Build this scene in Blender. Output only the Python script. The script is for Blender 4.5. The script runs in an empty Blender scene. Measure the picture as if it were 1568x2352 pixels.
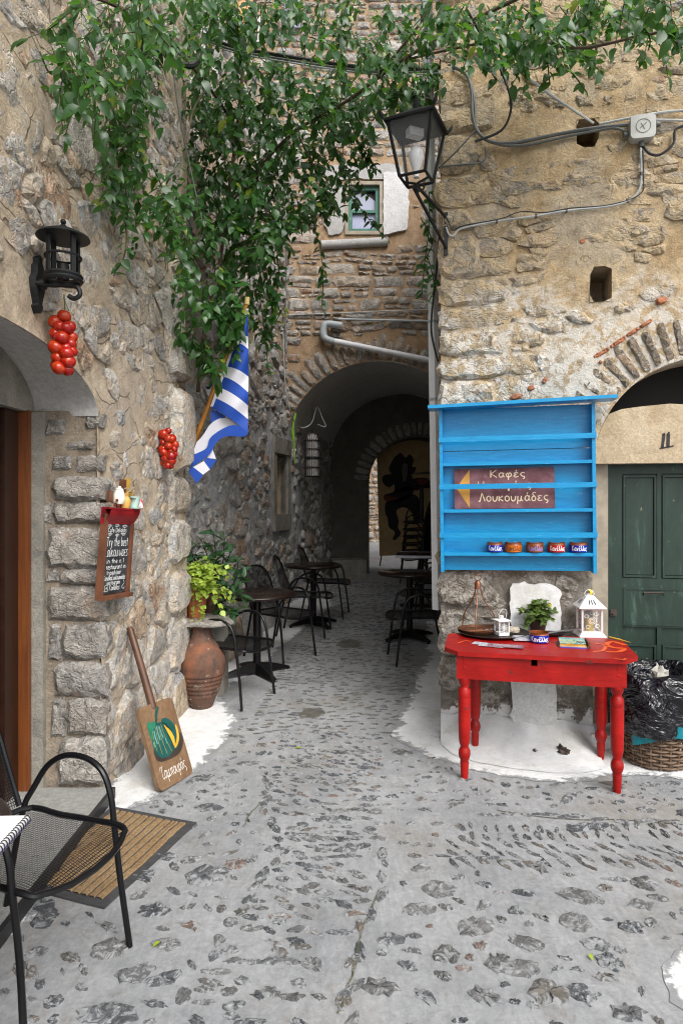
import bpy, math, random
import numpy as np
from mathutils import Vector, Matrix
rng = np.random.default_rng(7)
random.seed(7)
SC = bpy.context.scene
COL = SC.collection
R = math.radians
EYE = 1.65

# ------------------------------------------------------------------ camera, sky, sun, exposure
cam_d = bpy.data.cameras.new('camera')
cam = bpy.data.objects.new('camera', cam_d); COL.objects.link(cam)
cam.location = (0, 0, EYE); cam.rotation_euler = (R(90), 0, 0)
cam_d.sensor_fit = 'VERTICAL'; cam_d.sensor_height = 36; cam_d.sensor_width = 24
cam_d.lens = 1500 / 2352 * 36; cam_d.shift_y = -26 / 2352
cam_d.clip_start = 0.05; cam_d.clip_end = 300
SC.camera = cam

W_ = bpy.data.worlds.new('World'); SC.world = W_; W_.use_nodes = True
wn = W_.node_tree; wn.nodes.clear()
sky = wn.nodes.new('ShaderNodeTexSky'); sky.sky_type = 'NISHITA'; sky.sun_disc = False
SUN_EL, SUN_AZ = R(46), R(150)
sky.sun_elevation = SUN_EL; sky.sun_rotation = SUN_AZ
sky.air_density = 1.0; sky.dust_density = 3.0; sky.ozone_density = 1.0
hs = wn.nodes.new('ShaderNodeHueSaturation'); hs.inputs['Saturation'].default_value = 0.22
bg = wn.nodes.new('ShaderNodeBackground'); bg.inputs['Strength'].default_value = 0.15
wo = wn.nodes.new('ShaderNodeOutputWorld')
wn.links.new(sky.outputs[0], hs.inputs['Color']); wn.links.new(hs.outputs[0], bg.inputs[0]); wn.links.new(bg.outputs[0], wo.inputs[0])
sun_d = bpy.data.lights.new('sun', 'SUN'); sun_d.energy = 1.55; sun_d.angle = R(38); sun_d.color = (1.0, 0.96, 0.9)
sun = bpy.data.objects.new('sun', sun_d); COL.objects.link(sun)
sdir = Vector((math.sin(SUN_AZ) * math.cos(SUN_EL), math.cos(SUN_AZ) * math.cos(SUN_EL), math.sin(SUN_EL)))
sun.rotation_euler = sdir.to_track_quat('Z', 'Y').to_euler(); sun.location = (0, -4, 12)
SC.view_settings.view_transform = 'Standard'; SC.view_settings.look = 'None'
SC.view_settings.gamma = 1; SC.view_settings.use_curve_mapping = False
SC.view_settings.exposure = 0.82
SC.render.engine = 'CYCLES'
SC.cycles.filter_width = 1.1; SC.cycles.max_bounces = 10; SC.cycles.diffuse_bounces = 6; SC.cycles.transparent_max_bounces = 24
SC.cycles.caustics_reflective = False; SC.cycles.caustics_refractive = False

# ------------------------------------------------------------------ helpers
def at(x, y, Y): return Vector(((x - 784) / 1500 * Y, Y, EYE + (1150 - y) / 1500 * Y))
def onz(x, y, z): return at(x, y, (EYE - z) * 1500 / (y - 1150))

_T = np.random.default_rng(3).random((256, 256))
def vnoise(x, y):
    x = np.asarray(x, float); y = np.asarray(y, float)
    xi = np.floor(x).astype(int); yi = np.floor(y).astype(int); fx = x - xi; fy = y - yi
    fx = fx * fx * (3 - 2 * fx); fy = fy * fy * (3 - 2 * fy)
    g = lambda i, j: _T[i % 256, j % 256]
    a = g(xi, yi) * (1 - fx) + g(xi + 1, yi) * fx; b = g(xi, yi + 1) * (1 - fx) + g(xi + 1, yi + 1) * fx
    return (a * (1 - fy) + b * fy) * 2 - 1
def fbm(x, y, o=4, g=.55):
    s = 0; a = 1; t = 0
    for k in range(o):
        s = s + a * vnoise(x * 2 ** k + 17.3 * k, y * 2 ** k + 9.1 * k); t += a; a *= g
    return s / t

def tag(o, label=None, cat=None, group=None, kind=None):
    if label: o['label'] = label
    if cat: o['category'] = cat
    if group: o['group'] = group
    if kind: o['kind'] = kind
    return o
def thing(name, label, cat, loc=(0, 0, 0), rz=0, group=None):
    o = bpy.data.objects.new(name, None); COL.objects.link(o)
    o.location = loc; o.rotation_euler = (0, 0, rz); o.empty_display_size = .05
    return tag(o, label, cat, group)
def link(name, me, parent=None, world=True):
    o = bpy.data.objects.new(name, me); COL.objects.link(o)
    if parent is not None:
        o.parent = parent
        if world:
            m = Matrix.Identity(4); p = parent
            while p is not None:
                m = p.matrix_parent_inverse @ p.matrix_basis @ m if p.parent else p.matrix_basis @ m
                p = p.parent
            o.matrix_parent_inverse = m.inverted()
    return o
def copy_tree(o, parent=None):
    c = o.copy(); COL.objects.link(c)
    if parent: c.parent = parent
    for ch in o.children:
        d = ch.copy(); COL.objects.link(d); d.parent = c
        for g in ch.children:
            e = g.copy(); COL.objects.link(e); e.parent = d
    return c

def catmull(pts, n=6, closed=False):
    P = [Vector(p) for p in pts]; m = len(P); out = []
    rngk = range(m if closed else m - 1)
    for i in rngk:
        if closed: a, b, c, d = P[i - 1], P[i], P[(i + 1) % m], P[(i + 2) % m]
        else: a, b, c, d = P[max(i - 1, 0)], P[i], P[i + 1], P[min(i + 2, m - 1)]
        for k in range(n):
            t = k / n
            out.append(.5 * ((2 * b) + (c - a) * t + (2 * a - 5 * b + 4 * c - d) * t * t + (3 * b - a - 3 * c + d) * t ** 3))
    if not closed: out.append(P[-1])
    return out

class MB:
    def __init__(s): s.v = []; s.f = []; s.m = []; s.mi = 0; s.M = None
    def add(s, vs, fs):
        b = len(s.v)
        if s.M is not None: vs = [s.M @ Vector(q) for q in vs]
        s.v += [tuple(q) for q in vs]; s.f += [tuple(i + b for i in f) for f in fs]; s.m += [s.mi] * len(fs)
        return s
    def box(s, c, d, M=None):
        x, y, z = d[0] / 2, d[1] / 2, d[2] / 2
        vs = [Vector((a * x, b * y, e * z)) for a in (-1, 1) for b in (-1, 1) for e in (-1, 1)]
        if M is not None: vs = [M @ q for q in vs]
        vs = [q + Vector(c) for q in vs]
        return s.add(vs, [(0, 1, 3, 2), (4, 6, 7, 5), (0, 4, 5, 1), (2, 3, 7, 6), (0, 2, 6, 4), (1, 5, 7, 3)])
    def tube(s, pts, r, n=8, closed=False, cap=True, flat=1.0):
        P = [Vector(p) for p in pts]; m = len(P); vs = []; fs = []
        up = None
        for i in range(m):
            if closed: t = P[(i + 1) % m] - P[i - 1]
            else: t = P[min(i + 1, m - 1)] - P[max(i - 1, 0)]
            if t.length < 1e-9: t = Vector((0, 0, 1))
            t.normalize()
            if up is None: up = Vector((0, 0, 1)) if abs(t.z) < .9 else Vector((1, 0, 0))
            a = t.cross(up)
            if a.length < 1e-6: a = t.orthogonal()
            a.normalize(); up = a.cross(t).normalized()
            rr = r[i] if hasattr(r, '__len__') else r
            for k in range(n):
                q = 2 * math.pi * k / n
                vs.append(P[i] + (a * math.cos(q) + up * math.sin(q) * flat) * rr)
        for i in range(m if closed else m - 1):
            for k in range(n):
                j = (i + 1) % m
                fs.append((i * n + k, i * n + (k + 1) % n, j * n + (k + 1) % n, j * n + k))
        if cap and not closed:
            fs.append(tuple(range(n - 1, -1, -1))); fs.append(tuple((m - 1) * n + k for k in range(n)))
        return s.add(vs, fs)
    def lathe(s, prof, n=20, c=(0, 0, 0), M=None, cap=True):
        vs = []; fs = []
        for r, z in prof:
            for k in range(n):
                q = 2 * math.pi * k / n; vs.append(Vector((r * math.cos(q), r * math.sin(q), z)))
        for i in range(len(prof) - 1):
            for k in range(n):
                fs.append((i * n + k, i * n + (k + 1) % n, (i + 1) * n + (k + 1) % n, (i + 1) * n + k))
        if cap:
            if prof[0][0] > 1e-5: fs.append(tuple(range(n - 1, -1, -1)))
            if prof[-1][0] > 1e-5: fs.append(tuple((len(prof) - 1) * n + k for k in range(n)))
        if M is not None: vs = [M @ q for q in vs]
        return s.add([q + Vector(c) for q in vs], fs)
    def ball(s, c, r, n=12, m=8, M=None):
        if not hasattr(r, '__len__'): r = (r, r, r)
        vs = [Vector((0, 0, -r[2]))]; fs = []
        for i in range(1, m):
            a = -math.pi / 2 + math.pi * i / m
            for k in range(n):
                q = 2 * math.pi * k / n
                vs.append(Vector((r[0] * math.cos(a) * math.cos(q), r[1] * math.cos(a) * math.sin(q), r[2] * math.sin(a))))
        vs.append(Vector((0, 0, r[2]))); T = len(vs) - 1
        for k in range(n):
            fs.append((0, 1 + (k + 1) % n, 1 + k)); fs.append((T, T - n + k, T - n + (k + 1) % n))
        for i in range(m - 2):
            for k in range(n):
                b = 1 + i * n; fs.append((b + k, b + (k + 1) % n, b + n + (k + 1) % n, b + n + k))
        if M is not None: vs = [M @ q for q in vs]
        return s.add([q + Vector(c) for q in vs], fs)
    def prism(s, poly, f0, f1):
        """poly 2D, f0/f1 map (u,v)->3D for the two faces"""
        n = len(poly); vs = [f0(u, v) for u, v in poly] + [f1(u, v) for u, v in poly]
        fs = [tuple(range(n)), tuple(range(2 * n - 1, n - 1, -1))] + [(i, n + i, n + (i + 1) % n, (i + 1) % n) for i in range(n)]
        return s.add(vs, fs)
    def grid(s, fn, nu, nv, closed=False):
        vs = [fn(i / nu, j / nv) for j in range(nv + 1) for i in range(nu + 1)]
        fs = [(j * (nu + 1) + i, j * (nu + 1) + i + 1, (j + 1) * (nu + 1) + i + 1, (j + 1) * (nu + 1) + i) for j in range(nv) for i in range(nu)]
        return s.add(vs, fs)
    def ribbon(s, pts, w, mp):
        """flat stroke of width w along 2D pts; mp(u,v)->3D"""
        n = len(pts); vs = []; fs = []
        for i in range(n):
            a = pts[max(i - 1, 0)]; b = pts[min(i + 1, n - 1)]
            dx, dy = b[0] - a[0], b[1] - a[1]; L = math.hypot(dx, dy) or 1
            nx, ny = -dy / L * w / 2, dx / L * w / 2
            vs += [mp(pts[i][0] + nx, pts[i][1] + ny), mp(pts[i][0] - nx, pts[i][1] - ny)]
        for i in range(n - 1): fs.append((2 * i, 2 * i + 1, 2 * i + 3, 2 * i + 2))
        return s.add(vs, fs)
    def mesh(s, name, mats, smooth=False, ang=None):
        me = bpy.data.meshes.new(name); me.from_pydata(s.v, [], s.f)
        for m in (mats if isinstance(mats, (list, tuple)) else [mats]): me.materials.append(m)
        if isinstance(mats, (list, tuple)) and len(mats) > 1: me.polygons.foreach_set('material_index', s.m)
        if smooth:
            me.polygons.foreach_set('use_smooth', [True] * len(me.polygons))
            if ang: me.set_sharp_from_angle(angle=R(ang))
        me.update(); return me
    def build(s, name, mats, parent=None, smooth=False, world=True, ang=40):
        return link(name, s.mesh(name, mats, smooth, ang), parent, world)

# ------------------------------------------------------------------ materials
class NT:
    def __init__(s, name):
        s.mat = bpy.data.materials.new(name); s.mat.use_nodes = True
        s.t = s.mat.node_tree; s.b = s.t.nodes['Principled BSDF']; s.out = s.t.nodes['Material Output']
        s.p = s.n('ShaderNodeNewGeometry').outputs['Position']
    def n(s, ty, **k):
        x = s.t.nodes.new(ty)
        for a, b in k.items(): setattr(x, a, b)
        return x
    def l(s, a, sock):
        if isinstance(a, (int, float)): sock.default_value = a
        elif isinstance(a, tuple): sock.default_value = a if len(a) == len(sock.default_value) else (*a, 1)
        else: s.t.links.new(a, sock)
    def obj(s): return s.n('ShaderNodeTexCoord').outputs['Object']
    def map(s, v, sc=(1, 1, 1), rot=(0, 0, 0), loc=(0, 0, 0)):
        m = s.n('ShaderNodeMapping'); s.l(v, m.inputs[0]); m.inputs['Scale'].default_value = sc; m.inputs['Rotation'].default_value = rot; m.inputs['Location'].default_value = loc
        return m.outputs[0]
    def noise(s, sc, det=6, ro=.6, dist=0, v=None):
        x = s.n('ShaderNodeTexNoise'); s.l(v or s.p, x.inputs['Vector']); x.inputs['Scale'].default_value = sc
        x.inputs['Detail'].default_value = det; x.inputs['Roughness'].default_value = ro; x.inputs['Distortion'].default_value = dist
        return x.outputs[0]
    def vor(s, sc, feat='F1', v=None, rnd=1):
        x = s.n('ShaderNodeTexVoronoi'); x.feature = feat; s.l(v or s.p, x.inputs['Vector']); x.inputs['Scale'].default_value = sc; x.inputs['Randomness'].default_value = rnd
        return x.outputs[0]
    def ramp(s, f, stops, interp='LINEAR'):
        x = s.n('ShaderNodeValToRGB'); s.l(f, x.inputs[0]); x.color_ramp.interpolation = interp; e = x.color_ramp.elements
        while len(e) < len(stops): e.new(.5)
        for i, (p, c) in enumerate(stops):
            e[i].position = p; e[i].color = (*c, 1) if hasattr(c, '__len__') else (c, c, c, 1)
        return x.outputs[0]
    def mix(s, f, a, b, mode='MIX'):
        x = s.n('ShaderNodeMix'); x.data_type = 'RGBA'; x.blend_type = mode
        s.l(f, x.inputs[0]); s.l(a, x.inputs[6]); s.l(b, x.inputs[7]); return x.outputs[2]
    def math(s, op, a, b=0, c=None):
        x = s.n('ShaderNodeMath'); x.operation = op; s.l(a, x.inputs[0]); s.l(b, x.inputs[1])
        if c is not None: s.l(c, x.inputs[2])
        return x.outputs[0]
    def sm(s, f, a, b):
        x = s.n('ShaderNodeMapRange'); x.interpolation_type = 'SMOOTHSTEP'; s.l(f, x.inputs[0]); x.inputs[1].default_value = a; x.inputs[2].default_value = b; return x.outputs[0]
    def rnd(s):
        a = s.n('ShaderNodeObjectInfo').outputs['Random']; b = s.n('ShaderNodeNewGeometry').outputs['Random Per Island']
        return s.math('FRACT', s.math('ADD', a, b))
    def z(s):
        x = s.n('ShaderNodeSeparateXYZ'); s.l(s.p, x.inputs[0]); return x.outputs
    def bump(s, h, st=.5, d=.01, nrm=None):
        x = s.n('ShaderNodeBump'); s.l(h, x.inputs['Height']); x.inputs['Strength'].default_value = st; x.inputs['Distance'].default_value = d
        if nrm: s.l(nrm, x.inputs['Normal'])
        return x.outputs[0]
    def fin(s, col=None, rough=None, nrm=None, metal=None, spec=None, **k):
        if col is not None: s.l(col, s.b.inputs['Base Color'])
        if rough is not None: s.l(rough, s.b.inputs['Roughness'])
        if nrm is not None: s.l(nrm, s.b.inputs['Normal'])
        if metal is not None: s.b.inputs['Metallic'].default_value = metal
        if spec is not None: s.b.inputs['Specular IOR Level'].default_value = spec
        for a, b in k.items(): s.b.inputs[a.replace('_', ' ')].default_value = b
        return s.mat

def plain(name, col, rough=.6, metal=0, spec=.5, var=.25, sc=9, bump=.0, obj=True, dark=None, dsc=5, dth=.62, **k):
    t = NT(name); v = t.obj() if obj else t.p
    f = t.noise(sc, 6, .65, v=v)
    c = t.mix(t.sm(f, .25, .75), tuple(x * (1 - var) for x in col), tuple(min(1, x * (1 + var)) for x in col))
    if dark: c = t.mix(t.sm(t.noise(dsc, 7, .7, v=v), dth, dth + .06), c, dark)
    nr = t.bump(t.noise(sc * 5, 5, .6, v=v), bump, .004) if bump else None
    return t.fin(c, t.math('ADD', t.math('MULTIPLY', f, .2), rough - .1), nr, metal, spec, **k)

def stone_mat(name, tints, rust=.35, white=.4, con=.72, zone=None, cov=None, cth=.54, bump=.9):
    t = NT(name); r = t.rnd()
    base = t.ramp(r, tints)
    off = t.n('ShaderNodeCombineXYZ'); t.l(t.math('MULTIPLY', r, 7.0), off.inputs[0]); t.l(t.math('MULTIPLY', r, 3.0), off.inputs[2])
    va = t.n('ShaderNodeVectorMath'); t.l(t.p, va.inputs[0]); t.l(off.outputs[0], va.inputs[1]); v = va.outputs[0]
    n1 = t.noise(9, 9, .68, .6, v); n2 = t.noise(34, 8, .7, .8, v); n3 = t.noise(4.5, 6, .6, .4, v); n4 = t.noise(15, 7, .7, 1.2, v)
    c = t.mix(1, base, t.ramp(n1, [(.25, 1 - con), (.75, 1 + con * .6)]), 'MULTIPLY')
    c = t.mix(t.math('MULTIPLY', t.sm(n3, .56, .68), rust), c, (.33, .17, .075))
    c = t.mix(t.math('MULTIPLY', t.sm(n4, .55, .66), white), c, (.62, .60, .57))
    c = t.mix(1, c, t.ramp(n2, [(.3, .62), (.62, 1.15)]), 'MULTIPLY')
    if cov: c = t.mix(t.math('MULTIPLY', t.sm(t.noise(10, 9, .74, .7), cth, cth + .05), .9), c, t.mix(1, cov, t.ramp(n2, [(.3, .75), (.65, 1.15)]), 'MULTIPLY'))
    if zone: c = zone(t, c, True)
    cr = t.math('MINIMUM', t.vor(13, 'DISTANCE_TO_EDGE', v=t.mix(.12, v, t.n('ShaderNodeTexNoise').outputs[1], 'ADD')), .12)
    h = t.math('ADD', t.math('MULTIPLY', n1, 1.2), t.math('ADD', t.math('MULTIPLY', n2, .55), t.math('MULTIPLY', cr, 2.2)))
    return t.fin(c, .85, t.bump(h, bump, .022), spec=.3)

def mortar_mat(name, cols, sc=5, grit=70, scribe=False, zone=None, patch=None, bump=.7, var=.10, pebble=None):
    t = NT(name); n1 = t.noise(sc, 8, .65, .3); n2 = t.noise(grit, 5, .7); n3 = t.noise(1.3, 5, .6)
    c = t.ramp(n1, cols)
    if patch: c = t.mix(t.sm(n3, .5, .62), c, patch)
    n5 = t.noise(11, 9, .75, .6); n6 = t.noise(27, 7, .7, .8)
    c = t.mix(1, c, t.ramp(n5, [(.28, 1 - var), (.72, 1 + var * .8)]), 'MULTIPLY')
    if pebble: 
        pm = t.math('MULTIPLY', t.sm(n6, .57, .63), t.sm(t.noise(4, 4), .4, .55)); c = t.mix(t.math('MULTIPLY', pm, .75), c, pebble)
        pd = t.sm(t.noise(19, 8, .75, .9), .66, .72); c = t.mix(t.math('MULTIPLY', pd, .6), c, tuple(q * .28 for q in cols[0][1]))
    c = t.mix(1, c, t.ramp(n2, [(.25, .70), (.7, 1.14)]), 'MULTIPLY')
    h = t.math('ADD', t.math('MULTIPLY', n1, 1.0), t.math('ADD', t.math('MULTIPLY', n2, .35), t.math('MULTIPLY', n5, 1.1 * (bump > .45))))
    if scribe:
        w = t.n('ShaderNodeTexNoise'); t.l(t.p, w.inputs['Vector']); w.inputs['Scale'].default_value = 3; w.inputs['Detail'].default_value = 3
        e = t.vor(3.6, 'DISTANCE_TO_EDGE', v=t.mix(.25, t.map(t.p, (1, .7, 1.3)), w.outputs[1], 'ADD'))
        g = t.math('SUBTRACT', 1, t.sm(e, .006, .02)); g = t.math('MULTIPLY', g, t.sm(t.noise(2.2, 3), .42, .5))
        c = t.mix(t.math('MULTIPLY', g, .6), c, (.09, .065, .045)); h = t.math('SUBTRACT', h, t.math('MULTIPLY', g, .5))
    if zone: c = zone(t, c, False)
    return t.fin(c, .92, t.bump(h, bump, .02), spec=.2)

def right_zone(t, c, stone):
    z = t.z()[2]; x = t.z()[0]
    n = t.noise(3.2, 8, .68, .4); nf = t.noise(13, 7, .75, .5)
    zz = t.math('ADD', z, t.math('MULTIPLY', t.math('SUBTRACT', n, .5), 1.6))
    band = t.math('MULTIPLY', t.sm(zz, 1.2, 1.75), t.math('SUBTRACT', 1, t.sm(zz, 2.75, 3.25)))
    wm = t.math('MULTIPLY', band, t.sm(nf, .43 if not stone else .46, .53 if not stone else .56))
    low = t.math('SUBTRACT', 1, t.sm(t.math('ADD', z, t.math('MULTIPLY', t.math('SUBTRACT', n, .5), .25)), 1.12, 1.3))
    grey = t.mix(t.sm(nf, .35, .7), (.10, .09, .08), (.26, .245, .225)) if not stone else t.mix(t.sm(nf, .4, .6), (.10, .085, .07), (.36, .34, .31))
    c = t.mix(t.math('MULTIPLY', low, .9), c, grey)
    c = t.mix(t.math('MULTIPLY', wm, .8), c, (.64, .61, .56))
    zl = t.math('ADD', z, t.math('MULTIPLY', t.math('SUBTRACT', t.noise(7, 8, .75), .5), .75))
    c = t.mix(t.math('SUBTRACT', 1, t.sm(zl, .19, .22)), c, (.70, .70, .69))
    return c

def passage_zone(t, c, stone):
    z = t.z()[2]; k = t.sm(t.math('ADD', z, t.math('MULTIPLY', t.noise(1.5, 4), 1.2)), 3.2, 4.4); return t.mix(t.math('MULTIPLY', k, .85), c, t.mix(t.noise(7, 7, .7), (.24, .165, .10), (.52, .40, .27)))
GREY = (.36, .335, .305); LIGHT = (.57, .53, .475); TAN = (.49, .39, .275); RUST = (.44, .285, .19); BLUE = (.40, .395, .385)
M = {}
M['stone_left'] = stone_mat('stone_left', [(0, GREY), (.25, LIGHT), (.45, (.40, .345, .275)), (.62, BLUE), (.8, LIGHT), (.92, TAN), (1, RUST)], rust=.45, white=.5, cov=(.52, .43, .325), cth=.525)
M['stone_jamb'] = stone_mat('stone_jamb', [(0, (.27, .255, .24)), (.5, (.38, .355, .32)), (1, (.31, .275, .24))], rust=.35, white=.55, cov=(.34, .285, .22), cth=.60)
M['stone_back'] = stone_mat('stone_back', [(0, (.36, .34, .31)), (.3, (.48, .45, .41)), (.5, (.40, .31, .22)), (.7, (.30, .29, .28)), (.85, (.52, .48, .43)), (1, (.36, .21, .13))], rust=.4, white=.35, cov=(.38, .275, .18), cth=.60, bump=.9)
M['stone_right'] = stone_mat('stone_right', [(0, (.31, .275, .225)), (.35, (.41, .32, .205)), (.6, (.37, .31, .23)), (.8, (.45, .37, .26)), (1, (.30, .27, .235))], rust=.45, white=.3, zone=right_zone, cov=(.44, .335, .205), cth=.485)
M['stone_passage'] = stone_mat('stone_passage', [(0, (.32, .315, .31)), (.5, (.50, .485, .46)), (.8, (.40, .35, .295)), (1, (.42, .29, .205))], rust=.3, white=.5, cov=(.33, .335, .34), cth=.55)
M['voussoir_right'] = stone_mat('voussoir_right', [(0, (.22, .18, .14)), (.5, (.30, .235, .16)), (1, (.17, .15, .13))], rust=.35, white=.3, cov=(.62, .59, .54), cth=.56)
M['mortar_left'] = mortar_mat('mortar_left', [(.25, (.36, .28, .195)), (.5, (.51, .415, .305)), (.75, (.62, .53, .41))], scribe=True, patch=(.46, .38, .295), var=.34, pebble=(.42, .40, .37), bump=.9)
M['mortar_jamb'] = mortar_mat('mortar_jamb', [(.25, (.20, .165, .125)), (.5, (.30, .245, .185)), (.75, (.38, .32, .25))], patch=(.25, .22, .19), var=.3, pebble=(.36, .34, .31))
M['mortar_back'] = mortar_mat('mortar_back', [(.25, (.24, .155, .09)), (.5, (.36, .25, .155)), (.75, (.46, .34, .23))], sc=6, var=.3)
M['mortar_right'] = mortar_mat('mortar_right', [(.22, (.27, .19, .11)), (.42, (.43, .31, .175)), (.6, (.51, .395, .25)), (.8, (.58, .49, .36))], sc=4, grit=55, zone=right_zone, patch=(.42, .345, .25), bump=1.0, var=.42, pebble=(.36, .32, .26))
M['mortar_passage'] = mortar_mat('mortar_passage', [(.25, (.31, .315, .322)), (.5, (.45, .457, .467)), (.75, (.56, .565, .572))], sc=7, patch=(.37, .37, .37), zone=passage_zone, bump=1.0, var=.42, pebble=(.44, .43, .41))
M['plaster'] = mortar_mat('plaster', [(.3, (.50, .48, .46)), (.7, (.60, .585, .565))], sc=2, grit=40, bump=.25)
M['vault_plaster'] = mortar_mat('vault_plaster', [(.3, (.58, .57, .55)), (.7, (.70, .69, .67))], sc=2, grit=40, bump=.3)
M['end_plaster'] = mortar_mat('dark_end_plaster', [(.3, (.11, .10, .088)), (.7, (.17, .158, .14))], sc=4, grit=50, bump=.5)  # darker, finely mottled plaster for the passage end wall and arch
M['damp'] = plain('damp_cement', (.115, .108, .095), .5, var=.3, sc=14)
M['moss'] = plain('mossy_joint', (.085, .085, .045), .9, var=.6, sc=30, dark=(.16, .155, .14), dsc=22, dth=.5)
M['cement'] = mortar_mat('cement', [(.3, (.17, .165, .15)), (.5, (.27, .255, .22)), (.7, (.34, .315, .27))], sc=8, grit=90, bump=.6)
M['lintel'] = mortar_mat('lintel', [(.3, (.36, .27, .165)), (.5, (.50, .40, .27)), (.7, (.60, .51, .38))], sc=3, grit=60, bump=.5)
M['step'] = mortar_mat('step', [(.3, (.24, .24, .23)), (.7, (.36, .36, .34))], sc=30, grit=160, bump=.4)
def wash():
    t = NT('whitewash'); n = t.noise(9, 8, .7); m = t.noise(2.5, 6, .65)
    c = t.mix(t.sm(n, .3, .7), (.64, .648, .66), (.76, .765, .77)); c = t.mix(t.math('MULTIPLY', t.sm(m, .5, .7), .8), c, (.52, .505, .46)); c = t.mix(t.math('MULTIPLY', t.sm(t.noise(20, 8, .75, .8), .57, .66), .5), c, (.42, .41, .39))
    c = t.mix(t.sm(t.noise(38, 4, .6), .735, .76), c, (.34, .32, .29))
    return t.fin(c, .75, t.bump(t.math('ADD', n, t.math('MULTIPLY', t.noise(40, 5), .4)), .5, .015), spec=.3)
M['whitewash'] = wash()
def washg():
    t = NT('ground_whitewash'); a = t.n('ShaderNodeAttribute'); a.attribute_name = 'edge'; e = a.outputs['Fac']
    n = t.noise(11, 9, .75, .6); m = t.noise(3, 6, .65); f = t.noise(34, 7, .75, .5)
    c = t.mix(t.sm(n, .3, .7), (.64, .648, .66), (.76, .765, .77)); c = t.mix(t.math('MULTIPLY', t.sm(m, .48, .68), .8), c, (.53, .515, .48))
    c = t.mix(t.math('MULTIPLY', t.sm(f, .55, .68), .45), c, (.40, .395, .385))
    w = t.math('ADD', t.math('MULTIPLY', e, 5.5), t.math('MULTIPLY', t.math('SUBTRACT', n, .5), 2.2))
    c = t.mix(t.sm(w, .02, .26), (.27, .275, .28), c); c = t.mix(t.math('MULTIPLY', t.sm(t.noise(6, 8, .78, .8), .63, .68), .75), c, (.29, .29, .285))
    return t.fin(c, .8, t.bump(t.math('ADD', n, t.math('MULTIPLY', f, .5)), .6, .015), spec=.3)
M['washg'] = washg()
def worn():
    t = NT('worn_whitewash'); n = t.noise(14, 8, .75, .4); c = t.mix(t.sm(n, .36, .62), (.24, .245, .25), (.66, .66, .67)); return t.fin(c, .8, t.bump(n, .5, .01), spec=.3)
M['worn_wash'] = worn()
def ground():
    t = NT('ground_cement'); v = t.p; n1 = t.noise(2.2, 8, .6, .3); n2 = t.noise(48, 6, .7); n3 = t.noise(.9, 6, .62); n4 = t.noise(7, 8, .7, .5)
    st = t.noise(22, 4, .6, 1.5, t.map(v, (1, .25, 1), (0, 0, .5)))
    c = t.ramp(n1, [(.25, (.212, .221, .231)), (.5, (.283, .291, .300)), (.75, (.345, .352, .36))])
    c = t.mix(t.math('MULTIPLY', t.sm(n3, .5, .66), .55), c, (.225, .205, .175))
    c = t.mix(t.math('MULTIPLY', t.sm(n4, .56, .70), .6), c, (.19, .172, .145))
    c = t.mix(t.math('MULTIPLY', t.sm(t.noise(3.3, 7, .7, .8), .64, .7), .6), c, (.14, .135, .125))
    c = t.mix(t.math('MULTIPLY', t.sm(t.noise(90, 3, .6), .66, .70), .55), c, (.11, .107, .103))
    c = t.mix(1, c, t.ramp(n2, [(.25, .80), (.7, 1.13)]), 'MULTIPLY'); c = t.mix(1, c, t.ramp(st, [(.3, .88), (.7, 1.10)]), 'MULTIPLY')
    c = t.mix(1, c, t.ramp(t.noise(13, 7, .72, .8), [(.3, .86), (.7, 1.12)]), 'MULTIPLY')
    h = t.math('ADD', t.math('MULTIPLY', n4, 1.0), t.math('ADD', t.math('MULTIPLY', n2, .22), t.math('MULTIPLY', st, .25)))
    return t.fin(c, .8, t.bump(h, .5, .015), spec=.35)
M['ground'] = ground()
def pave(name, tints, cover):
    t = NT(name); r = t.rnd(); base = t.ramp(r, tints); n1 = t.noise(16, 9, .72, .8); n2 = t.noise(55, 7, .72, .6, t.map(t.p, (1, .5, 1), (0, 0, .6))); n3 = t.noise(19, 8, .75, .9)
    c = t.mix(1, base, t.ramp(n1, [(.28, .5), (.72, 1.45)]), 'MULTIPLY'); c = t.mix(t.math('MULTIPLY', t.sm(n2, .54, .66), .6), c, (.24, .245, .25))
    c = t.mix(t.sm(n3, cover, cover + .06), c, (.265, .272, .278))
    h = t.math('ADD', n1, t.math('MULTIPLY', n2, .7)); return t.fin(c, .75, t.bump(h, .8, .012), spec=.4)
M['paving'] = pave('paving_stone', [(0, (.055, .06, .067)), (.3, (.085, .09, .097)), (.55, (.14, .14, .14)), (.8, (.085, .085, .083)), (.93, (.13, .115, .098)), (1, (.17, .12, .10))], .49)
M['paving_fine'] = stone_mat('paving_fine', [(0, (.11, .11, .11)), (.5, (.16, .157, .152)), (1, (.20, .18, .155))], rust=.15, white=.2, con=.5)
M['black'] = plain('black_metal', (.006, .006, .007), .30, spec=.30, var=.2)
M['iron'] = plain('black_iron', (.009, .010, .011), .5, spec=.3, var=.3, bump=.25)
M['tabletop'] = plain('brown_tabletop', (.016, .009, .007), .28, spec=.4, var=.4, sc=4)
M['bluepaint'] = None
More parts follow.
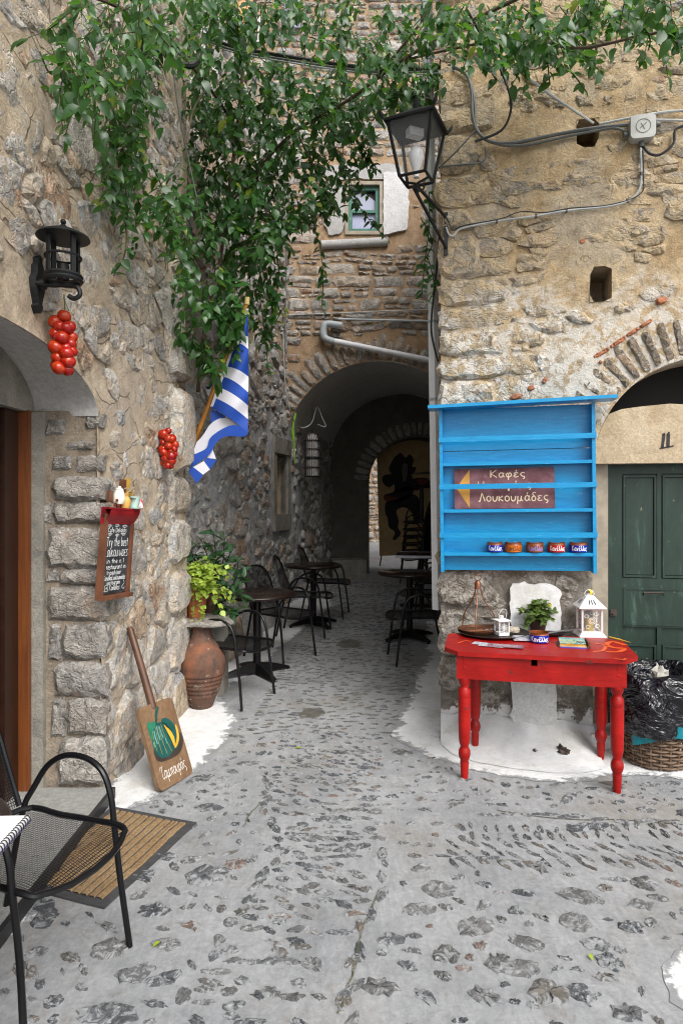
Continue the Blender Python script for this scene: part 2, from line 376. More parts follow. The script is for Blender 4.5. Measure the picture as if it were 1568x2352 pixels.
# ------------------------------------------------------------------ wall geometry
class Wall:
    def __init__(s, o, u, flip=1):
        s.o = Vector((o[0], o[1], 0)); s.u = Vector((u[0], u[1], 0)).normalized()
        s.n = Vector((s.u.y, -s.u.x, 0)) * flip
    def P(s, u, v, d=0): return s.o + s.u * u + Vector((0, 0, v)) + s.n * d
    def hit(s, x, y, d=0):
        r = Vector(((x - 784) / 1500, 1, (1150 - y) / 1500)); o = s.o + s.n * d
        t = (o.x * s.n.x + o.y * s.n.y) / (r.x * s.n.x + r.y * s.n.y)
        p = r * t; return (p - o).dot(s.u), p.z + EYE
    def at(s, x, y, d=0): u, v = s.hit(x, y, d); return s.P(u, v, d)
    def frame(s, u, v, d=0, roll=0):
        m = Matrix((( s.u.x, s.n.x, 0, 0), (s.u.y, s.n.y, 0, 0), (0, 0, 1, 0), (0, 0, 0, 1)))
        m = Matrix.Translation(s.P(u, v, d)) @ m
        return m @ Matrix.Rotation(roll, 4, 'Y')

def op_rect(u0, u1, v0, v1):
    def f(u, v):
        if u0 < u < u1 and v0 < v < v1:
            return min([(u - u0, (u0, v)), (u1 - u, (u1, v)), (v - v0, (u, v0)), (v1 - v, (u, v1))])[1]
    return f
def op_arch(cu, a, vs, b):
    def f(u, v):
        if v <= vs:
            if abs(u - cu) < a: return (cu + math.copysign(a, u - cu), v)
        else:
            q = math.hypot((u - cu) / a, (v - vs) / b)
            if q < 1:
                q = max(q, 1e-6); return (cu + (u - cu) / q, vs + (v - vs) / q)
    return f
def wallgrid(name, W, u0, u1, v0, v1, du, ops, amp, seed, mat, parent, lip=.0):
    nu = max(2, round((u1 - u0) / du)); nv = max(2, round((v1 - v0) / du))
    U, V = np.meshgrid(np.linspace(u0, u1, nu + 1), np.linspace(v0, v1, nv + 1))
    D = amp * fbm(U * 2.1 + seed, V * 2.1 + seed * 2, 5, .62)
    ins = np.zeros(U.shape, bool); PU, PV = U.copy(), V.copy()
    for op in ops:
        for j in range(nv + 1):
            for i in range(nu + 1):
                q = op(U[j, i], V[j, i])
                if q is not None: ins[j, i] = True; PU[j, i], PV[j, i] = q
    vs = [W.P(PU[j, i], PV[j, i], D[j, i]) for j in range(nv + 1) for i in range(nu + 1)]
    fs = []; k = nu + 1
    for j in range(nv):
        for i in range(nu):
            if ins[j, i] and ins[j, i + 1] and ins[j + 1, i] and ins[j + 1, i + 1]: continue
            fs.append((j * k + i, j * k + i + 1, (j + 1) * k + i + 1, (j + 1) * k + i))
    mb = MB(); mb.add(vs, fs); return mb.build(name, mat, parent, smooth=True, ang=60)

# ---- polygons for stones
def inpoly(x, y, P):
    c = False; n = len(P)
    for i in range(n):
        (x1, y1), (x2, y2) = P[i], P[i - 1]
        if (y1 > y) != (y2 > y) and x < (x2 - x1) * (y - y1) / (y2 - y1) + x1: c = not c
    return c
def clip(poly, a, b, c):
    out = []; n = len(poly)
    for i in range(n):
        p, q = poly[i], poly[(i + 1) % n]; dp = a * p[0] + b * p[1] - c; dq = a * q[0] + b * q[1] - c
        if dp <= 0: out.append(p)
        if (dp < 0) != (dq < 0) and dp != dq:
            t = dp / (dp - dq); out.append((p[0] + (q[0] - p[0]) * t, p[1] + (q[1] - p[1]) * t))
    return out
def voronoi(u0, u1, v0, v1, rad, asp=1.5, tries=6000, seed=1):
    g = np.random.default_rng(seed); pts = []; rr = []
    pad = .3
    for _ in range(tries):
        u = g.uniform(u0 - pad, u1 + pad) / asp; v = g.uniform(v0 - pad, v1 + pad); r = rad(u * asp, v, g)
        if pts:
            d = np.hypot(np.array(pts)[:, 0] - u, np.array(pts)[:, 1] - v)
            if (d < (np.array(rr) + r) * .5 * 1.7).any(): continue
        pts.append((u, v)); rr.append(r)
    A = np.array(pts); out = []
    for i, (u, v) in enumerate(pts):
        if not (u0 <= u * asp <= u1 and v0 <= v <= v1): continue
        s = rr[i] * 3.2; poly = [(u - s, v - s), (u + s, v - s), (u + s, v + s), (u - s, v + s)]
        d = np.hypot(A[:, 0] - u, A[:, 1] - v)
        for j in np.argsort(d)[1:16]:
            a, b = A[j, 0] - u, A[j, 1] - v; w = rr[i] / (rr[i] + rr[j])
            poly = clip(poly, a, b, a * (u + a * w) + b * (v + b * w))
            if len(poly) < 3: break
        if len(poly) >= 3: out.append([(p[0] * asp, p[1]) for p in poly])
    return out
def courses(u0, u1, v0, v1, h0, h1, w0, w1, seed=1, warp=.05, split=.35):
    g = np.random.default_rng(seed); v = v0; out = []
    wp = lambda u, v: (u, v + warp * float(vnoise(u * 1.1 + seed, v * .7)) + warp * .5 * float(vnoise(u * 3 + seed, v * 2)))
    while v < v1:
        h = g.uniform(h0, h1); u = u0 - g.uniform(0, w1)
        while u < u1:
            w = g.uniform(w0, w1) * (.6 + .8 * h / h1); k = g.uniform(-.25, .25) * h
            cells = [(0, 1)]
            if g.random() < split * (h / h1): m = g.uniform(.3, .7); cells = [(0, m), (m, 1)]
            for a, b in cells:
                if b - a < 1 and g.random() < .5:
                    m = g.uniform(.35, .65); parts = [(0, m), (m, 1)]
                else: parts = [(0, 1)]
                for c, d in parts:
                    q = []
                    for (x, y) in ((c, a), ((c + d) / 2, a), (d, a), (d, (a + b) / 2), (d, b), ((c + d) / 2, b), (c, b), (c, (a + b) / 2)):
                        uu = u + w * x + k * (y - .5) * (1 if 0 < x < 1 else .6); q.append(wp(uu, v + h * y))
                    out.append(q)
            u += w
        v += h
    return out
def centroid(p): return (sum(q[0] for q in p) / len(p), sum(q[1] for q in p) / len(p))
def area(p): return abs(sum(p[i][0] * p[(i + 1) % len(p)][1] - p[(i + 1) % len(p)][0] * p[i][1] for i in range(len(p)))) / 2
def shrink(p, joint, g, rnd=.9):
    c = centroid(p); out = []
    for q in p:
        d = math.hypot(q[0] - c[0], q[1] - c[1]) or 1
        k = max(.35, 1 - joint / d); out.append((c[0] + (q[0] - c[0]) * k, c[1] + (q[1] - c[1]) * k))
    return out
def resample(p, n, chaik=1):
    for _ in range(chaik):
        q = []
        for i in range(len(p)):
            a, b = p[i], p[(i + 1) % len(p)]
            q += [(a[0] * .8 + b[0] * .2, a[1] * .8 + b[1] * .2), (a[0] * .2 + b[0] * .8, a[1] * .2 + b[1] * .8)]
        p = q
    P = np.array(p + [p[0]]); L = np.r_[0, np.cumsum(np.hypot(*np.diff(P, axis=0).T))]
    t = np.linspace(0, L[-1], n, endpoint=False)
    return list(zip(np.interp(t, L, P[:, 0]), np.interp(t, L, P[:, 1])))
from mathutils.geometry import delaunay_2d_cdt
def stone_mb(mb, poly, f, proud, g, n=14, rough=.25, edge=.05, tilt=.25, back=.03, chaik=1, dens=5.0):
    """a rough broken stone: outline set in the wall at f(u,v,depth), a faceted face standing proud"""
    P = resample(poly, n, chaik); c = centroid(P); A = area(P); s = math.sqrt(A) or .01
    P = [(c[0] + (u - c[0]) * (1 + g.normal() * edge), c[1] + (v - c[1]) * (1 + g.normal() * edge)) for u, v in P]
    ta, tb = g.normal() * tilt, g.normal() * tilt; sd = g.uniform(0, 90); ew = min(.022 + proud * .35, s * .16); th = g.normal() * .5
    B = np.array(P); E = np.roll(B, -1, 0) - B; EL = (E ** 2).sum(1) + 1e-12
    def dist(u, v):
        q = np.array((u, v)) - B; t = np.clip((q * E).sum(1) / EL, 0, 1); return float(np.sqrt(((q - E * t[:, None]) ** 2).sum(1)).min())
    def dep(u, v):
        x, y = (u - c[0]) / s, (v - c[1]) / s; k = min(1, dist(u, v) / ew); k = .22 + .78 * k ** .7
        a, b2 = u * math.cos(th) + v * math.sin(th), v * math.cos(th) - u * math.sin(th)
        w = float(fbm(a * 6 + sd, b2 * 11 + sd, 3, .6)); r = 1 - 2 * abs(float(vnoise(a * 9 + sd, b2 * 14 - sd)))
        return k * (proud * (1 + ta * x + tb * y) + rough * (.020 * w + .011 * r) * min(1.6, .6 + s * 3)) + rough * .0035 * g.normal()
    h = max(s / dens, .018); pts = list(P); k0 = (min(p[0] for p in P), max(p[0] for p in P), min(p[1] for p in P), max(p[1] for p in P))
    inner = [(c[0] + (u - c[0]) * max(.5, 1 - ew / (math.hypot(u - c[0], v - c[1]) + 1e-6)), c[1] + (v - c[1]) * max(.5, 1 - ew / (math.hypot(u - c[0], v - c[1]) + 1e-6))) for u, v in P]
    pts += inner[::1]
    y = k0[2] + h * .5; row = 0
    while y < k0[3]:
        x = k0[0] + h * (.5 if row % 2 else 0)
        while x < k0[1]:
            q = (x + g.normal() * h * .22, y + g.normal() * h * .22)
            if inpoly(q[0], q[1], P) and dist(*q) > ew * 1.25: pts.append(q)
            x += h * 1.2
        y += h; row += 1
    vv, _, ff, _, _, _ = delaunay_2d_cdt([Vector(p) for p in pts], [], [list(range(n))], 1, 1e-5)
    vs = [f(q.x, q.y, dep(q.x, q.y)) for q in vv]; m = len(vs); fs = [tuple(q) for q in ff]
    vs += [f(u, v, -back) for u, v in P]
    if len(vv) >= n: fs += [(i, m + i, m + (i + 1) % n, (i + 1) % n) for i in range(n)]
    mb.add(vs, fs)
def lay(polys, W, mat, parent, joint, proud, seed, skip=None, n=14, rough=.25, cap=300, name='stone', edge=.05, tilt=.25, keep=1.0, chaik=1, smooth=False, jr=(.4, 1.8)):
    g = np.random.default_rng(seed); items = []
    for p in polys:
        c = centroid(p)
        if skip and skip(p, c): continue
        if g.random() > keep: continue
        q = shrink(p, joint * g.uniform(*jr), g)
        if area(q) < 4e-4: continue
        items.append(q)
    items.sort(key=lambda q: -area(q) / (W.P(*centroid(q)).y ** 2))
    rest = MB()
    for i, q in enumerate(items):
        pr = proud(centroid(q), g) if callable(proud) else proud * g.uniform(.5, 1.5)
        mb = rest if i >= cap else MB()
        stone_mb(mb, q, W.P, pr, g, n, rough, edge, tilt, chaik=chaik)
        if i < cap: mb.build(name, mat, parent, smooth=True, ang=24)
    if rest.v: tag(rest.build('small_' + name, mat, parent), kind='stuff')

WL = Wall((-1.34, 3.7), (.077, 1))          # left cafe wall, u = along the street
WR = Wall((.704, 4.632), (.9787, -.2055))   # right house front
WB = Wall((0, 9.5), (1, 0))                 # house over the tunnel
WP = Wall((-.80, 9.5), (.2, 1))             # alley wall on the left (u<0 nearer)
WJ = Wall((-1.345, 3.64), (1, 0))           # door jamb face of the left doorway
WL.n = Vector((1, -.077, 0)).normalized(); WP.n = Vector((1, -.2, 0)).normalized()

def gz(x, y): return .03 * np.maximum(0, np.asarray(y, float) - 4) + .010 * fbm(np.asarray(x, float) * .9 + 4, np.asarray(y, float) * .9, 3)
def G(x, y, d=0): return Vector((x, y, float(gz(x, y)) + d))
def gpx(x, y):
    p = onz(x, y, 0)
    for _ in range(12): p = onz(x, y, float(gz(p.x, p.y)))
    return p.x, p.y

# ------------------------------------------------------------------ ground
mb = MB(); xs = np.linspace(-14, 14, 150); ys = np.concatenate([np.linspace(-14, 1.5, 20), np.linspace(1.6, 8, 110), np.linspace(8.2, 34, 40)])
X, Y = np.meshgrid(xs, ys); Z = gz(X, Y)
mb.add([(X[j, i], Y[j, i], Z[j, i]) for j in range(len(ys)) for i in range(len(xs))], [(j * 150 + i, j * 150 + i + 1, (j + 1) * 150 + i + 1, (j + 1) * 150 + i) for j in range(len(ys) - 1) for i in range(149)])
ground = tag(mb.build('ground', M['ground'], smooth=True), kind='structure', label='grey cement lane surface set with dark stone pieces')

LIB = []
for k in range(26):
    g = np.random.default_rng(100 + k); m = MB(); n = 17
    if k < 13: ang = np.sort(g.uniform(0, 6.283, n)); P = [(math.cos(a) * g.uniform(.55, 1.2), math.sin(a) * g.uniform(.45, 1.15)) for a in ang]
    else: P = [(math.cos(a) * g.uniform(.8, 1.1), math.sin(a) * g.uniform(.75, 1.15)) for a in np.linspace(0, 6.283, n, endpoint=False)]
    if k < 13: P = [(u + .18 * v * (-1) ** k, v) for u, v in P]
    vs = [(u, v, -.3) for u, v in P] + [(u * .95, v * .95, .5 + g.normal() * .35) for u, v in P] + [(u * .55 + g.normal() * .06, v * .55 + g.normal() * .06, .8 + g.normal() * .45) for u, v in P] + [(0, 0, .8)]
    fs = []
    for i in range(n):
        j = (i + 1) % n; fs += [(i, j, n + j, n + i), (n + i, n + j, 2 * n + j), (n + i, 2 * n + j, 2 * n + i), (2 * n + i, 2 * n + j, 3 * n)]
    m.add(vs, fs); LIB.append(m)
LIBM = [m.mesh('paving_stone', M['paving']) for m in LIB]
stones = []   # (x, y, rot, lx, ly, h, kind)
g = np.random.default_rng(5)
band_l = [gpx(*p) for p in ((628, 1650), (615, 1778), (606, 1848), (655, 1953), (590, 2033), (528, 2118), (488, 2193), (415, 2290))]
band_r = [gpx(*p) for p in ((905, 1800), (885, 1960), (869, 2053), (829, 2128), (814, 2208), (790, 2300), (775, 2400))]
def lerp_x(line, y):
    L = sorted(line, key=lambda p: p[1]); return float(np.interp(y, [p[1] for p in L], [p[0] for p in L]))
def chain(line, step, l, w):
    for a, b in zip(line, line[1:]):
        d = math.hypot(b[0] - a[0], b[1] - a[1]); t = 0
        while t < d:
            if g.random() < .85: stones.append((a[0] + (b[0] - a[0]) * t / d + g.normal() * .012, a[1] + (b[1] - a[1]) * t / d, math.atan2(b[1] - a[1], b[0] - a[0]) + g.normal() * .25, l * g.uniform(.6, 1.3), w * g.uniform(.7, 1.3), .006, 0))
            t += step * g.uniform(.8, 1.4)
chain(band_l[1:], .085, .05, .024); chain(band_r[1:], .11, .055, .022)
# channel of short stones set across
y = 1.2
while y < 4.6:
    xl, xr = lerp_x(band_l, y) + .05, lerp_x(band_r, y) - .04; x = xl + g.uniform(0, .05)
    while x < xr:
        if g.random() < .8: stones.append((x, y + g.normal() * .012, -.25 + g.normal() * .3, g.uniform(.028, .056), g.uniform(.013, .024), .006, 0))
        x += g.uniform(.065, .115)
    y += g.uniform(.043, .062)
# alley: fine rows across
y = 4.6
while y < 11.5:
    hw = .62; cx = -.02 + .06 * (y - 4.6)
    x = cx - hw
    while x < cx + hw:
        if g.random() < .7: stones.append((x, y + g.normal() * .02, g.normal() * .25, g.uniform(.022, .05), g.uniform(.008, .016), .005, 1))
        x += g.uniform(.06, .12)
    y += g.uniform(.045, .065)
# right: fan rows
def row(p0, p1, step, l, w, ang, keep=.9):
    a, b = gpx(*p0), gpx(*p1); d = math.hypot(b[0] - a[0], b[1] - a[1]); t = 0
    while t < d:
        if g.random() < keep: stones.append((a[0] + (b[0] - a[0]) * t / d, a[1] + (b[1] - a[1]) * t / d + g.normal() * .012, ang + g.normal() * .15, l * g.uniform(.7, 1.3), w * g.uniform(.7, 1.3), .006, 0))
        t += step * g.uniform(.8, 1.3)
for y0, an in ((1897, 1.5), (1917, 1.55)): row((1060, y0 + 6), (1600, y0), .062, .042, .015, an)
for y0, an in ((1942, 2.3), (1962, 2.2), (1980, 2.1)): row((1040, y0), (1600, y0 + 8), .075, .046, .014, an)
row((1120, 1868), (1580, 1888), .10, .06, .022, -.12); row((1010, 1968), (1240, 1985), .09, .05, .016, -.1)
row((800, 1880), (1050, 1900), .08, .03, .014, .2, .6); row((800, 1920), (1040, 1945), .08, .03, .014, .2, .6)
row((900, 1830), (1160, 1850), .12, .04, .03, .2, .6)
# scattered flat flakes
occ = [(s[0], s[1], .05) for s in stones]
def free(x, y, r): return all((x - a) ** 2 + (y - b) ** 2 > (r + c) ** 2 for a, b, c in occ)
for big in ((475, 2010, .125, .085), (540, 1985, .06, .05), (440, 1975, .06, .03), (315, 2240, .095, .06), (250, 2180, .085, .06), (160, 2200, .06, .03), (375, 2250, .075, .035), (580, 1975, .05, .03), (630, 1950, .06, .04), (1350, 1900, .14, .05), (1330, 2060, .12, .06), (1240, 1995, .065, .05), (1480, 2030, .07, .06), (1470, 2080, .07, .05), (1400, 2210, .06, .05), (1090, 2130, .10, .06), (1150, 2215, .075, .075), (1190, 2225, .09, .05), (870, 2270, .09, .055), (1110, 2290, .08, .05), (1260, 2280, .085, .065), (1370, 2170, .07, .04), (1025, 2195, .06, .05), (900, 2160, .07, .05), (960, 2090, .09, .045), (1450, 2130, .06, .05), (250, 2330, .13, .05), (1440, 2330, .08, .05), (1330, 2285, .08, .06)):
    x, y = gpx(*big[:2]); stones.append((x, y, g.uniform(-.5, .5), big[2] * .85, big[3] * .95, .010, 0)); occ.append((x, y, big[2] * .65))
for _ in range(9000):
    x = g.uniform(-1.5, 2.9); y = 1.15 + 3.75 * g.random() ** 1.1
    px, py = 784 + x / y * 1500, 1150 + 1500 * EYE / y
    if not (-700 < px < 2300 and 1660 < py): continue
    if x < -1.22: continue
    if lerp_x(band_l, y) - .03 < x < lerp_x(band_r, y) + .04 and y < 4.2: continue
    r = g.choice([.024, .036, .055, .08, .11], p=[.20, .24, .25, .19, .12])
    if py < 1850: r *= .7
    if not free(x, y, r * 1.0 + .006): continue
    occ.append((x, y, r)); an = g.normal() * .6
    stones.append((x, y, an, r * g.uniform(.8, 1.35), r * g.uniform(.35, .85), .007, 0))
    if len(stones) > 4200: break
WASH = [[(225, 1822), (265, 1868), (345, 1845), (400, 1800), (448, 1768), (520, 1700), (545, 1650), (515, 1610), (505, 1590), (420, 1590), (330, 1700)],
 [(505, 1592), (560, 1560), (615, 1520), (655, 1480), (700, 1445), (735, 1418), (762, 1390), (760, 1365), (700, 1365), (600, 1420), (480, 1500), (450, 1590)],
 [(978, 1425), (970, 1470), (985, 1505), (965, 1530), (945, 1590), (922, 1640), (903, 1690), (940, 1722), (1010, 1745), (1080, 1768), (1160, 1785), (1250, 1796), (1330, 1797), (1400, 1785), (1470, 1782), (1580, 1792), (1640, 1800), (1640, 1710), (1400, 1715), (1020, 1692), (1040, 1600), (1040, 1425)],
 [(1515, 2215), (1545, 2185), (1650, 2150), (1700, 2400), (1580, 2345), (1555, 2310), (1535, 2280), (1530, 2240)]]
WG = [[gpx(*q) for q in P] for P in WASH]
stones = [s for s in stones if not any(inpoly(s[0] + dx, s[1] + dy, P) for P in WG for dx, dy in ((0, 0), (s[3] * .6, 0), (-s[3] * .6, 0), (0, s[4]), (0, -s[4])))]
stones.sort(key=lambda s: -(s[3] * s[4]) / (s[1] ** 3))
rest = [MB(), MB()]
for i, (x, y, a, lx, ly, h, kd) in enumerate(stones):
    mt = Matrix.Translation(G(x, y)) @ Matrix.Rotation(a, 4, 'Z') @ Matrix.Diagonal((lx, ly, h, 1))
    k = int(g.integers(0, 26))
    if i < 300:
        o = bpy.data.objects.new('paving_stone', LIBM[k]); COL.objects.link(o); o.parent = ground; o.matrix_basis = mt
    else: rest[kd].M = mt; rest[kd].add(LIB[k].v, LIB[k].f)
tag(rest[0].build('small_paving_stone', M['paving'], ground), kind='stuff'); tag(rest[1].build('alley_paving_stone', M['paving_fine'], ground), kind='stuff')

# whitewashed margins of the lane (thin sheets 5 mm above the cement)
def sheet(px_poly, name='whitewash_margin', ds=.03, h=.003, seed=0, mat='washg'):
    P = [gpx(*p) for p in px_poly]; Q = []
    for i in range(len(P)):
        a, b = P[i], P[(i + 1) % len(P)]; n = max(1, int(math.hypot(b[0] - a[0], b[1] - a[1]) / ds))
        for k in range(n):
            x, y = a[0] + (b[0] - a[0]) * k / n, a[1] + (b[1] - a[1]) * k / n
            Q.append((x + .045 * float(fbm(x * 9 + seed, y * 9, 5, .7)), y + .045 * float(fbm(x * 9, y * 9 + 40 + seed, 5, .7))))
    import bmesh
    bm = bmesh.new(); vs = [bm.verts.new((x, y, 0)) for x, y in Q]
    bmesh.ops.triangle_fill(bm, use_beauty=True, edges=[bm.edges.new((vs[i], vs[(i + 1) % len(vs)])) for i in range(len(vs))])
    for _ in range(4):
        long = [e for e in bm.edges if e.calc_length() > .10]
        if not long: break
        bmesh.ops.subdivide_edges(bm, edges=long, cuts=1); bmesh.ops.triangulate(bm, faces=bm.faces)
    for v in bm.verts: v.co.z = float(gz(v.co.x, v.co.y)) + h
    bmesh.ops.recalc_face_normals(bm, faces=bm.faces)
    me = bpy.data.meshes.new(name); bm.to_mesh(me); bm.free(); me.materials.append(M[mat])
    QA = np.array(Q); at_ = me.attributes.new('edge', 'FLOAT', 'POINT'); at_.data.foreach_set('value', [float(np.hypot(QA[:, 0] - v.co.x, QA[:, 1] - v.co.y).min()) for v in me.vertices])
    return link(name, me, ground)
sheet([(225, 1822), (265, 1868), (345, 1845), (400, 1800), (448, 1768), (520, 1700), (545, 1650), (515, 1610), (505, 1590), (420, 1590), (330, 1700)])
sheet([(505, 1592), (560, 1560), (615, 1520), (655, 1480), (700, 1445), (735, 1418), (762, 1390), (760, 1365), (700, 1365), (600, 1420), (480, 1500), (450, 1590)], seed=3)
sheet([(978, 1425), (970, 1470), (985, 1505), (965, 1530), (945, 1590), (922, 1640), (903, 1690), (940, 1722), (1010, 1745), (1080, 1768), (1160, 1785), (1250, 1796), (1330, 1797), (1400, 1785), (1470, 1782), (1580, 1792), (1640, 1800), (1640, 1710), (1400, 1715), (1020, 1692), (1040, 1600), (1040, 1425)], seed=6)
sheet([(1515, 2215), (1545, 2185), (1650, 2150), (1700, 2400), (1580, 2345), (1555, 2310), (1535, 2280), (1530, 2240)], seed=9, ds=.02, mat='washg')
for k_, pl_ in enumerate(([(682, 1640), (700, 1628), (740, 1630), (752, 1640), (725, 1648), (690, 1648)], [(770, 1476), (800, 1468), (832, 1474), (822, 1486), (790, 1488)], [(1380, 1800), (1400, 1795), (1430, 1802), (1410, 1808)])): sheet(pl_, 'damp_patch', .03, .003, 20 + k_, 'damp')
for pl_ in ([(872, 2045), (852, 2090), (835, 2130), (822, 2180), (814, 2225), (796, 2270), (775, 2330)], [(1140, 1862), (1230, 1876), (1330, 1884), (1420, 1884), (1500, 1890), (1568, 1895)], [(600, 1845), (575, 1870), (560, 1900)]):
    mb = MB(); q_ = [gpx(*p) for p in pl_]; mb.ribbon([(p.x, p.y) for p in catmull([(a, b, 0) for a, b in q_], 8)], .007, lambda u, v: G(u + .006 * float(vnoise(u * 30, v * 30)), v, .004)); mb.build('mossy_joint', M['moss'], ground)
sheet([(-60, 2240), (0, 2170), (60, 2120), (110, 2090), (90, 2060), (-60, 2060)], seed=12)

# ------------------------------------------------------------------ left house
left = thing('stone_house', 'ochre and grey rubble stone house with the plastered doorway arch and tomato bunches', 'house', (-1.34, 3.7, 0))
wu = lambda Y: Y - 3.7
ARCH_L = (2.66 - 3.7, .96, 2.12, .30)
wallgrid('wall', WL, -2.6, 1.47, -.05, 6.6, .04, [op_arch(*ARCH_L)], .034, 1, M['mortar_left'], left)
def skip_l(p, c):
    if any(q[0] > 1.45 for q in p): return True
    if c[0] < .12 and -.1 < c[0] and c[1] < 1.72: return True
    if any(abs(q[0] - ARCH_L[0]) < ARCH_L[1] + .03 and q[1] < 2.12 for q in p): return True
    if any(q[1] >= 2.08 and math.hypot((q[0] - ARCH_L[0]) / (ARCH_L[1] + .03), (q[1] - 2.12) / (ARCH_L[3] + .03)) < 1 for q in p): return True
def rad_l(u, v, g): return g.uniform(.09, .155) if v < 1.1 else g.choice([g.uniform(.065, .10), g.uniform(.10, .165)])
pl = voronoi(-2.4, 1.46, 0, 6.2, rad_l, 1.35, 5000, 4)
lay([p for p in pl if centroid(p)[1] < 1.15], WL, M['stone_left'], left, .009, .034, 11, skip_l, rough=.42, tilt=.35, n=18, chaik=1, cap=90)
lay([p for p in pl if centroid(p)[1] >= 1.15], WL, M['stone_left'], left, .036, .011, 12, skip_l, rough=.8, tilt=.4, edge=.10, keep=.9, chaik=0, n=18, cap=210, jr=(.2, 1.9))
# far corner return and the big stones that break its outline
wc = Wall(WL.P(1.45, 0)[:2], (-.8, .35)); wc.n = Vector((.35, .8, 0)).normalized()
wallgrid('corner_wall', wc, 0, .6, -.05, 6.6, .08, [], .01, 2, M['mortar_left'], left)
g = np.random.default_rng(21)
for (x0, y0, x1, y1, pr) in ((446, 905, 486, 1085, .10), (425, 1190, 446, 1290, .05), (420, 1300, 444, 1400, .06), (410, 1405, 446, 1515, .05), (400, 1525, 432, 1640, .05), (430, 800, 470, 890, .07), (425, 1095, 450, 1180, .04)):
    v0, v1 = WL.hit(430, y1)[1], WL.hit(430, y0)[1]; u1 = 1.47; u0 = u1 - .42
    mbx = MB(); stone_mb(mbx, [(u0, v0), (u1, v0 + .02), (u1 + .02, (v0 + v1) / 2), (u1, v1 - .02), (u0 + .03, v1), (u0 - .02, (v0 + v1) / 2)], WL.P, pr, g, 14, .18, .04, .1, back=.25)
    mbx.build('corner_stone', M['stone_left'], left, smooth=True, ang=24)
# doorway: jamb of coursed blocks, plaster soffit, tympanum, frame
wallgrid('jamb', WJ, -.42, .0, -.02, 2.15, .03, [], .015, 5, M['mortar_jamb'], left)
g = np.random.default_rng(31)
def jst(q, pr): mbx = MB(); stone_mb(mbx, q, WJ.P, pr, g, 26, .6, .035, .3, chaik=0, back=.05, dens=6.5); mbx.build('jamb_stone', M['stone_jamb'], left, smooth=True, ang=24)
yb = [1802, 1688, 1602, 1516, 1428, 1344, 1304, 1206, 1150, 1092]
for i, (y1, y0) in enumerate(zip(yb, yb[1:])):
    xl = (138, 118, 130, 112, 112, 108, 112, 84, 128)[i]; ub, vb = WJ.hit(236, y0); ua, va = WJ.hit(xl, y1); va += .004; vb -= .004; hh = vb - va; j = lambda k=.018: g.uniform(-k, k)
    sp = ua + (ub - ua) * (g.uniform(.22, .35) if i % 2 else 0)
    if i % 2: jst([(ua, va + j()), (sp - .008, va + j()), (sp - .012, vb + j()), (ua + .01, vb - .01)], .02); sp += .004
    jst([(sp, va + .006), ((sp + ub) / 2, va + j(.012)), (.035, va + j(.012)), (.05, (va + vb) / 2), (.03, vb + j(.012)), ((sp + ub) / 2, vb + j(.012)), (sp + .01, vb - .006), (sp - .012, (va + vb) / 2)], g.uniform(.035, .06))
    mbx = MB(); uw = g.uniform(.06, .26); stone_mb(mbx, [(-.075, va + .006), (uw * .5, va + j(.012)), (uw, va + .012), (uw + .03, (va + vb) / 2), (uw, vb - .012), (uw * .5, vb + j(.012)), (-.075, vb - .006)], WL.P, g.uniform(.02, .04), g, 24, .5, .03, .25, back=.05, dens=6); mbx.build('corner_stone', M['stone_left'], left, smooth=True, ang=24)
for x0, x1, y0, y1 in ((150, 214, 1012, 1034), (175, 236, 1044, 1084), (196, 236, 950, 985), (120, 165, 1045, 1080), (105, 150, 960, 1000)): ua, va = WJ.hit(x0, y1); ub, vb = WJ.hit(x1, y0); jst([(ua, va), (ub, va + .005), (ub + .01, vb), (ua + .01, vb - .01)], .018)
ps = voronoi(-2.4, 1.44, 0, 6.2, lambda u, v, g: g.uniform(.018, .045), 1.4, 2600, 14)
lay(ps, WL, M['stone_left'], left, .006, .012, 15, skip_l, rough=.5, n=9, cap=0, edge=.1, keep=.6)
mb = MB(); NA = 30
def soffit(s, t):
    a = math.pi * (1 - s); cu, A, vs, B = ARCH_L
    p = WL.P(cu + (A + .05 * t) * math.cos(a), vs + (B + .12 * t) * math.sin(a), 0); return p + Vector((-.40, 0, 0)) * t
mb.grid(soffit, NA, 6); mb.build('plaster_arch', M['plaster'], left, smooth=True)
mb = MB(); wi = Wall((-1.735, 3.7), (.02, 1)); wi.n = Vector((1, -.02, 0)).normalized()
tp = [(-2.3, 2.14)] + [(ARCH_L[0] + 1.06 * math.cos(a), 2.12 + .42 * math.sin(a)) for a in np.linspace(math.pi * .95, .33, 24)] + [(-.06, 2.14)]
mb.prism(tp, lambda u, v: wi.P(u, v, .02), lambda u, v: wi.P(u, v, -.18)); mb.build('stone_tympanum', M['cement'], left)
wood = NT('brown_door_wood'); v = wood.map(wood.p, (14, 14, .8)); nn = wood.noise(4, 6, .6, .5, v)
M['doorwood'] = wood.fin(wood.ramp(nn, [(.3, (.10, .027, .007)), (.7, (.19, .058, .014))]), .38, wood.bump(nn, .15, .004)); M['doordark'] = plain('dark_door_wood', (.022, .007, .003), .4)
mb = MB(); mb.box((-1.755, 3.61, 1.07), (.09, .085, 2.15)); mb.build('door_frame', M['doorwood'], left)
mb = MB(); mb.box((-1.79, 3.49, 1.07), (.06, .14, 2.13)); mb.box((-1.80, 3.30, 1.07), (.04, .2, 2.13)); mb.build('door_leaf', M['doordark'], left)
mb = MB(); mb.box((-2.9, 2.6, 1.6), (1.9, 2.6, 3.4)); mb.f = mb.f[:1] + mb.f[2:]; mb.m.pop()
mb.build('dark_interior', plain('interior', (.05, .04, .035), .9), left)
mb = MB(); mb.box((-1.695, 3.632, 1.07), (.10, .05, 2.14)); mb.build('jamb_strip', M['cement'], left)
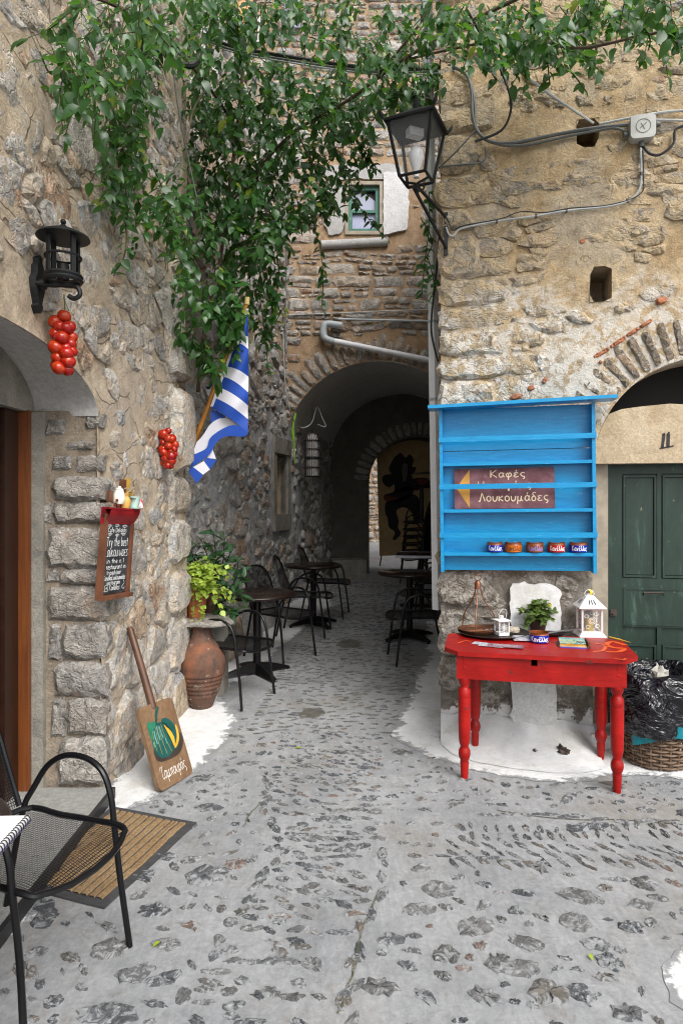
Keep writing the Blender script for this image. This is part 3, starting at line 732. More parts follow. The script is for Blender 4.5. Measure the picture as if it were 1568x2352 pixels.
step = tag(MB().box((-1.62, 2.56, .03), (.70, 2.12, .062)).build('doorstep', M['step']), 'low speckled cement step in front of the brown door', 'step')
mb = MB(); mb.box((-1.262, 2.56, .034), (.022, 2.12, .06)); mb.build('painted_edge', plain('black_paint', (.02, .02, .022), .5, dark=(.35, .34, .33), dth=.66), step)

# ------------------------------------------------------------------ alley wall on the left
alley = thing('stone_wall', 'dark rough stone alley wall with the small framed niche', 'wall', (-1.2, 7.5, 0))
nu0, nv0 = WP.hit(640, 1182); nu1, nv1 = WP.hit(655, 1046)
nu0 = WP.hit(631, 1110)[0]; nu1 = WP.hit(657, 1110)[0]
wallgrid('wall', WP, -4.6, 3.2, -.1, 7.0, .07, [op_rect(nu0, nu1, nv0, nv1)], .03, 8, M['mortar_passage'], alley)
pp = voronoi(-4.4, 3.1, 0, 6.9, lambda u, v, g: g.uniform(.06, .15), 1.3, 8500, 9)
def skip_p(p, c): return any(nu0 - .16 < q[0] < nu1 + .16 and nv0 - .2 < q[1] < nv1 + .2 for q in p)
lay(pp, WP, M['stone_passage'], alley, .030, .028, 13, skip_p, rough=.75, tilt=.5, keep=.9, n=13, jr=(.3, 1.7))
lay(voronoi(-4.4, 0.2, 0, 4.5, lambda u, v, g: g.uniform(.02, .045), 1.3, 2400, 19), WP, M['stone_passage'], alley, .006, .02, 20, skip_p, rough=.6, n=8, cap=0, edge=.1, keep=.6)
mb = MB()
for a, b, c, d, q in ((nu0 - .13, nu0, nv0, nv1, .035), (nu1, nu1 + .13, nv0, nv1, .035)):
    mb.box((0, 0, 0), (1, 1, 1), Matrix.Translation(WP.P((a + b) / 2, (c + d) / 2, -.02)) @ WP.frame(0, 0).to_3x3().to_4x4() @ Matrix.Diagonal((b - a, .11, d - c, 1)))
mb.build('niche_jamb', M['cement'], alley)
for nm, c, d in (('niche_lintel', nv1, nv1 + .22), ('niche_sill', nv0 - .22, nv0)):
    mb = MB(); mb.box((0, 0, 0), (1, 1, 1), Matrix.Translation(WP.P((nu0 + nu1) / 2, (c + d) / 2, -.015)) @ WP.frame(0, 0).to_3x3().to_4x4() @ Matrix.Diagonal((nu1 - nu0 + .24, .13, d - c, 1))); mb.build(nm, M['cement'], alley)
mb = MB()
q = [WP.P(u, v, d) for d in (0, -.38) for u, v in ((nu0, nv0), (nu1, nv0), (nu1, nv1), (nu0, nv1))]
mb.add(q, [(4, 5, 6, 7), (0, 1, 5, 4), (1, 2, 6, 5), (2, 3, 7, 6), (3, 0, 4, 7)]); mb.build('niche_recess', M['cement'], alley)
wm = thing('painted_board', 'red watermelon-slice painted wooden board leaning in the wall niche', 'board', WP.P(nu0 + .3, nv0, -.2))
F = WP.frame(nu0 + .22, nv0 + .005, -.17)
def egg(s): return [(s * .11 * math.sin(a) * (1 + .0), .30 - .30 * math.cos(a)) for a in np.linspace(0, 2 * math.pi, 20, endpoint=False)]
for sc, dd, cl, nmx in ((1, 0, (.05, .13, .06), 'rind'), (.9, .012, (.75, .72, .66), 'white_rind'), (.8, .022, (.50, .02, .03), 'red_flesh')):
    mb = MB(); P_ = [(u * sc, .3 + (v - .3) * sc) for u, v in egg(1)]
    mb.prism(P_, lambda u, v: F @ Vector((u, dd + .012, v)), lambda u, v: F @ Vector((u, dd - .006, v))); mb.build(nmx, plain(nmx, cl, .5), wm)
# low ledge along that wall
ledge = thing('stone_ledge', 'low rough stone ledge along the alley wall behind the black chairs', 'ledge', (-1.3, 6.3, .05))
g = np.random.default_rng(41)
for i, (u0, u1, hh, dd) in enumerate(((-3.9, -3.2, .42, .34), (-3.2, -2.5, .38, .32), (-2.5, -1.9, .33, .3), (-1.9, -1.1, .26, .26))):
    mb = MB(); Q = [(u0 + .01, 0), (u1 - .01, 0), (u1, .28), (u0, .3)]
    zb = float(gz(-1, WP.P(u0, 0).y))
    stone_mb(mb, [(u0, 0), (u1 - .012, 0), (u1 - .02, dd), ((u0 + u1) / 2, dd + .03), (u0, dd)], lambda u, v, d: WP.P(u, zb + max(-.1, d), v), hh, g, 16, .05, .03, .05, back=.1)
    mb.build('ledge_stone', M['stone_passage'], ledge, smooth=True, ang=24)
# ------------------------------------------------------------------ house over the tunnel
back = thing('stone_house', 'pale thin-coursed stone house standing over the dark vaulted passage', 'house', (.5, 9.5, .2))
AC, AR, AZ = .56, 1.41, 2.28
wx0, wz1 = WB.hit(792, 418); wx1, wz0 = WB.hit(879, 540)
op_win = op_rect(wx0, wx1, wz0, wz1)
h2x0, h2z1 = WB.hit(505, 40); h2x1, h2z0 = WB.hit(600, 105)
op_w2 = op_rect(h2x0, h2x1, h2z0, h2z1)
wallgrid('wall', WB, -2.6, 4.2, 0, 9.6, .08, [op_arch(AC, AR, AZ, AR), op_win, op_w2], .012, 15, M['mortar_back'], back)
tx0, tz1 = WB.hit(883, 398); tx1, tz0 = WB.hit(935, 530)
def skip_b(p, c):
    for q in list(p) + [c]:
        if q[1] < 1.9: return True
        if math.hypot(q[0] - AC, q[1] - AZ) < AR + .36 and q[1] > AZ - .1: return True
        if wx0 - .05 < q[0] < tx1 + .02 and wz0 - .03 < q[1] < wz1 + .05: return True
        if wx0 - .35 < q[0] < wx1 + .06 and wz0 - .2 < q[1] < wz0: return True
        if wx0 - .05 < q[0] < 1.1 and wz1 + .02 < q[1] < wz1 + .32: return True
        if h2x0 - .05 < q[0] < h2x1 + .05 and h2z0 - .05 < q[1] < h2z1 + .05: return True
    if c[0] < -1.35 or c[0] > 1.7: return True
pb = courses(-1.5, 1.75, 2.3, 9.5, .07, .21, .14, .48, 17, .05, .45)
lay(pb, WB, M['stone_back'], back, .018, .026, 18, skip_b, n=12, rough=.3, tilt=.3, chaik=1, edge=.05, jr=(.3, 1.5))
g = np.random.default_rng(51); a = .04
while a < math.pi:
    da = g.uniform(.055, .10); l = g.uniform(.26, .40); j = .012
    t0, t1 = a + j / AR, a + da - j / AR; r0, r1 = AR + .005, AR + l
    mb = MB(); q = [(AC + r * math.cos(t), AZ + r * math.sin(t)) for r, t in ((r0, t0), (r0, t1), (r1, t1), ((r1 + .01), (t0 + t1) / 2), (r1, t0))]
    stone_mb(mb, q, WB.P, g.uniform(.02, .045), g, 12, .25, .03, .2); mb.build('arch_stone', M['stone_back'], back, smooth=True, ang=24); a += da
# window, sill, reveals
M['greenwood'] = plain('green_window_paint', (.03, .14, .10), .5, dark=(.34, .30, .24), dsc=14, dth=.64)
M['oldwood'] = plain('weathered_wood', (.30, .26, .20), .8, dark=(.10, .22, .17), dsc=9, dth=.64, bump=.3)
M['paleslab'] = mortar_mat('paleslab', [(.3, (.56, .555, .56)), (.7, (.68, .68, .69))], sc=6, grit=55, bump=.5)
M['greystone'] = mortar_mat('greystone', [(.3, (.34, .335, .33)), (.7, (.46, .45, .44))], sc=6, grit=60, bump=.5)
win = link('window', MB().box(((wx0 + wx1) / 2, 9.62, (wz0 + wz1) / 2), (wx1 - wx0, .02, wz1 - wz0)).mesh('window_back', plain('window_dark', (.03, .03, .035), .6)), back)
def frame_mb(x0, x1, z0, z1, y, w, d):
    m = MB(); cx, cz = (x0 + x1) / 2, (z0 + z1) / 2
    m.box((x0 + w / 2, y, cz), (w, d, z1 - z0)); m.box((x1 - w / 2, y, cz), (w, d, z1 - z0)); m.box((cx, y, z0 + w / 2), (x1 - x0 - 2 * w, d, w)); m.box((cx, y, z1 - w / 2), (x1 - x0 - 2 * w, d, w)); return m
frame_mb(wx0, wx1, wz0, wz1, 9.52, .05, .10).build('outer_frame', M['oldwood'], win)
m = frame_mb(wx0 + .052, wx1 - .052, wz0 + .052, wz1 - .052, 9.555, .055, .05); m.box(((wx0 + wx1) / 2, 9.555, wz0 + .36), (wx1 - wx0 - .22, .045, .04)); m.build('frame', M['greenwood'], win)
gl = NT('window_glass'); M['pane'] = gl.fin((.33, .35, .46), .25, spec=.6)
M['lace'] = plain('lace_curtain', (.38, .40, .55), .8, var=.15, sc=40)
MB().box(((wx0 + wx1) / 2, 9.585, wz0 + .20), (wx1 - wx0 - .2, .008, .30)).build('curtain', M['lace'], win)
MB().add([(wx0 + .1, 9.58, wz0 + .38), (wx1 - .1, 9.58, wz0 + .38), (wx1 - .1, 9.58, wz0 + .52), (wx1 - .28, 9.58, wz1 - .11), (wx0 + .1, 9.58, wz1 - .11)], [(0, 1, 2, 3, 4)]).build('pane', M['pane'], win)
def slab(name, poly, d0, d1, mat, W=WB, par=back, seed=1, ch=1):
    q = np.random.default_rng(seed); m = MB(); P2 = resample(poly, 36, ch); P2 = [(u + q.normal() * .006, v + q.normal() * .006) for u, v in P2]
    m.prism(P2, lambda u, v: W.P(u, v, d1), lambda u, v: W.P(u, v, -d0)); return m.build(name, mat, par)
slab('pale_jamb', [(wx1 + .005, wz0 - .01), (tx1, tz0), (tx1 + .02, (tz0 + tz1) / 2), (tx1 + .01, tz1), (wx1 + .005, tz1)], .05, .05, M['paleslab'], ch=0)
slab('pale_jamb', [(wx0 - .30, wz0), (wx0 - .005, wz0), (wx0 - .005, wz1), (wx0 - .28, wz1)], .05, .035, M['greystone'], seed=2)
slab('window_lintel', [(wx0 - .3, wz1 + .03), (.88, wz1 + .03), (.90, wz1 + .26), (wx0 - .3, wz1 + .25)], .05, .03, M['greystone'], seed=3)
sx0, sz1 = WB.hit(738, 548); sx1, sz0 = WB.hit(885, 572)
mb = MB(); mb.tube([Vector((sx0, 9.47, (sz0 + sz1) / 2 - .03)), Vector((sx1 + .03, 9.47, (sz0 + sz1) / 2 + .02))], .065, 12); mb.build('window_sill', M['greystone'], back, smooth=True)
w2 = link('window', MB().box(((h2x0 + h2x1) / 2, 9.6, (h2z0 + h2z1) / 2), (h2x1 - h2x0, .02, h2z1 - h2z0)).mesh('window_back', plain('window_dark2', (.05, .05, .05), .6)), back)
frame_mb(h2x0, h2x1, h2z0, h2z1, 9.5, .05, .1).build('frame', M['paleslab'], w2)
sa = WB.hit(552, 100); sb = WB.hit(592, 55)
MB().box(((sa[0] + sb[0]) / 2, 9.35, (sa[1] + sb[1]) / 2 + .1), (sb[0] - sa[0], .05, .5)).build('shutter', plain('ochre_shutter', (.55, .30, .12), .6), w2)
fa = WB.hit(655, 75); fb = WB.hit(688, 20)
frame_mb(fa[0], fb[0] + .02, fa[1], fb[1] + .1, 9.42, .05, .05).build('open_casement', plain('grey_casement', (.20, .20, .27), .5), w2)
# vaulted passage behind the arch
def vault(s, t):
    a = math.pi * (1 - s); y = 9.5 + 3.0 * t; r = AR + .02 * float(fbm(s * 9, t * 7, 3)); return Vector((AC + .2 * (y - 9.5) + r * math.cos(a), y, AZ + r * math.sin(a)))
MB().grid(vault, 28, 14).build('vault', M['vault_plaster'], back, smooth=True)
mb = MB(); mb.add([(AC + AR, 9.5, 0), (AC + AR + .6, 12.5, 0), (AC + AR + .6, 12.5, AZ + .02), (AC + AR, 9.5, AZ + .02)], [(0, 1, 2, 3)]); mb.build('passage_wall', M['mortar_passage'], back)
WE = Wall((0, 12.5), (1, 0)); EC, ER, EZ = 1.46, .93, 2.0
wallgrid('end_wall', WE, -1.0, 4.2, -.1, 5, .07, [op_arch(EC, ER, EZ, .88)], .02, 19, M['end_plaster'], back)
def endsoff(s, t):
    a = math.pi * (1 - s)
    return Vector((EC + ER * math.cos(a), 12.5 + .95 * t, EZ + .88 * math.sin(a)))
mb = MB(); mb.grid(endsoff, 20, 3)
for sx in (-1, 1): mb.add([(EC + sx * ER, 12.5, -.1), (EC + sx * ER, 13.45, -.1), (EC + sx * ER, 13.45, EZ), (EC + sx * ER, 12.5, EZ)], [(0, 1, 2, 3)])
mb.build('end_arch', M['end_plaster'], back, smooth=True)
g = np.random.default_rng(61); a = .1
while a < math.pi - .1:
    da = g.uniform(.10, .15); mb = MB(); q = [(EC + r * math.cos(t), EZ + r * .95 * math.sin(t)) for r, t in ((.95, a + .012), (.95, a + da - .012), (1.22, a + da - .012), (1.22, a + .012))]
    stone_mb(mb, q, WE.P, .02, g, 10, .2, .03, .2); mb.build('arch_stone', M['stone_passage'], back, smooth=True, ang=24); a += da
wallgrid('outer_end_wall', Wall((0, 13.46), (1, 0)), -3.0, 5.2, -.1, 6, .2, [op_arch(EC, ER, EZ, .88)], .01, 19, M['mortar_back'], back)
WF = Wall((0, 19), (1, 0))
far = thing('stone_wall', 'daylit rust-brown rubble wall seen beyond the dark passage', 'wall', (1, 19, .4))
wallgrid('wall', WF, -3, 5, 0, 6, .3, [], .02, 23, M['mortar_back'], far)
lay([p for p in courses(.4, 2.3, .2, 4.2, .10, .24, .16, .5, 24, .05, .4)], WF, M['stone_back'], far, .02, .05, 25, None, n=10, rough=.35)
bench = tag(MB().box((0, 0, .16), (.62, .5, .34)).build('stone_block', M['cement'], None), 'squared grey stone block at the foot of the dark pier', 'block'); bench.location = G(.1, 12.05); bench.rotation_euler = (0, 0, .2)
# ------------------------------------------------------------------ right house
right = thing('stone_house', 'tan rendered stone house with the arched green door and blue wall shelf', 'house', (.704, 4.632, 0))
rc, rv = WR.hit(1636, 1075); RR = .745
RC, RV = rc, 1.86
rects = []
for cx, cy, w, h in ((1349, 306, 52, 62), (1379, 652, 50, 78)):
    u0, v1 = WR.hit(cx - w / 2, cy - h / 2); u1, v0 = WR.hit(cx + w / 2, cy + h / 2); rects.append((u0, u1, v0, v1))
wallgrid('wall', WR, 0, 4.2, -.05, 6.6, .032, [op_arch(RC, RR, RV, RR)] + [op_rect(*r) for r in rects], .030, 33, M['mortar_right'], right)
def skip_r(p, c):
    for q in list(p) + [c]:
        if abs(q[0] - RC) < RR + .04 and q[1] < RV + .05: return True
        if q[1] > RV and math.hypot(q[0] - RC, q[1] - RV) < RR + .40: return True
        if q[0] < .0: return True
        for a, b, d, e in rects:
            if a - .02 < q[0] < b + .02 and d - .02 < q[1] < e + .02: return True
pr = courses(.0, 3.6, .18, 6.3, .13, .30, .22, .62, 35, .04, .35)
lay(pr, WR, M['stone_right'], right, .030, .007, 36, skip_r, n=22, rough=.75, tilt=.45, edge=.07, keep=.72, jr=(.2, 2.0), chaik=1)
pr2 = voronoi(.05, 2.6, .25, 5.6, lambda u, v, g: g.uniform(.02, .06), 1.7, 2600, 37)
lay(pr2, WR, M['stone_right'], right, .007, .010, 38, skip_r, n=10, rough=.7, keep=.55, cap=90, edge=.1)
g = np.random.default_rng(39)
v = .3
while v < 6.2:   # quoins on the alley corner
    h = g.uniform(.16, .34); w = g.uniform(.22, .5); mb = MB()
    stone_mb(mb, [(-.015, v + .008), (w + g.normal() * .05, v + .008), (w + g.normal() * .05, v + h / 2), (w + g.normal() * .06, v + h - .008), (-.015, v + h - .008), (-.02 + g.normal() * .012, v + h / 2)], WR.P, g.uniform(.014, .034), g, 22, .8, .035, .3, back=.14); mb.build('quoin', M['stone_right'], right, smooth=True, ang=24); v += h
for i in range(30):   # whitewashed arch ring
    a0 = math.pi * (1.0 - i * .032) ; a1 = a0 - .032 * math.pi * g.uniform(.46, .60); mb = MB(); l = g.uniform(.25, .285)
    if i == 0: continue
    q = [(RC + r * math.cos(t), RV + r * math.sin(t)) for r, t in ((RR + .02, a0), (RR + .02, a1), (RR + l, a1 - .01), (RR + l, a0 - .01))]
    stone_mb(mb, q, WR.P, .012, g, 18, .6, .04, .3, chaik=0); mb.build('arch_stone', M['voussoir_right'], right, smooth=True, ang=24)
brk = plain('brick_red', (.34, .13, .065), .9, var=.4, sc=20, bump=.5)
for x0, y0, x1, y1, w in ((1361, 822, 1398, 800, 9), (1400, 798, 1436, 774, 9), (1438, 772, 1466, 754, 9), (1468, 752, 1496, 735, 8), (1330, 560, 1342, 552, 14), (1506, 694, 1530, 686, 16), (1210, 895, 1226, 888, 13), (1172, 915, 1196, 908, 12), (1246, 880, 1254, 868, 9), (1375, 835, 1380, 830, 8)):
    a, b = WR.hit(x0, y0), WR.hit(x1, y1); d = Vector((b[0] - a[0], b[1] - a[1])); n_ = Vector((-d.y, d.x)).normalized() * w / 340 / 2; mb = MB()
    stone_mb(mb, [(a[0] - n_.x, a[1] - n_.y), (b[0] - n_.x, b[1] - n_.y), (b[0] + n_.x, b[1] + n_.y), (a[0] + n_.x, a[1] + n_.y)], WR.P, .022, g, 12, .4, .04, .2); mb.build('brick', brk, right, smooth=True, ang=24)
# side facing the alley, putlog holes
ws = Wall((.704, 4.632), (.235, 1)); ws.n = Vector((-1, .235, 0)).normalized()
wallgrid('side_wall', ws, 0, 5.2, -.05, 6.6, .1, [], .015, 43, M['mortar_right'], right)
for a, b, d, e in rects:
    mb = MB(); q = [WR.P(u, v, k) for k in (0, -.35) for u, v in ((a, d), (b, d), (b, e), (a, e))]
    mb.add(q, [(4, 5, 6, 7), (0, 1, 5, 4), (1, 2, 6, 5), (2, 3, 7, 6), (3, 0, 4, 7)]); mb.build('wall_hole', M['mortar_right'], right)
# arch reveal, lintel with number, green door
def rsoff(s, t):
    a = math.pi * (1 - s); return WR.P(RC + RR * math.cos(a), RV + RR * math.sin(a), -.34 * t)
mb = MB(); mb.grid(rsoff, 26, 4)
mb.add([WR.P(RC - RR, -.05, 0), WR.P(RC - RR, -.05, -.34), WR.P(RC - RR, RV, -.34), WR.P(RC - RR, RV, 0)], [(0, 1, 2, 3)])
mb.add([WR.P(RC + RR, -.05, 0), WR.P(RC + RR, -.05, -.34), WR.P(RC + RR, RV, -.34), WR.P(RC + RR, RV, 0)], [(0, 3, 2, 1)])
mb.build('arch_reveal', M['mortar_right'], right, smooth=True)
dv = WR.hit(1480, 1064, -.05)[1]
lt = WR.hit(1480, 935, -.05)[1]
top = [(RC + .62, lt - .01), (RC + .4, lt + .04), (RC + .1, lt + .035), (RC - .1, lt + .005), (RC - .25, lt + .018), (RC - .42, lt + .005), (RC - .55, lt - .01)]
arc = [(RC + (RR - .008) * math.cos(a), RV + (RR - .008) * math.sin(a)) for a in np.linspace(2.60, 3.1, 10)]
P_ = [(RC - .735, dv), (RC + .73, dv)] + top + arc
mb = MB(); mb.prism(P_, lambda u, v: WR.P(u, v, -.045), lambda u, v: WR.P(u, v, -.30)); lint = mb.build('door_lintel', M['lintel'], right)
MB().add([WR.P(RC - .75, dv, -.33), WR.P(RC + .75, dv, -.33), WR.P(RC + .75, RV + .75, -.33), WR.P(RC - .75, RV + .75, -.33)], [(0, 1, 2, 3)]).build('dark_opening', plain('dark_void', (.01, .01, .01), .9), right)
M['blackpaint'] = plain('faded_black_paint', (.035, .033, .035), .9, var=.5, sc=60)
mb = MB()
def num(pts, w): mb.ribbon([(WR.hit(x, y, -.04)) for x, y in pts], w, lambda u, v: WR.P(u, v, -.041))
num([(1520, 1029), (1524, 998)], .017); num([(1533, 1028), (1534, 996)], .02); num([(1520, 999), (1526, 996)], .012); num([(1531, 1000), (1536, 992)], .012); num([(1514, 1030), (1546, 1024)], .009)
num([(1585, 1030), (1580, 1000)], .016); mb.build('house_number', M['blackpaint'], right)
gd = NT('green_door_paint'); v = gd.map(gd.p, (1, 1, .25)); n1 = gd.noise(7, 8, .7, .4, v); n2 = gd.noise(22, 6, .65)
cc = gd.mix(gd.sm(n1, .3, .75), (.0045, .017, .011), (.014, .040, .026)); cc = gd.mix(gd.math('MULTIPLY', gd.sm(n1, .56, .70), .6), cc, (.10, .17, .14)); cc = gd.mix(gd.sm(n2, .67, .72), cc, (.22, .18, .12))
M['green'] = gd.fin(cc, .5, gd.bump(n2, .15, .004))
DP = -.16; uL = WR.hit(1392, 1250, DP)[0]; uM = uL + .66; uR = uL + 1.32
door = link('green_door', MB().box((0, 0, 0), (1, 1, 1), Matrix.Translation(WR.P((uL + uR) / 2, dv / 2, DP - .035)) @ WR.frame(0, 0).to_3x3().to_4x4() @ Matrix.Diagonal((uR - uL, .03, dv, 1))).mesh('door_board', M['green']), right)
def bx(mb, u0, u1, v0, v1, d0, d1, W=WR): mb.box((0, 0, 0), (1, 1, 1), Matrix.Translation(W.P((u0 + u1) / 2, (v0 + v1) / 2, (d0 + d1) / 2)) @ W.frame(0, 0).to_3x3().to_4x4() @ Matrix.Diagonal((abs(u1 - u0), abs(d1 - d0), abs(v1 - v0), 1)))
ud = lambda x: WR.hit(x, 1250, DP)[0]; vd = lambda y: WR.hit(1480, y, DP)[1]
for (v0, v1) in ((vd(1088), dv), (vd(1440), vd(1328)), (.02, vd(1690))): bx(mb := MB(), uL, uR, v0, v1, DP - .02, DP); mb.build('rail', M['green'], door)
for (u0, u1) in ((uL, ud(1428)), (ud(1508), ud(1518)), (ud(1600), ud(1660))):
    for (v0, v1) in ((vd(1328), vd(1088)), (vd(1690), vd(1440))): bx(mb := MB(), u0, u1, v0, v1, DP - .02, DP - .002); mb.build('stile', M['green'], door)
def panel(x0, x1, y0, y1):
    m = MB(); a, b, c, d = ud(x0), ud(x1), vd(y1), vd(y0)
    bx(m, a + .018, b - .018, c + .018, d - .018, DP - .02, DP - .006)
    m.build('panel', M['green'], door)
    m = MB(); w = .014
    bx(m, a, b, d - w, d, DP - .02, DP + .006); bx(m, a, b, c, c + w, DP - .02, DP + .006); bx(m, a, a + w, c + w, d - w, DP - .02, DP + .006); bx(m, b - w, b, c + w, d - w, DP - .02, DP + .006); m.build('moulding', M['green'], door)
for q in ((1430, 1506, 1092, 1326), (1520, 1598, 1092, 1326), (1430, 1598, 1350, 1436), (1430, 1506, 1480, 1686), (1520, 1598, 1480, 1686)): panel(*q)
M['rust'] = plain('rusty_iron', (.045, .03, .022), .6, bump=.3)
mb = MB(); mb.tube([WR.at(1476, 1366, DP + .02), WR.at(1478, 1362, DP + .045), WR.at(1520, 1361, DP + .045), WR.at(1523, 1366, DP + .02)], .007, 8); mb.build('handle', M['rust'], door, smooth=True)
mb = MB(); bx(mb, ud(1400), ud(1414), vd(1417), vd(1402), DP, DP + .014); mb.ball(WR.at(1407, 1410, DP + .02), .008, 8, 6); mb.build('lock', M['rust'], door)
mb = MB(); bx(mb, RC - RR + .0, uL + .004, 0, dv, DP - .04, DP + .03); mb.build('door_post', M['oldwood'], right)
bx(mb := MB(), RC - RR - .02, RC + RR, -.05, .10, -.3, .10); mb.build('threshold', M['whitewash'], right)

# whitewashed skirt, buttress strip and cement patch low on the wall
mb = MB()
edge_px = [(1012, 1712), (1040, 1735), (1090, 1752), (1180, 1768), (1270, 1778), (1340, 1778), (1390, 1768)]
EP = [gpx(*p) for p in edge_px]
def skirt(s, t):
    k = s * (len(EP) - 1); i = min(int(k), len(EP) - 2); f = k - i
    e = Vector((EP[i][0] * (1 - f) + EP[i + 1][0] * f, EP[i][1] * (1 - f) + EP[i + 1][1] * f, 0)); e.z = float(gz(e.x, e.y)) + .008
    u = s * 1.02; w = WR.P(u, .15 + .05 * float(fbm(u * 5, 3, 3)), .018)
    q = t * t * (3 - 2 * t) if False else t
    p = w.lerp(e, q); hgt = w.z * (1 - t) ** 2.2 + e.z * (1 - (1 - t) ** 2.2)
    p.z = hgt + .012 * float(fbm(p.x * 6, p.y * 6, 3)) * (4 * t * (1 - t)); return p
mb.grid(skirt, 50, 14); mb.build('whitewash_skirt', M['whitewash'], right, smooth=True)
slab('white_paint_patch', [WR.hit(*p) for p in ((1172, 1460), (1170, 1400), (1171, 1342), (1200, 1335), (1222, 1342), (1250, 1337), (1284, 1346), (1287, 1400), (1281, 1460))], .02, .048, M['whitewash'], WR, right, 5, 0)
slab('white_buttress', [WR.hit(*p) for p in ((1175, 1690), (1172, 1500), (1265, 1500), (1276, 1560), (1274, 1690))], .02, .055, mortar_mat('pale_cement', [(.3, (.50, .50, .49)), (.7, (.66, .66, .65))], sc=4, grit=60, bump=.4), WR, right, 6)
slab('drain_slab', [WR.hit(*p, .27) for p in ((1242, 1746), (1246, 1722), (1340, 1731), (1350, 1751), (1300, 1757))], -.10, .29, M['whitewash'], WR, right, 7)
for x, y, r in ((1228, 1733, .058), (1360, 1752, .036), (1292, 1722, .042), (1255, 1752, .022)):
    mb = MB(); p = WR.at(x, y, .27) - Vector((0, 0, .016)); mb.ball(p, (r, .045, r * .75), 12, 7); mb.v = [tuple(Vector(q) + Vector((g.normal(), g.normal(), g.normal())) * .009) for q in mb.v]; mb.build('hole_shade_lump', M['rust'], right)  # solid lumps; the dark rust tone paints in the shade of broken holes

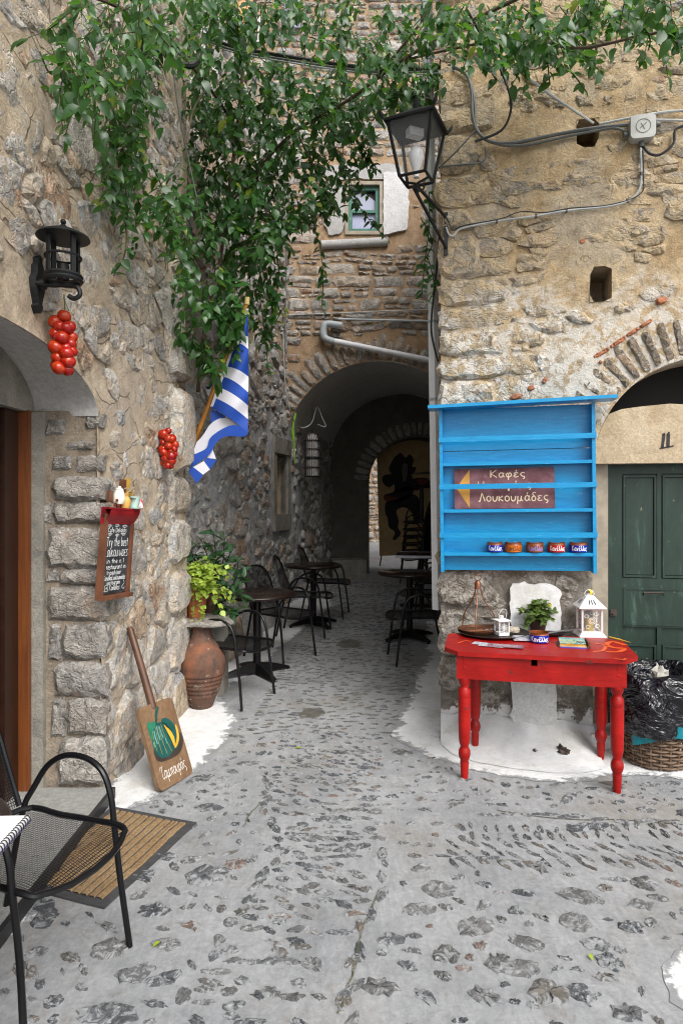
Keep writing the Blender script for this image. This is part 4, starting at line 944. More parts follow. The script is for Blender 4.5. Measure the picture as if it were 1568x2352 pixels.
# ------------------------------------------------------------------ handwriting: strokes on a 1-unit body
GL = {
 'К': (.55, "0,.8 0,0|.48,.8 .03,.4 .52,0"), 'K': (.55, "0,.8 0,0|.48,.8 .03,.4 .52,0"),
 'α': (.48, "~.40,.25 .3,.48 .12,.46 .02,.24 .12,.03 .28,.06 .40,.30|~.43,.5 .38,.2 .48,.02"),
 'a': (.46, "~.38,.25 .28,.48 .12,.46 .02,.24 .12,.03 .28,.06 .38,.30|.4,.5 .4,0"),
 'φ': (.5, "~.17,.48 .02,.3 .1,.06 .3,.04 .46,.22 .4,.44 .26,.46 .22,.2 .2,-.3"),
 'ε': (.44, "~.4,.43 .22,.5 .06,.4 .24,.27|~.24,.27 .03,.15 .17,.01 .42,.08"),
 'ς': (.42, "~.38,.46 .18,.5 .03,.3 .15,.12 .34,.05 .33,-.12 .2,-.2"), 's': (.36, "~.33,.45 .18,.5 .06,.38 .3,.18 .2,.01 .02,.06"),
 'Μ': (.7, "0,0 .08,.8 .32,.2 .56,.8 .65,0"), 'M': (.7, "0,0 .08,.8 .32,.2 .56,.8 .65,0"),
 'π': (.52, "0,.42 .5,.48|~.14,.45 .12,.2 .08,0|~.36,.46 .35,.15 .45,0"), 'ο': (.44, "~.2,.5 .03,.35 .05,.1 .2,0 .38,.12 .36,.38 .2,.5"),
 'υ': (.46, "~.02,.48 .05,.12 .2,0 .36,.12 .42,.48"), 'γ': (.46, "~0,.48 .1,.4 .22,0 .2,-.28 .12,-.2 .2,0 .42,.48"),
 'τ': (.44, "0,.45 .42,.48|~.2,.46 .18,.1 .32,0"), 'Λ': (.56, "~-.04,.06 .06,.0 .26,.8|.26,.8 .54,0"), 'κ': (.42, "0,.5 0,0|.36,.5 .03,.25 .38,0"),
 'μ': (.54, "~.04,.48 .02,.1 0,-.3|~.03,.2 .1,.02 .28,.05 .36,.48|~.36,.2 .4,.02 .5,.04"), 'δ': (.42, "~.4,.75 .2,.78 .12,.62 .35,.35 .36,.12 .2,0 .04,.12 .08,.36 .28,.42"),
 'ν': (.44, "~0,.48 .1,.3 .16,0|.16,0 .4,.48"), 'λ': (.44, "~.02,.78 .12,.72 .25,.35 .42,0|.22,.36 .02,0"), 'ρ': (.42, "~.03,-.3 .05,.3 .2,.48 .38,.35 .34,.08 .18,.02 .06,.12"), 'Τ': (.5, "~-.02,.62 .1,.82 .3,.74 .55,.84|~.3,.74 .2,.4 .2,.1 .32,0 .46,.12"), 'ϖ': (.6, "0,.46 .58,.5|~.12,.44 .04,.2 .14,.02 .28,.1 .3,.35|~.3,.35 .32,.08 .44,0 .54,.16 .48,.46"),
 'C': (.5, "~.46,.68 .28,.8 .04,.5 .14,.08 .46,.1"), 'D': (.55, "0,.8 0,0|~0,.8 .4,.7 .5,.4 .38,.08 0,0"), 'L': (.5, "0,.85 -.02,0 .46,.02"), 'T': (.55, "-.02,.8 .55,.84|.26,.82 .26,0"), 'S': (.45, "~.42,.7 .22,.82 .06,.62 .38,.26 .24,0 .02,.08"),
 'E': (.45, ".42,.8 0,.8 0,0 .42,0|0,.4 .34,.42"), 'A': (.55, "0,0 .26,.8 .52,0|.1,.28 .42,.28"), 'U': (.5, "~0,.8 .02,.2 .2,0 .4,.15 .46,.8"), 'O': (.5, "~.24,.8 .02,.5 .08,.1 .24,0 .46,.2 .44,.65 .24,.8"), 'f': (.32, "~.34,.75 .2,.82 .12,.5 .12,0|0,.45 .3,.47"), 'e': (.42, "~.04,.25 .36,.28 .28,.5 .08,.42 .04,.15 .2,0 .38,.08"), 'l': (.16, ".06,.85 .06,0"), 'i': (.16, ".06,.48 .06,0|.06,.66 .07,.7"), 'g': (.44, "~.36,.4 .2,.5 .03,.3 .14,.05 .34,.2|~.37,.5 .36,-.1 .22,-.3 .04,-.2"),
 'h': (.44, ".03,.85 .03,0|~.03,.3 .2,.5 .36,.35 .37,0"), 't': (.32, ".14,.75 .15,.02|0,.48 .3,.5"), 'r': (.32, ".04,.5 .04,0|~.04,.3 .16,.48 .3,.46"), 'y': (.42, ".02,.5 .2,.05|~.4,.5 .2,.0 .05,-.3"), 'b': (.42, ".04,.85 .04,0|~.04,.3 .2,.5 .38,.3 .3,.04 .04,.06"), 'n': (.44, ".03,.5 .03,0|~.03,.3 .2,.5 .36,.35 .37,0"), '1': (.3, ".05,.62 .18,.8 .18,0"), '.': (.16, ".05,.0 .07,.04"), 'd': (.44, ".38,.85 .38,0|~.38,.3 .22,.5 .03,.25 .2,0 .38,.15"), 'p': (.42, ".04,.5 .04,-.3|~.04,.3 .2,.5 .38,.3 .3,.04 .04,.06"), 'u': (.46, "~.03,.5 .05,.12 .2,0 .38,.2|.4,.5 .4,0"), 'v': (.4, "0,.5 .18,0 .36,.5"), 'o': (.42, "~.2,.5 .03,.35 .05,.1 .2,0 .37,.12 .35,.38 .2,.5"), 'm': (.62, ".03,.5 .03,0|~.03,.3 .16,.5 .28,.35 .29,0|~.29,.3 .42,.5 .54,.35 .56,0"), 'k': (.4, ".02,.85 .02,0|.34,.5 .04,.24 .36,0"),
 'N': (.5, "0,0 0,.8 .44,0 .44,.8"),
}
for a, b in (('έ', 'ε'), ('ά', 'α')): GL[a] = (GL[b][0], GL[b][1] + "|.2,.62 .28,.8")
def write(mb, s, mp, size, w, gap=.12, ox=0, oy=0, fit=None, slant=0):
    W0 = sum(GL.get(c, (.3, ''))[0] + gap for c in s) * size
    kx = fit / W0 if fit else 1
    x = 0
    for c in s:
        wd, st = GL.get(c, (.3, ''))
        for stroke in [q for q in st.split('|') if q]:
            sm = stroke[0] == '~'; pts = [tuple(map(float, q.split(','))) for q in stroke.lstrip('~').split()]
            if sm: pts = [(p.x, p.y) for p in catmull([(a, b, 0) for a, b in pts], 4)]
            mb.ribbon([(ox + (x + (a + slant * b) * size) * kx, oy + b * size) for a, b in pts], w, mp)
        x += (wd + gap) * size
    return W0 * kx
# ------------------------------------------------------------------ chairs and tables of the cafe
def outline():
    P = [(.315, 0), (.308, .10), (.282, .185), (.235, .222), (-.02, .212), (-.20, .19)]
    Q = [Vector((x, y, 0)) for x, y in P] ; Q = Q + [Vector((x, -y, 0)) for x, y in P[::-1][:-1]]
    return catmull(Q, 4)
def seat_z(x, y): return .455 - .012 * max(0, 1 - (x / .22) ** 2) * max(0, 1 - (y / .2) ** 2) + (-.028 * max(0, (x - .22) / .09) ** 2 if x > .22 else 0)
def back_pt(s, y):   # s 0..1 up the backrest
    return Vector((-.205 - .16 * s, y, .47 + .43 * s))
def half_w(s): return .19 - .01 * s if s < .55 else .185 * math.sqrt(max(0, 1 - ((s - .55) / .46) ** 2)) ** .8
def wires(mb, lo, hi, n, span, f, w, seg):
    for k in range(1, n):
        c = lo + (hi - lo) * k / n; a, b = span(c)
        if b - a < .02: continue
        m = seg
        for e in (0,):
            vs = []
            for i in range(m + 1):
                t = a + (b - a) * i / m; vs += [f(c - w / 2, t), f(c + w / 2, t)]
            mb.add(vs, [(2 * i, 2 * i + 1, 2 * i + 3, 2 * i + 2) for i in range(m)])
def make_chair(label, group, ww=.0028, wb=.006):
    t = thing('cafe_chair', label, 'chair', group=group)
    O = outline()
    mb = MB(); mb.tube([Vector((p.x, p.y, seat_z(p.x, p.y))) for p in O], .011, 8, closed=True); mb.build('seat_frame', M['black'], t, True, world=False)
    mb = MB(); hy = lambda y: (-.2, .23 + .082 * math.sqrt(max(0, 1 - (y / .215) ** 2)))
    hx = lambda x: ((-.19 - (x + .2) * .07, .19 + (x + .2) * .07) if x < .235 else (-.222 * math.sqrt(max(0, 1 - ((x - .235) / .082) ** 2)), .222 * math.sqrt(max(0, 1 - ((x - .235) / .082) ** 2))))
    wires(mb, -.2, .312, 47, hx, lambda c, q: Vector((c, q, seat_z(c, q))), ww, 6)
    wires(mb, -.21, .21, 40, hy, lambda c, q: Vector((q, c, seat_z(q, c) + .001)), ww, 6)
    mb.build('seat_mesh', M['black'], t, world=False)
    mb = MB(); S = [(s, half_w(s)) for s in (0, .2, .4, .6, .75, .88, .96)]
    pts = [back_pt(s, w) for s, w in S] + [back_pt(1.0, 0)] + [back_pt(s, -w) for s, w in S[::-1]]
    mb.tube(catmull(pts, 3), .011, 8); mb.build('back_frame', M['black'], t, True, world=False)
    mb = MB()
    wires(mb, 0, 1, 40, lambda s: (-half_w(s), half_w(s)), lambda c, q: back_pt(c, q), wb, 4)
    def sp(y):
        ss = [s for s in np.linspace(0, 1, 60) if half_w(s) >= abs(y)]; return (0, max(ss)) if ss else (0, 0)
    wires(mb, -.19, .19, 36, sp, lambda c, q: back_pt(q, c) + Vector((.001, 0, 0)), ww, 4)
    mb.build('back_mesh', M['black'], t, world=False)
    for s in (-1, 1):
        p = [(.265, .245 * s, 0), (.235, .232 * s, .24), (.205, .232 * s, .45), (.19, .232 * s, .55), (.15, .234 * s, .635), (.07, .24 * s, .672), (-.03, .24 * s, .668), (-.11, .235 * s, .62), (-.165, .22 * s, .53), (-.20, .205 * s, .45), (-.255, .205 * s, .22), (-.30, .21 * s, 0)]
        mb = MB(); mb.tube(catmull(p, 4), .0115, 9); mb.build('arm_and_legs', M['black'], t, True, world=False)
        for q in (p[0], p[-1]):
            pass
    return t
chair = make_chair('black mesh armchair by the doormat, closest of the chairs, facing the lane', 'black metal mesh chairs')
chair.location = G(-1.113, 2.271); chair.rotation_euler = (0, 0, math.atan2(-.338, .941)); chair.scale = (1, 1, 1)
chair_far = make_chair('black mesh armchair beside the tall clay jar', 'black metal mesh chairs', .0060, .0088)
first = [chair_far]
def put(x, y, ang, label, dz=0, s=1):
    c = first.pop() if first else copy_tree(chair_far); c.location = G(x, y, dz); c.rotation_euler = (0, 0, ang); c['label'] = label; return c
put(-.90, 5.33, math.atan2(-.42, .91), 'black mesh armchair beside the tall clay jar')
put(-.62, 6.60, math.atan2(-.6, .8), 'black mesh armchair behind the nearer left round table')
put(-.42, 7.60, math.atan2(-.12, 1), 'black mesh armchair in front of the farther left round table')
put(-.20, 8.62, math.atan2(-.17, 1), 'black mesh armchair beyond the farther left round table')
put(.76, 6.47, math.pi + .10, 'black mesh armchair in front of the right round table')
put(1.02, 7.72, math.pi + .05, 'black mesh armchair tucked behind the right round table')
put(1.25, 8.55, math.pi, 'black mesh armchair farthest back on the right side of the alley')
def make_table(label):
    t = thing('round_table', label, 'table', group='dark round cafe tables')
    MB().lathe([(0, .712), (.33, .712), (.352, .718), (.36, .728), (.36, .738), (.352, .745), (0, .745)], 40).build('tabletop', M['tabletop'], t, True, False, 50)
    MB().lathe([(.036, .05), (.036, .70), (.07, .712)], 16).build('column', M['black'], t, True, False)
    mb = MB()
    for k in range(4):
        a = math.pi / 2 * k + .6; d = Vector((math.cos(a), math.sin(a), 0)); n = Vector((-d.y, d.x, 0))
        secs = [(.02, .035, .02, .11), (.16, .03, .025, .085), (.28, .03, .022, .05), (.335, .028, .018, .03)]
        vs = []
        for r, w, z0, z1 in secs: vs += [d * r - n * w + Vector((0, 0, z0)), d * r + n * w + Vector((0, 0, z0)), d * r + n * w * .6 + Vector((0, 0, z1)), d * r - n * w * .6 + Vector((0, 0, z1))]
        fs = [(3, 2, 1, 0), (12, 13, 14, 15)]
        for i in range(3):
            for j in range(4): fs.append((4 * i + j, 4 * i + (j + 1) % 4, 4 * i + 4 + (j + 1) % 4, 4 * i + 4 + j))
        mb.add(vs, fs); mb.lathe([(.018, 0), (.018, .02)], 8, d * .32)
    mb.build('base', M['black'], t, True, False, 30); return t
tb = make_table('dark round pedestal table under the plant, nearest of the alley tables'); tb.location = G(-.775, 6.0)
for x, y, l in ((-.345, 8.05, 'dark round pedestal table farther up the alley on the left side'), (.765, 7.35, 'dark round pedestal table on the right side of the alley')):
    c = copy_tree(tb); c.location = G(x, y); c['label'] = l
c = copy_tree(tb); c.location = G(-1.295, 1.71); c.rotation_euler = (0, 0, .3); c['label'] = 'dark round cafe table carrying the open white notebook'
c.scale = (1.08, 1.08, 1)
# square table further in, stack of chairs, upturned pedestal
sq = thing('square_table', 'dark square table with pale metal edge at the tunnel mouth', 'table', G(1.12, 9.15), -.14)
MB().box((0, 0, .735), (.68, .68, .03)).build('tabletop', M['tabletop'], sq, world=False)
frame_mb(-.345, .345, -.345, .345, 0, .01, .03); mb = MB()
for a, b, dx, dy in ((0, -.345, .70, .01), (0, .345, .70, .01), (-.345, 0, .01, .68), (.345, 0, .01, .68)): mb.box((a, b, .735), (dx, dy, .034))
mb.build('edge_strip', plain('alloy', (.30, .31, .34), .35, metal=1), sq, world=False)
MB().lathe([(.036, .05), (.036, .72)], 14).build('column', M['black'], sq, True, False)
mb = MB()
for a in (0, 1): mb.box((0, 0, .03), (.6 if a else .05, .05 if a else .6, .04))
mb.build('base', M['black'], sq, world=False)
ORD = ('lowest', 'second', 'third', 'fourth', 'fifth', 'topmost')
for k in range(6): put(1.36 + .01 * k, 11.2, math.pi + .5 + .03 * k, '%s black chair of the stack in front of the painting' % ORD[k], .125 * k)
up = thing('upturned_table_base', 'black table base turned upside down on top of the chair stack', 'table base', G(1.36, 11.1, 1.08))
mb = MB(); mb.tube([(0, 0, 0), (0, 0, .60)], .035, 10); mb.build('column', M['black'], up, True, False)
mb = MB()
for k in range(2): mb.tube(catmull([(-.34 if k else 0, 0 if k else -.34, .66), (-.17 if k else 0, 0 if k else -.17, .61), (0, 0, .60), (.17 if k else 0, 0 if k else .17, .61), (.34 if k else 0, 0 if k else .34, .66)], 4), .024, 8)
mb.build('feet', M['black'], up, True, False); up.rotation_euler = (0, 0, .25)
# notebook
nb = thing('notebook', 'white spiral-bound notebook lying open on the near round table', 'notebook', (-1.0, 1.72, G(-1.27, 1.7).z + .746))
nz = float(gz(-1.27, 1.7)) + .750
e0 = onz(69, 1886, nz); e1 = onz(-30, 1995, nz); e0.z = e1.z = nz
ed = (e1 - e0).normalized(); wd = Vector((ed.y, -ed.x, 0)); wd = wd if wd.x < 0 else -wd
e1 = e0 + ed * .30
for nm, z0, z1, mt, o in (('cover', 0, .004, plain('card_cover', (.10, .09, .16), .6), .004), ('pages', .004, .016, plain('paper', (.82, .82, .84), .7, var=.04), 0)):
    mb = MB(); q = [e0 - ed * o - wd * o, e1 + ed * o - wd * o, e1 + ed * o + wd * .21, e0 - ed * o + wd * .21]
    mb.prism([(0, 0)] * 0 + [(0, 0), (1, 0), (1, 1), (0, 1)], lambda u, v: q[int(u + 2 * v if v == 0 else 3 - u)] + Vector((0, 0, z1)), lambda u, v: q[int(u + 2 * v if v == 0 else 3 - u)] + Vector((0, 0, z0))); mb.build(nm, mt, nb)
mb = MB()
for k in range(22):
    c_ = e0 + ed * (.008 + k * .0133) + Vector((0, 0, .008)); a = [c_ + (-wd) * .009 * math.cos(t) + wd * .004 + Vector((0, 0, .012 * math.sin(t))) for t in np.linspace(-1.6, 3.0, 8)]
    mb.tube(a, .0016, 5)
mb.build('spiral', M['black'], nb)
mb = MB(); g = np.random.default_rng(3)
for k in range(5):
    pts = [(.03 + .012 * i, .03 + .032 * k + g.normal() * .002) for i in range(int(g.integers(10, 20)))]
    mb.ribbon(pts, .0012, lambda u, v: e0 + ed * u + wd * v + Vector((0, 0, .0165)))
mb.build('pen_lines', plain('ink', (.45, .45, .5), .8), nb)

# ------------------------------------------------------------------ doormat, peel, chalkboard, lamp, tomatoes
mat_ = thing('doormat', 'brown striped coir doormat with a grey rubber border', 'doormat', G(-1.09, 3.05))
A, B, C, D = [Vector((*gpx(*p), 0)) for p in ((258, 1856), (452, 1893), (240, 2090), (38, 2038))]
def mp_(u, v, h): p = A.lerp(B, u).lerp(D.lerp(C, u), v); p.z = float(gz(p.x, p.y)) + h + .004 * math.sin(9 * v) * (u > .8); return p
M['rubber'] = plain('grey_rubber', (.048, .048, .05), .8, bump=.4, sc=30)
coir = NT('coir'); n = coir.noise(90, 5, .8); nb_ = coir.noise(6, 5, .6); M['coir'] = coir.fin(coir.mix(coir.sm(nb_, .3, .7), coir.ramp(n, [(.3, (.17, .10, .045)), (.7, (.40, .27, .145))]), coir.ramp(n, [(.3, (.22, .14, .07)), (.7, (.47, .34, .20))])), .95, coir.bump(n, 1, .01), spec=.1)
mb = MB(); mb.grid(lambda u, v: mp_(u, v, .010), 12, 16); mb.grid(lambda u, v: mp_(u, 0 if v < .5 else 0, .010 * (1 - v) + .001 * v), 12, 1)
for uu in (0, 1): mb.grid(lambda s, v: mp_(uu, s, .01 - .009 * v), 16, 1)
mb.grid(lambda s, v: mp_(s, 1, .01 - .009 * v), 12, 1); mb.build('rubber_base', M['rubber'], mat_)
ns = 10
for k in range(ns):
    a, b = .07 + .865 * k / ns, .07 + .865 * (k + .80) / ns
    mb = MB(); nn = 24
    fn = lambda s, t: mp_(a + (b - a) * t, .05 + .90 * s, (.010 if t in (0, 1) else .017) + .003 * float(vnoise(s * 60, k + t * 3)))
    mb.add([fn(i / nn, t) for i in range(nn + 1) for t in (0, .12, .5, .88, 1)], [(i * 5 + j, i * 5 + j + 1, i * 5 + 6 + j, i * 5 + 5 + j) for i in range(nn) for j in range(4)])
    mb.build('coir_strip', M['coir'], mat_)

peel = thing('bread_peel', 'wooden bread peel painted with a green pumpkin leaning on the wall', 'bread peel', (-.97, 3.82, 0))
bl = Vector((*gpx(365, 1826), 0)); br = Vector((*gpx(442, 1772), 0))
a_ = Vector((-.33, .20, .91)).normalized(); u_ = (br - bl).normalized(); u_ = (u_ - a_ * u_.dot(a_) * .8).normalized(); n_ = u_.cross(a_).normalized()
if n_.y > 0: n_ = -n_
org = bl + Vector((0, 0, float(gz(bl.x, bl.y)) + .012)); PM = lambda u, v, d=0: org + u_ * u + a_ * v + n_ * d
BW, BH = .325, .475
pw = NT('peel_wood'); v = pw.map(pw.p, (3, 3, 3)); nn = pw.noise(7, 7, .6, 1.5, pw.map(pw.p, (6, 3, 1.0), (0, .2, .1))); n2 = pw.noise(2.4, 5)
M['peelwood'] = pw.fin(pw.mix(pw.sm(n2, .35, .7), pw.ramp(nn, [(.3, (.115, .062, .030)), (.7, (.21, .12, .062))]), pw.ramp(nn, [(.3, (.16, .095, .05)), (.7, (.26, .16, .088))])), .62, pw.bump(nn, .2, .004))
def rrect(w, h, r, n=5):
    o = []
    for cx, cy, a0 in ((w - r, h - r, 0), (r, h - r, 90), (r, r, 180), (w - r, r, 270)):
        o += [(cx + r * math.cos(R(a0 + 90 * k / n)), cy + r * math.sin(R(a0 + 90 * k / n))) for k in range(n + 1)]
    return o
mb = MB(); mb.prism(rrect(BW, BH, .035), lambda u, v: PM(u, v, .011), lambda u, v: PM(u, v, -.011)); mb.build('blade', M['peelwood'], peel)
mb = MB(); hx = BW * .44
mb.tube([PM(hx, BH - .03), PM(hx, BH + .25), PM(hx - .005, BH + .46), PM(hx - .005, BH + .475)], [.024, .022, .021, .014], 12)
dw = plain('dark_handle_wood', (.085, .038, .020), .45, var=.4); mb.build('handle', dw, peel, True)
PX = lambda x, y: ((x - 160) / 700 * BW * 1.18 - .02, 0)
def pk(pts, lift, name, col, rough=.5, sm=True):
    """pumpkin painting: pts in blade units (0..1, 0..1 up)"""
    q = [(p.x, p.y) for p in catmull([(a, b, 0) for a, b in pts], 4, True)] if sm else pts
    mb = MB(); mb.add([PM(u * BW, v * BH, .0112 + lift) for u, v in q], [tuple(range(len(q)))]); return mb.build(name, col if not isinstance(col, tuple) else plain(name, col, rough), peel)
pk([(.12, .36), (.30, .30), (.75, .30), (.97, .42), (.95, .54), (.8, .46), (.4, .40), (.15, .50)], .0004, 'painted_shadow', (.045, .032, .025))
pk([(.25, .71), (.155, .62), (.13, .52), (.16, .42), (.25, .355), (.36, .335), (.47, .335), (.60, .36), (.70, .43), (.735, .54), (.70, .64), (.60, .72), (.48, .75), (.36, .75)], .0008, 'painted_gourd', (.008, .085, .075))
pk([(.52, .74), (.62, .78), (.78, .72), (.88, .58), (.86, .45), (.76, .38), (.68, .37), (.62, .5)], .0008, 'painted_gourd', (.008, .075, .065))
pk([(.56, .70), (.62, .66), (.68, .62), (.74, .52), (.72, .42), (.68, .40), (.64, .52)], .0012, 'painted_flesh', (.72, .34, .03))
pk([(.86, .64), (.90, .63), (.89, .50), (.80, .42), (.70, .385), (.69, .40), (.80, .48), (.845, .55)], .0014, 'painted_slice', (.75, .38, .035))
pk([(.12, .75), (.18, .81), (.26, .78), (.34, .79), (.33, .72), (.25, .70), (.20, .62), (.13, .60)], .0012, 'painted_leaf', (.02, .16, .09))
mb = MB(); up_ = lambda u, v: PM(u * BW, v * BH, .0128)
for pts in ([(.36, .74), (.40, .82), (.44, .88), (.55, .93)], [(.38, .76), (.43, .84), (.50, .90)]): mb.ribbon([(p.x, p.y) for p in catmull([(a, b, 0) for a, b in pts], 4)], .035, up_)
mb.build('painted_stem', plain('painted_stem', (.01, .09, .075), .5), peel)
mb = MB()
for x0, x1, y0, y1 in ((.22, .20, .68, .44), (.32, .31, .72, .38), (.40, .44, .72, .36), (.48, .57, .72, .37)): mb.ribbon([(p.x, p.y) for p in catmull([(x0, y0, 0), ((x0 + x1) / 2 - .02, (y0 + y1) / 2, 0), (x1, y1, 0)], 4)], .008, up_)
mb.build('painted_ribs', plain('ochre_line', (.42, .30, .06), .6), peel)
mb = MB()
for pts in ([(.26, .68), (.245, .60), (.255, .52)], [(.36, .72), (.345, .64), (.355, .55)], [(.42, .71), (.43, .62), (.45, .56)], [(.16, .56), (.17, .50)], [(.50, .55), (.51, .48)]): mb.ribbon(pts, .03, up_)
mb.build('painted_highlights', plain('pale_teal_paint', (.10, .30, .27), .6), peel)
mb = MB(); write(mb, 'Ταμϖουράς'.replace('ϖ', 'π'), lambda u, v: PM(u, v, .0122), .085, .0034, .06, .045, .052 * 1, fit=.235); mb.build('lettering', plain('white_lettering', (.78, .74, .68), .6), peel)

cb = thing('chalkboard_sign', 'small cafe chalkboard menu with a red ledge and figurines hanging on the left wall', 'chalkboard', WL.at(262, 1260, .04))
cA = WL.at(226, 1366, .06); cu = Vector((.21, .977, 0)).normalized(); cn = Vector((cu.y, -cu.x, 0)); roll = .05
cm = Matrix(((cu.x, cn.x, 0, 0), (cu.y, cn.y, 0, 0), (0, 0, 1, 0), (0, 0, 0, 1))); cm = Matrix.Translation(cA) @ cm @ Matrix.Rotation(roll, 4, 'Y') @ Matrix.Rotation(-.05, 4, 'X')
CW, CH = .27, .385
CP = lambda u, v, d=0: cm @ Vector((u, d, v))
def cbox(mb, u0, u1, v0, v1, d0, d1): mb.box((0, 0, 0), (1, 1, 1), cm @ Matrix.Translation(((u0 + u1) / 2, (d0 + d1) / 2, (v0 + v1) / 2)) @ Matrix.Diagonal((u1 - u0, d1 - d0, v1 - v0, 1)))
M['brownframe'] = plain('brown_frame', (.14, .055, .028), .5, var=.3, dark=(.30, .24, .2), dsc=20, dth=.68)
cbt = NT('chalk_slate'); nn = cbt.noise(7, 6, .7, 1.0); M['slate'] = cbt.fin(cbt.ramp(nn, [(.35, (.012, .013, .016)), (.75, (.06, .062, .068))]), .75)
mb = MB(); cbox(mb, 0, CW, 0, CH, -.01, .008); mb.build('slate', M['slate'], cb)
mb = MB(); cbox(mb, -.012, .012, -.01, CH + .05, -.012, .022); cbox(mb, CW - .012, CW + .012, -.01, CH, -.012, .022); mb.build('side_frame', M['brownframe'], cb)
mb = MB(); cbox(mb, -.012, CW + .02, -.03, -.008, -.012, .04); mb.build('chalk_ledge', M['brownframe'], cb)
mb = MB(); mb.grid(lambda s, t: CP(-.014 + (CW + .034) * s, CH + .0 + .075 * t, .012 + .035 * math.sin(t * 1.6)), 4, 6); cbox(mb, -.014, CW + .02, CH + .075, CH + .085, -.01, .05); cbox(mb, -.013, CW + .019, CH - .005, CH + .075, -.012, .012)
mb.build('red_ledge', plain('red_resin', (.26, .012, .016), .4, dark=(.05, .01, .01), dth=.6), cb, True)
white_c = plain('cream_glaze', (.72, .70, .60), .3, var=.1); teal_c = plain('pale_teal_glaze', (.45, .60, .54), .3)
L_ = lambda prof, u, v, d, nm, mt, n=14, rx=1: MB().lathe([(r, z) for r, z in prof], n, M=cm @ Matrix.Translation((u, d, v))).build(nm, mt, cb, True)
vT = CH + .086
L_([(.026, 0), (.034, .02), (.032, .05), (.022, .075), (.024, .08), (.010, .09), (.006, .098), (0, .10)], .10, vT + .02, .02, 'pot_figurine', white_c)
L_([(.026, 0), (.031, .03), (.028, .05), (.016, .066), (.024, .085)], .16, vT, .025, 'sack_figurine', plain('ochre_sack', (.55, .30, .07), .6))
L_([(.042, 0), (.046, .006), (.02, .008)], .235, vT, .035, 'saucer_figurine', teal_c)
cup = L_([(.024, .008), (.032, .035), (.034, .07), (.030, .07), (.028, .035), (0, .03)], .235, vT, .035, 'cup_figurine', teal_c)
MB().lathe([(.03, .060), (0, .060)], 14, M=cm @ Matrix.Translation((.20, .035, vT)), cap=False).build('coffee', M['tabletop'], cup)
mb = MB(); mb.tube([CP(.230, vT + .058, .035), CP(.250, vT + .05, .035), CP(.247, vT + .03, .035), CP(.227, vT + .022, .035)], .005, 6); mb.build('cup_handle', teal_c, cup, True)
L_([(.018, 0), (.022, .02), (.014, .045), (.004, .06)], .315, vT, .03, 'striped_figurine', plain('red_white', (.45, .02, .05), .4, dark=(.75, .7, .65), dsc=30, dth=.5))
mb = MB(); cbox(mb, .14, .20, vT + .04, vT + .16, -.008, .004); cbox(mb, .02, .06, vT + .03, vT + .09, -.005, .01); mb.build('brown_back_card', M['brownframe'], cb)
mb = MB(); cbox(mb, .195, .235, vT + .07, vT + .17, -.004, .006); cbox(mb, .24, .265, vT + .05, vT + .12, -.004, .006); mb.build('ruler_card', plain('ruler_card', (.50, .30, .05), .6), cb)
mb = MB(); g = np.random.default_rng(8)
for k in range(14): mb.ball(CP(.06 + g.uniform(0, .08), vT + .006 + g.uniform(0, .035), .02 + g.uniform(-.01, .02)), .0085, 6, 4)
mb.build('berries', plain('brown_berry', (.13, .03, .015), .35, var=.6, sc=40), cb, True)
mb = MB()
for k in range(5): mb.tube([CP(.16 + .03 * math.sin(k), vT + .085 + .006 * k, .03), CP(.19 + .012 * k, vT + .10 + .004 * k, .03), CP(.215, vT + .092 + .008 * k, .025)], .004, 5)
mb.build('twine_bow', plain('twine', (.42, .33, .2), .8), cb, True)
chalk = plain('chalk', (.72, .73, .72), .9, var=.3, sc=60); mb = MB(); cp = lambda u, v: CP(u, v, .0092); cq = lambda u, v: CP(u * .806, v * .77, .0092)
for s, v, sz, fx, ox in (('Cafe Delights', 0.3350, 0.0293, 0.1894, 0.0363), ('Try the best', 0.2580, 0.0601, 0.2176, 0.0322), ('LOUKOUMADES', 0.2017, 0.0447, 0.2297, 0.0242), ('in the n.1', 0.1640, 0.0323, 0.1773, 0.0443), ('restaurant in', 0.1317, 0.0323, 0.1974, 0.0443), ('tripadvisor', 0.1016, 0.0308, 0.1450, 0.0524), ('KanellosLoukoumades', 0.0716, 0.0323, 0.2217, 0.0242), ('instagram', 0.0462, 0.0293, 0.1330, 0.0604), ('Kanellos', 0.0154, 0.0355, 0.1048, 0.0887)):
    write(mb, s, cp, sz, .0032 if sz < .05 else .0038, .1, ox, v, fit=fx)
for x, y, rx in ((.06, .478, .03), (.15, .482, .03), (.25, .478, .035), (.07, .42, .03), (.16, .413, .025), (.24, .42, .03)):
    mb.ribbon([(x + rx * math.cos(a) * k, y + .011 * math.sin(a) * k) for k, a in zip(np.linspace(1, .3, 22), np.linspace(0, 12.5, 22))], .0024, cq)
mb.ribbon([(.055, .015), (.092, .018), (.090, .062), (.053, .058), (.055, .015)], .004, cq); mb.ribbon([(.073 + .006 * math.cos(a), .038 + .006 * math.sin(a)) for a in np.linspace(0, 6.3, 9)], .004, cq)
mb.ribbon([(p.x, p.y) for p in catmull([(.02, .08, 0), (.028, .05, 0), (.018, .03, 0), (.03, .015, 0), (.045, .02, 0)], 5)], .003, cq)
mb.ribbon([(p.x, p.y) for p in catmull([(.28, .085, 0), (.295, .065, 0), (.28, .05, 0), (.265, .035, 0), (.29, .02, 0), (.30, .035, 0)], 5)], .003, cq)
mb.build('chalk_writing', chalk, cb)

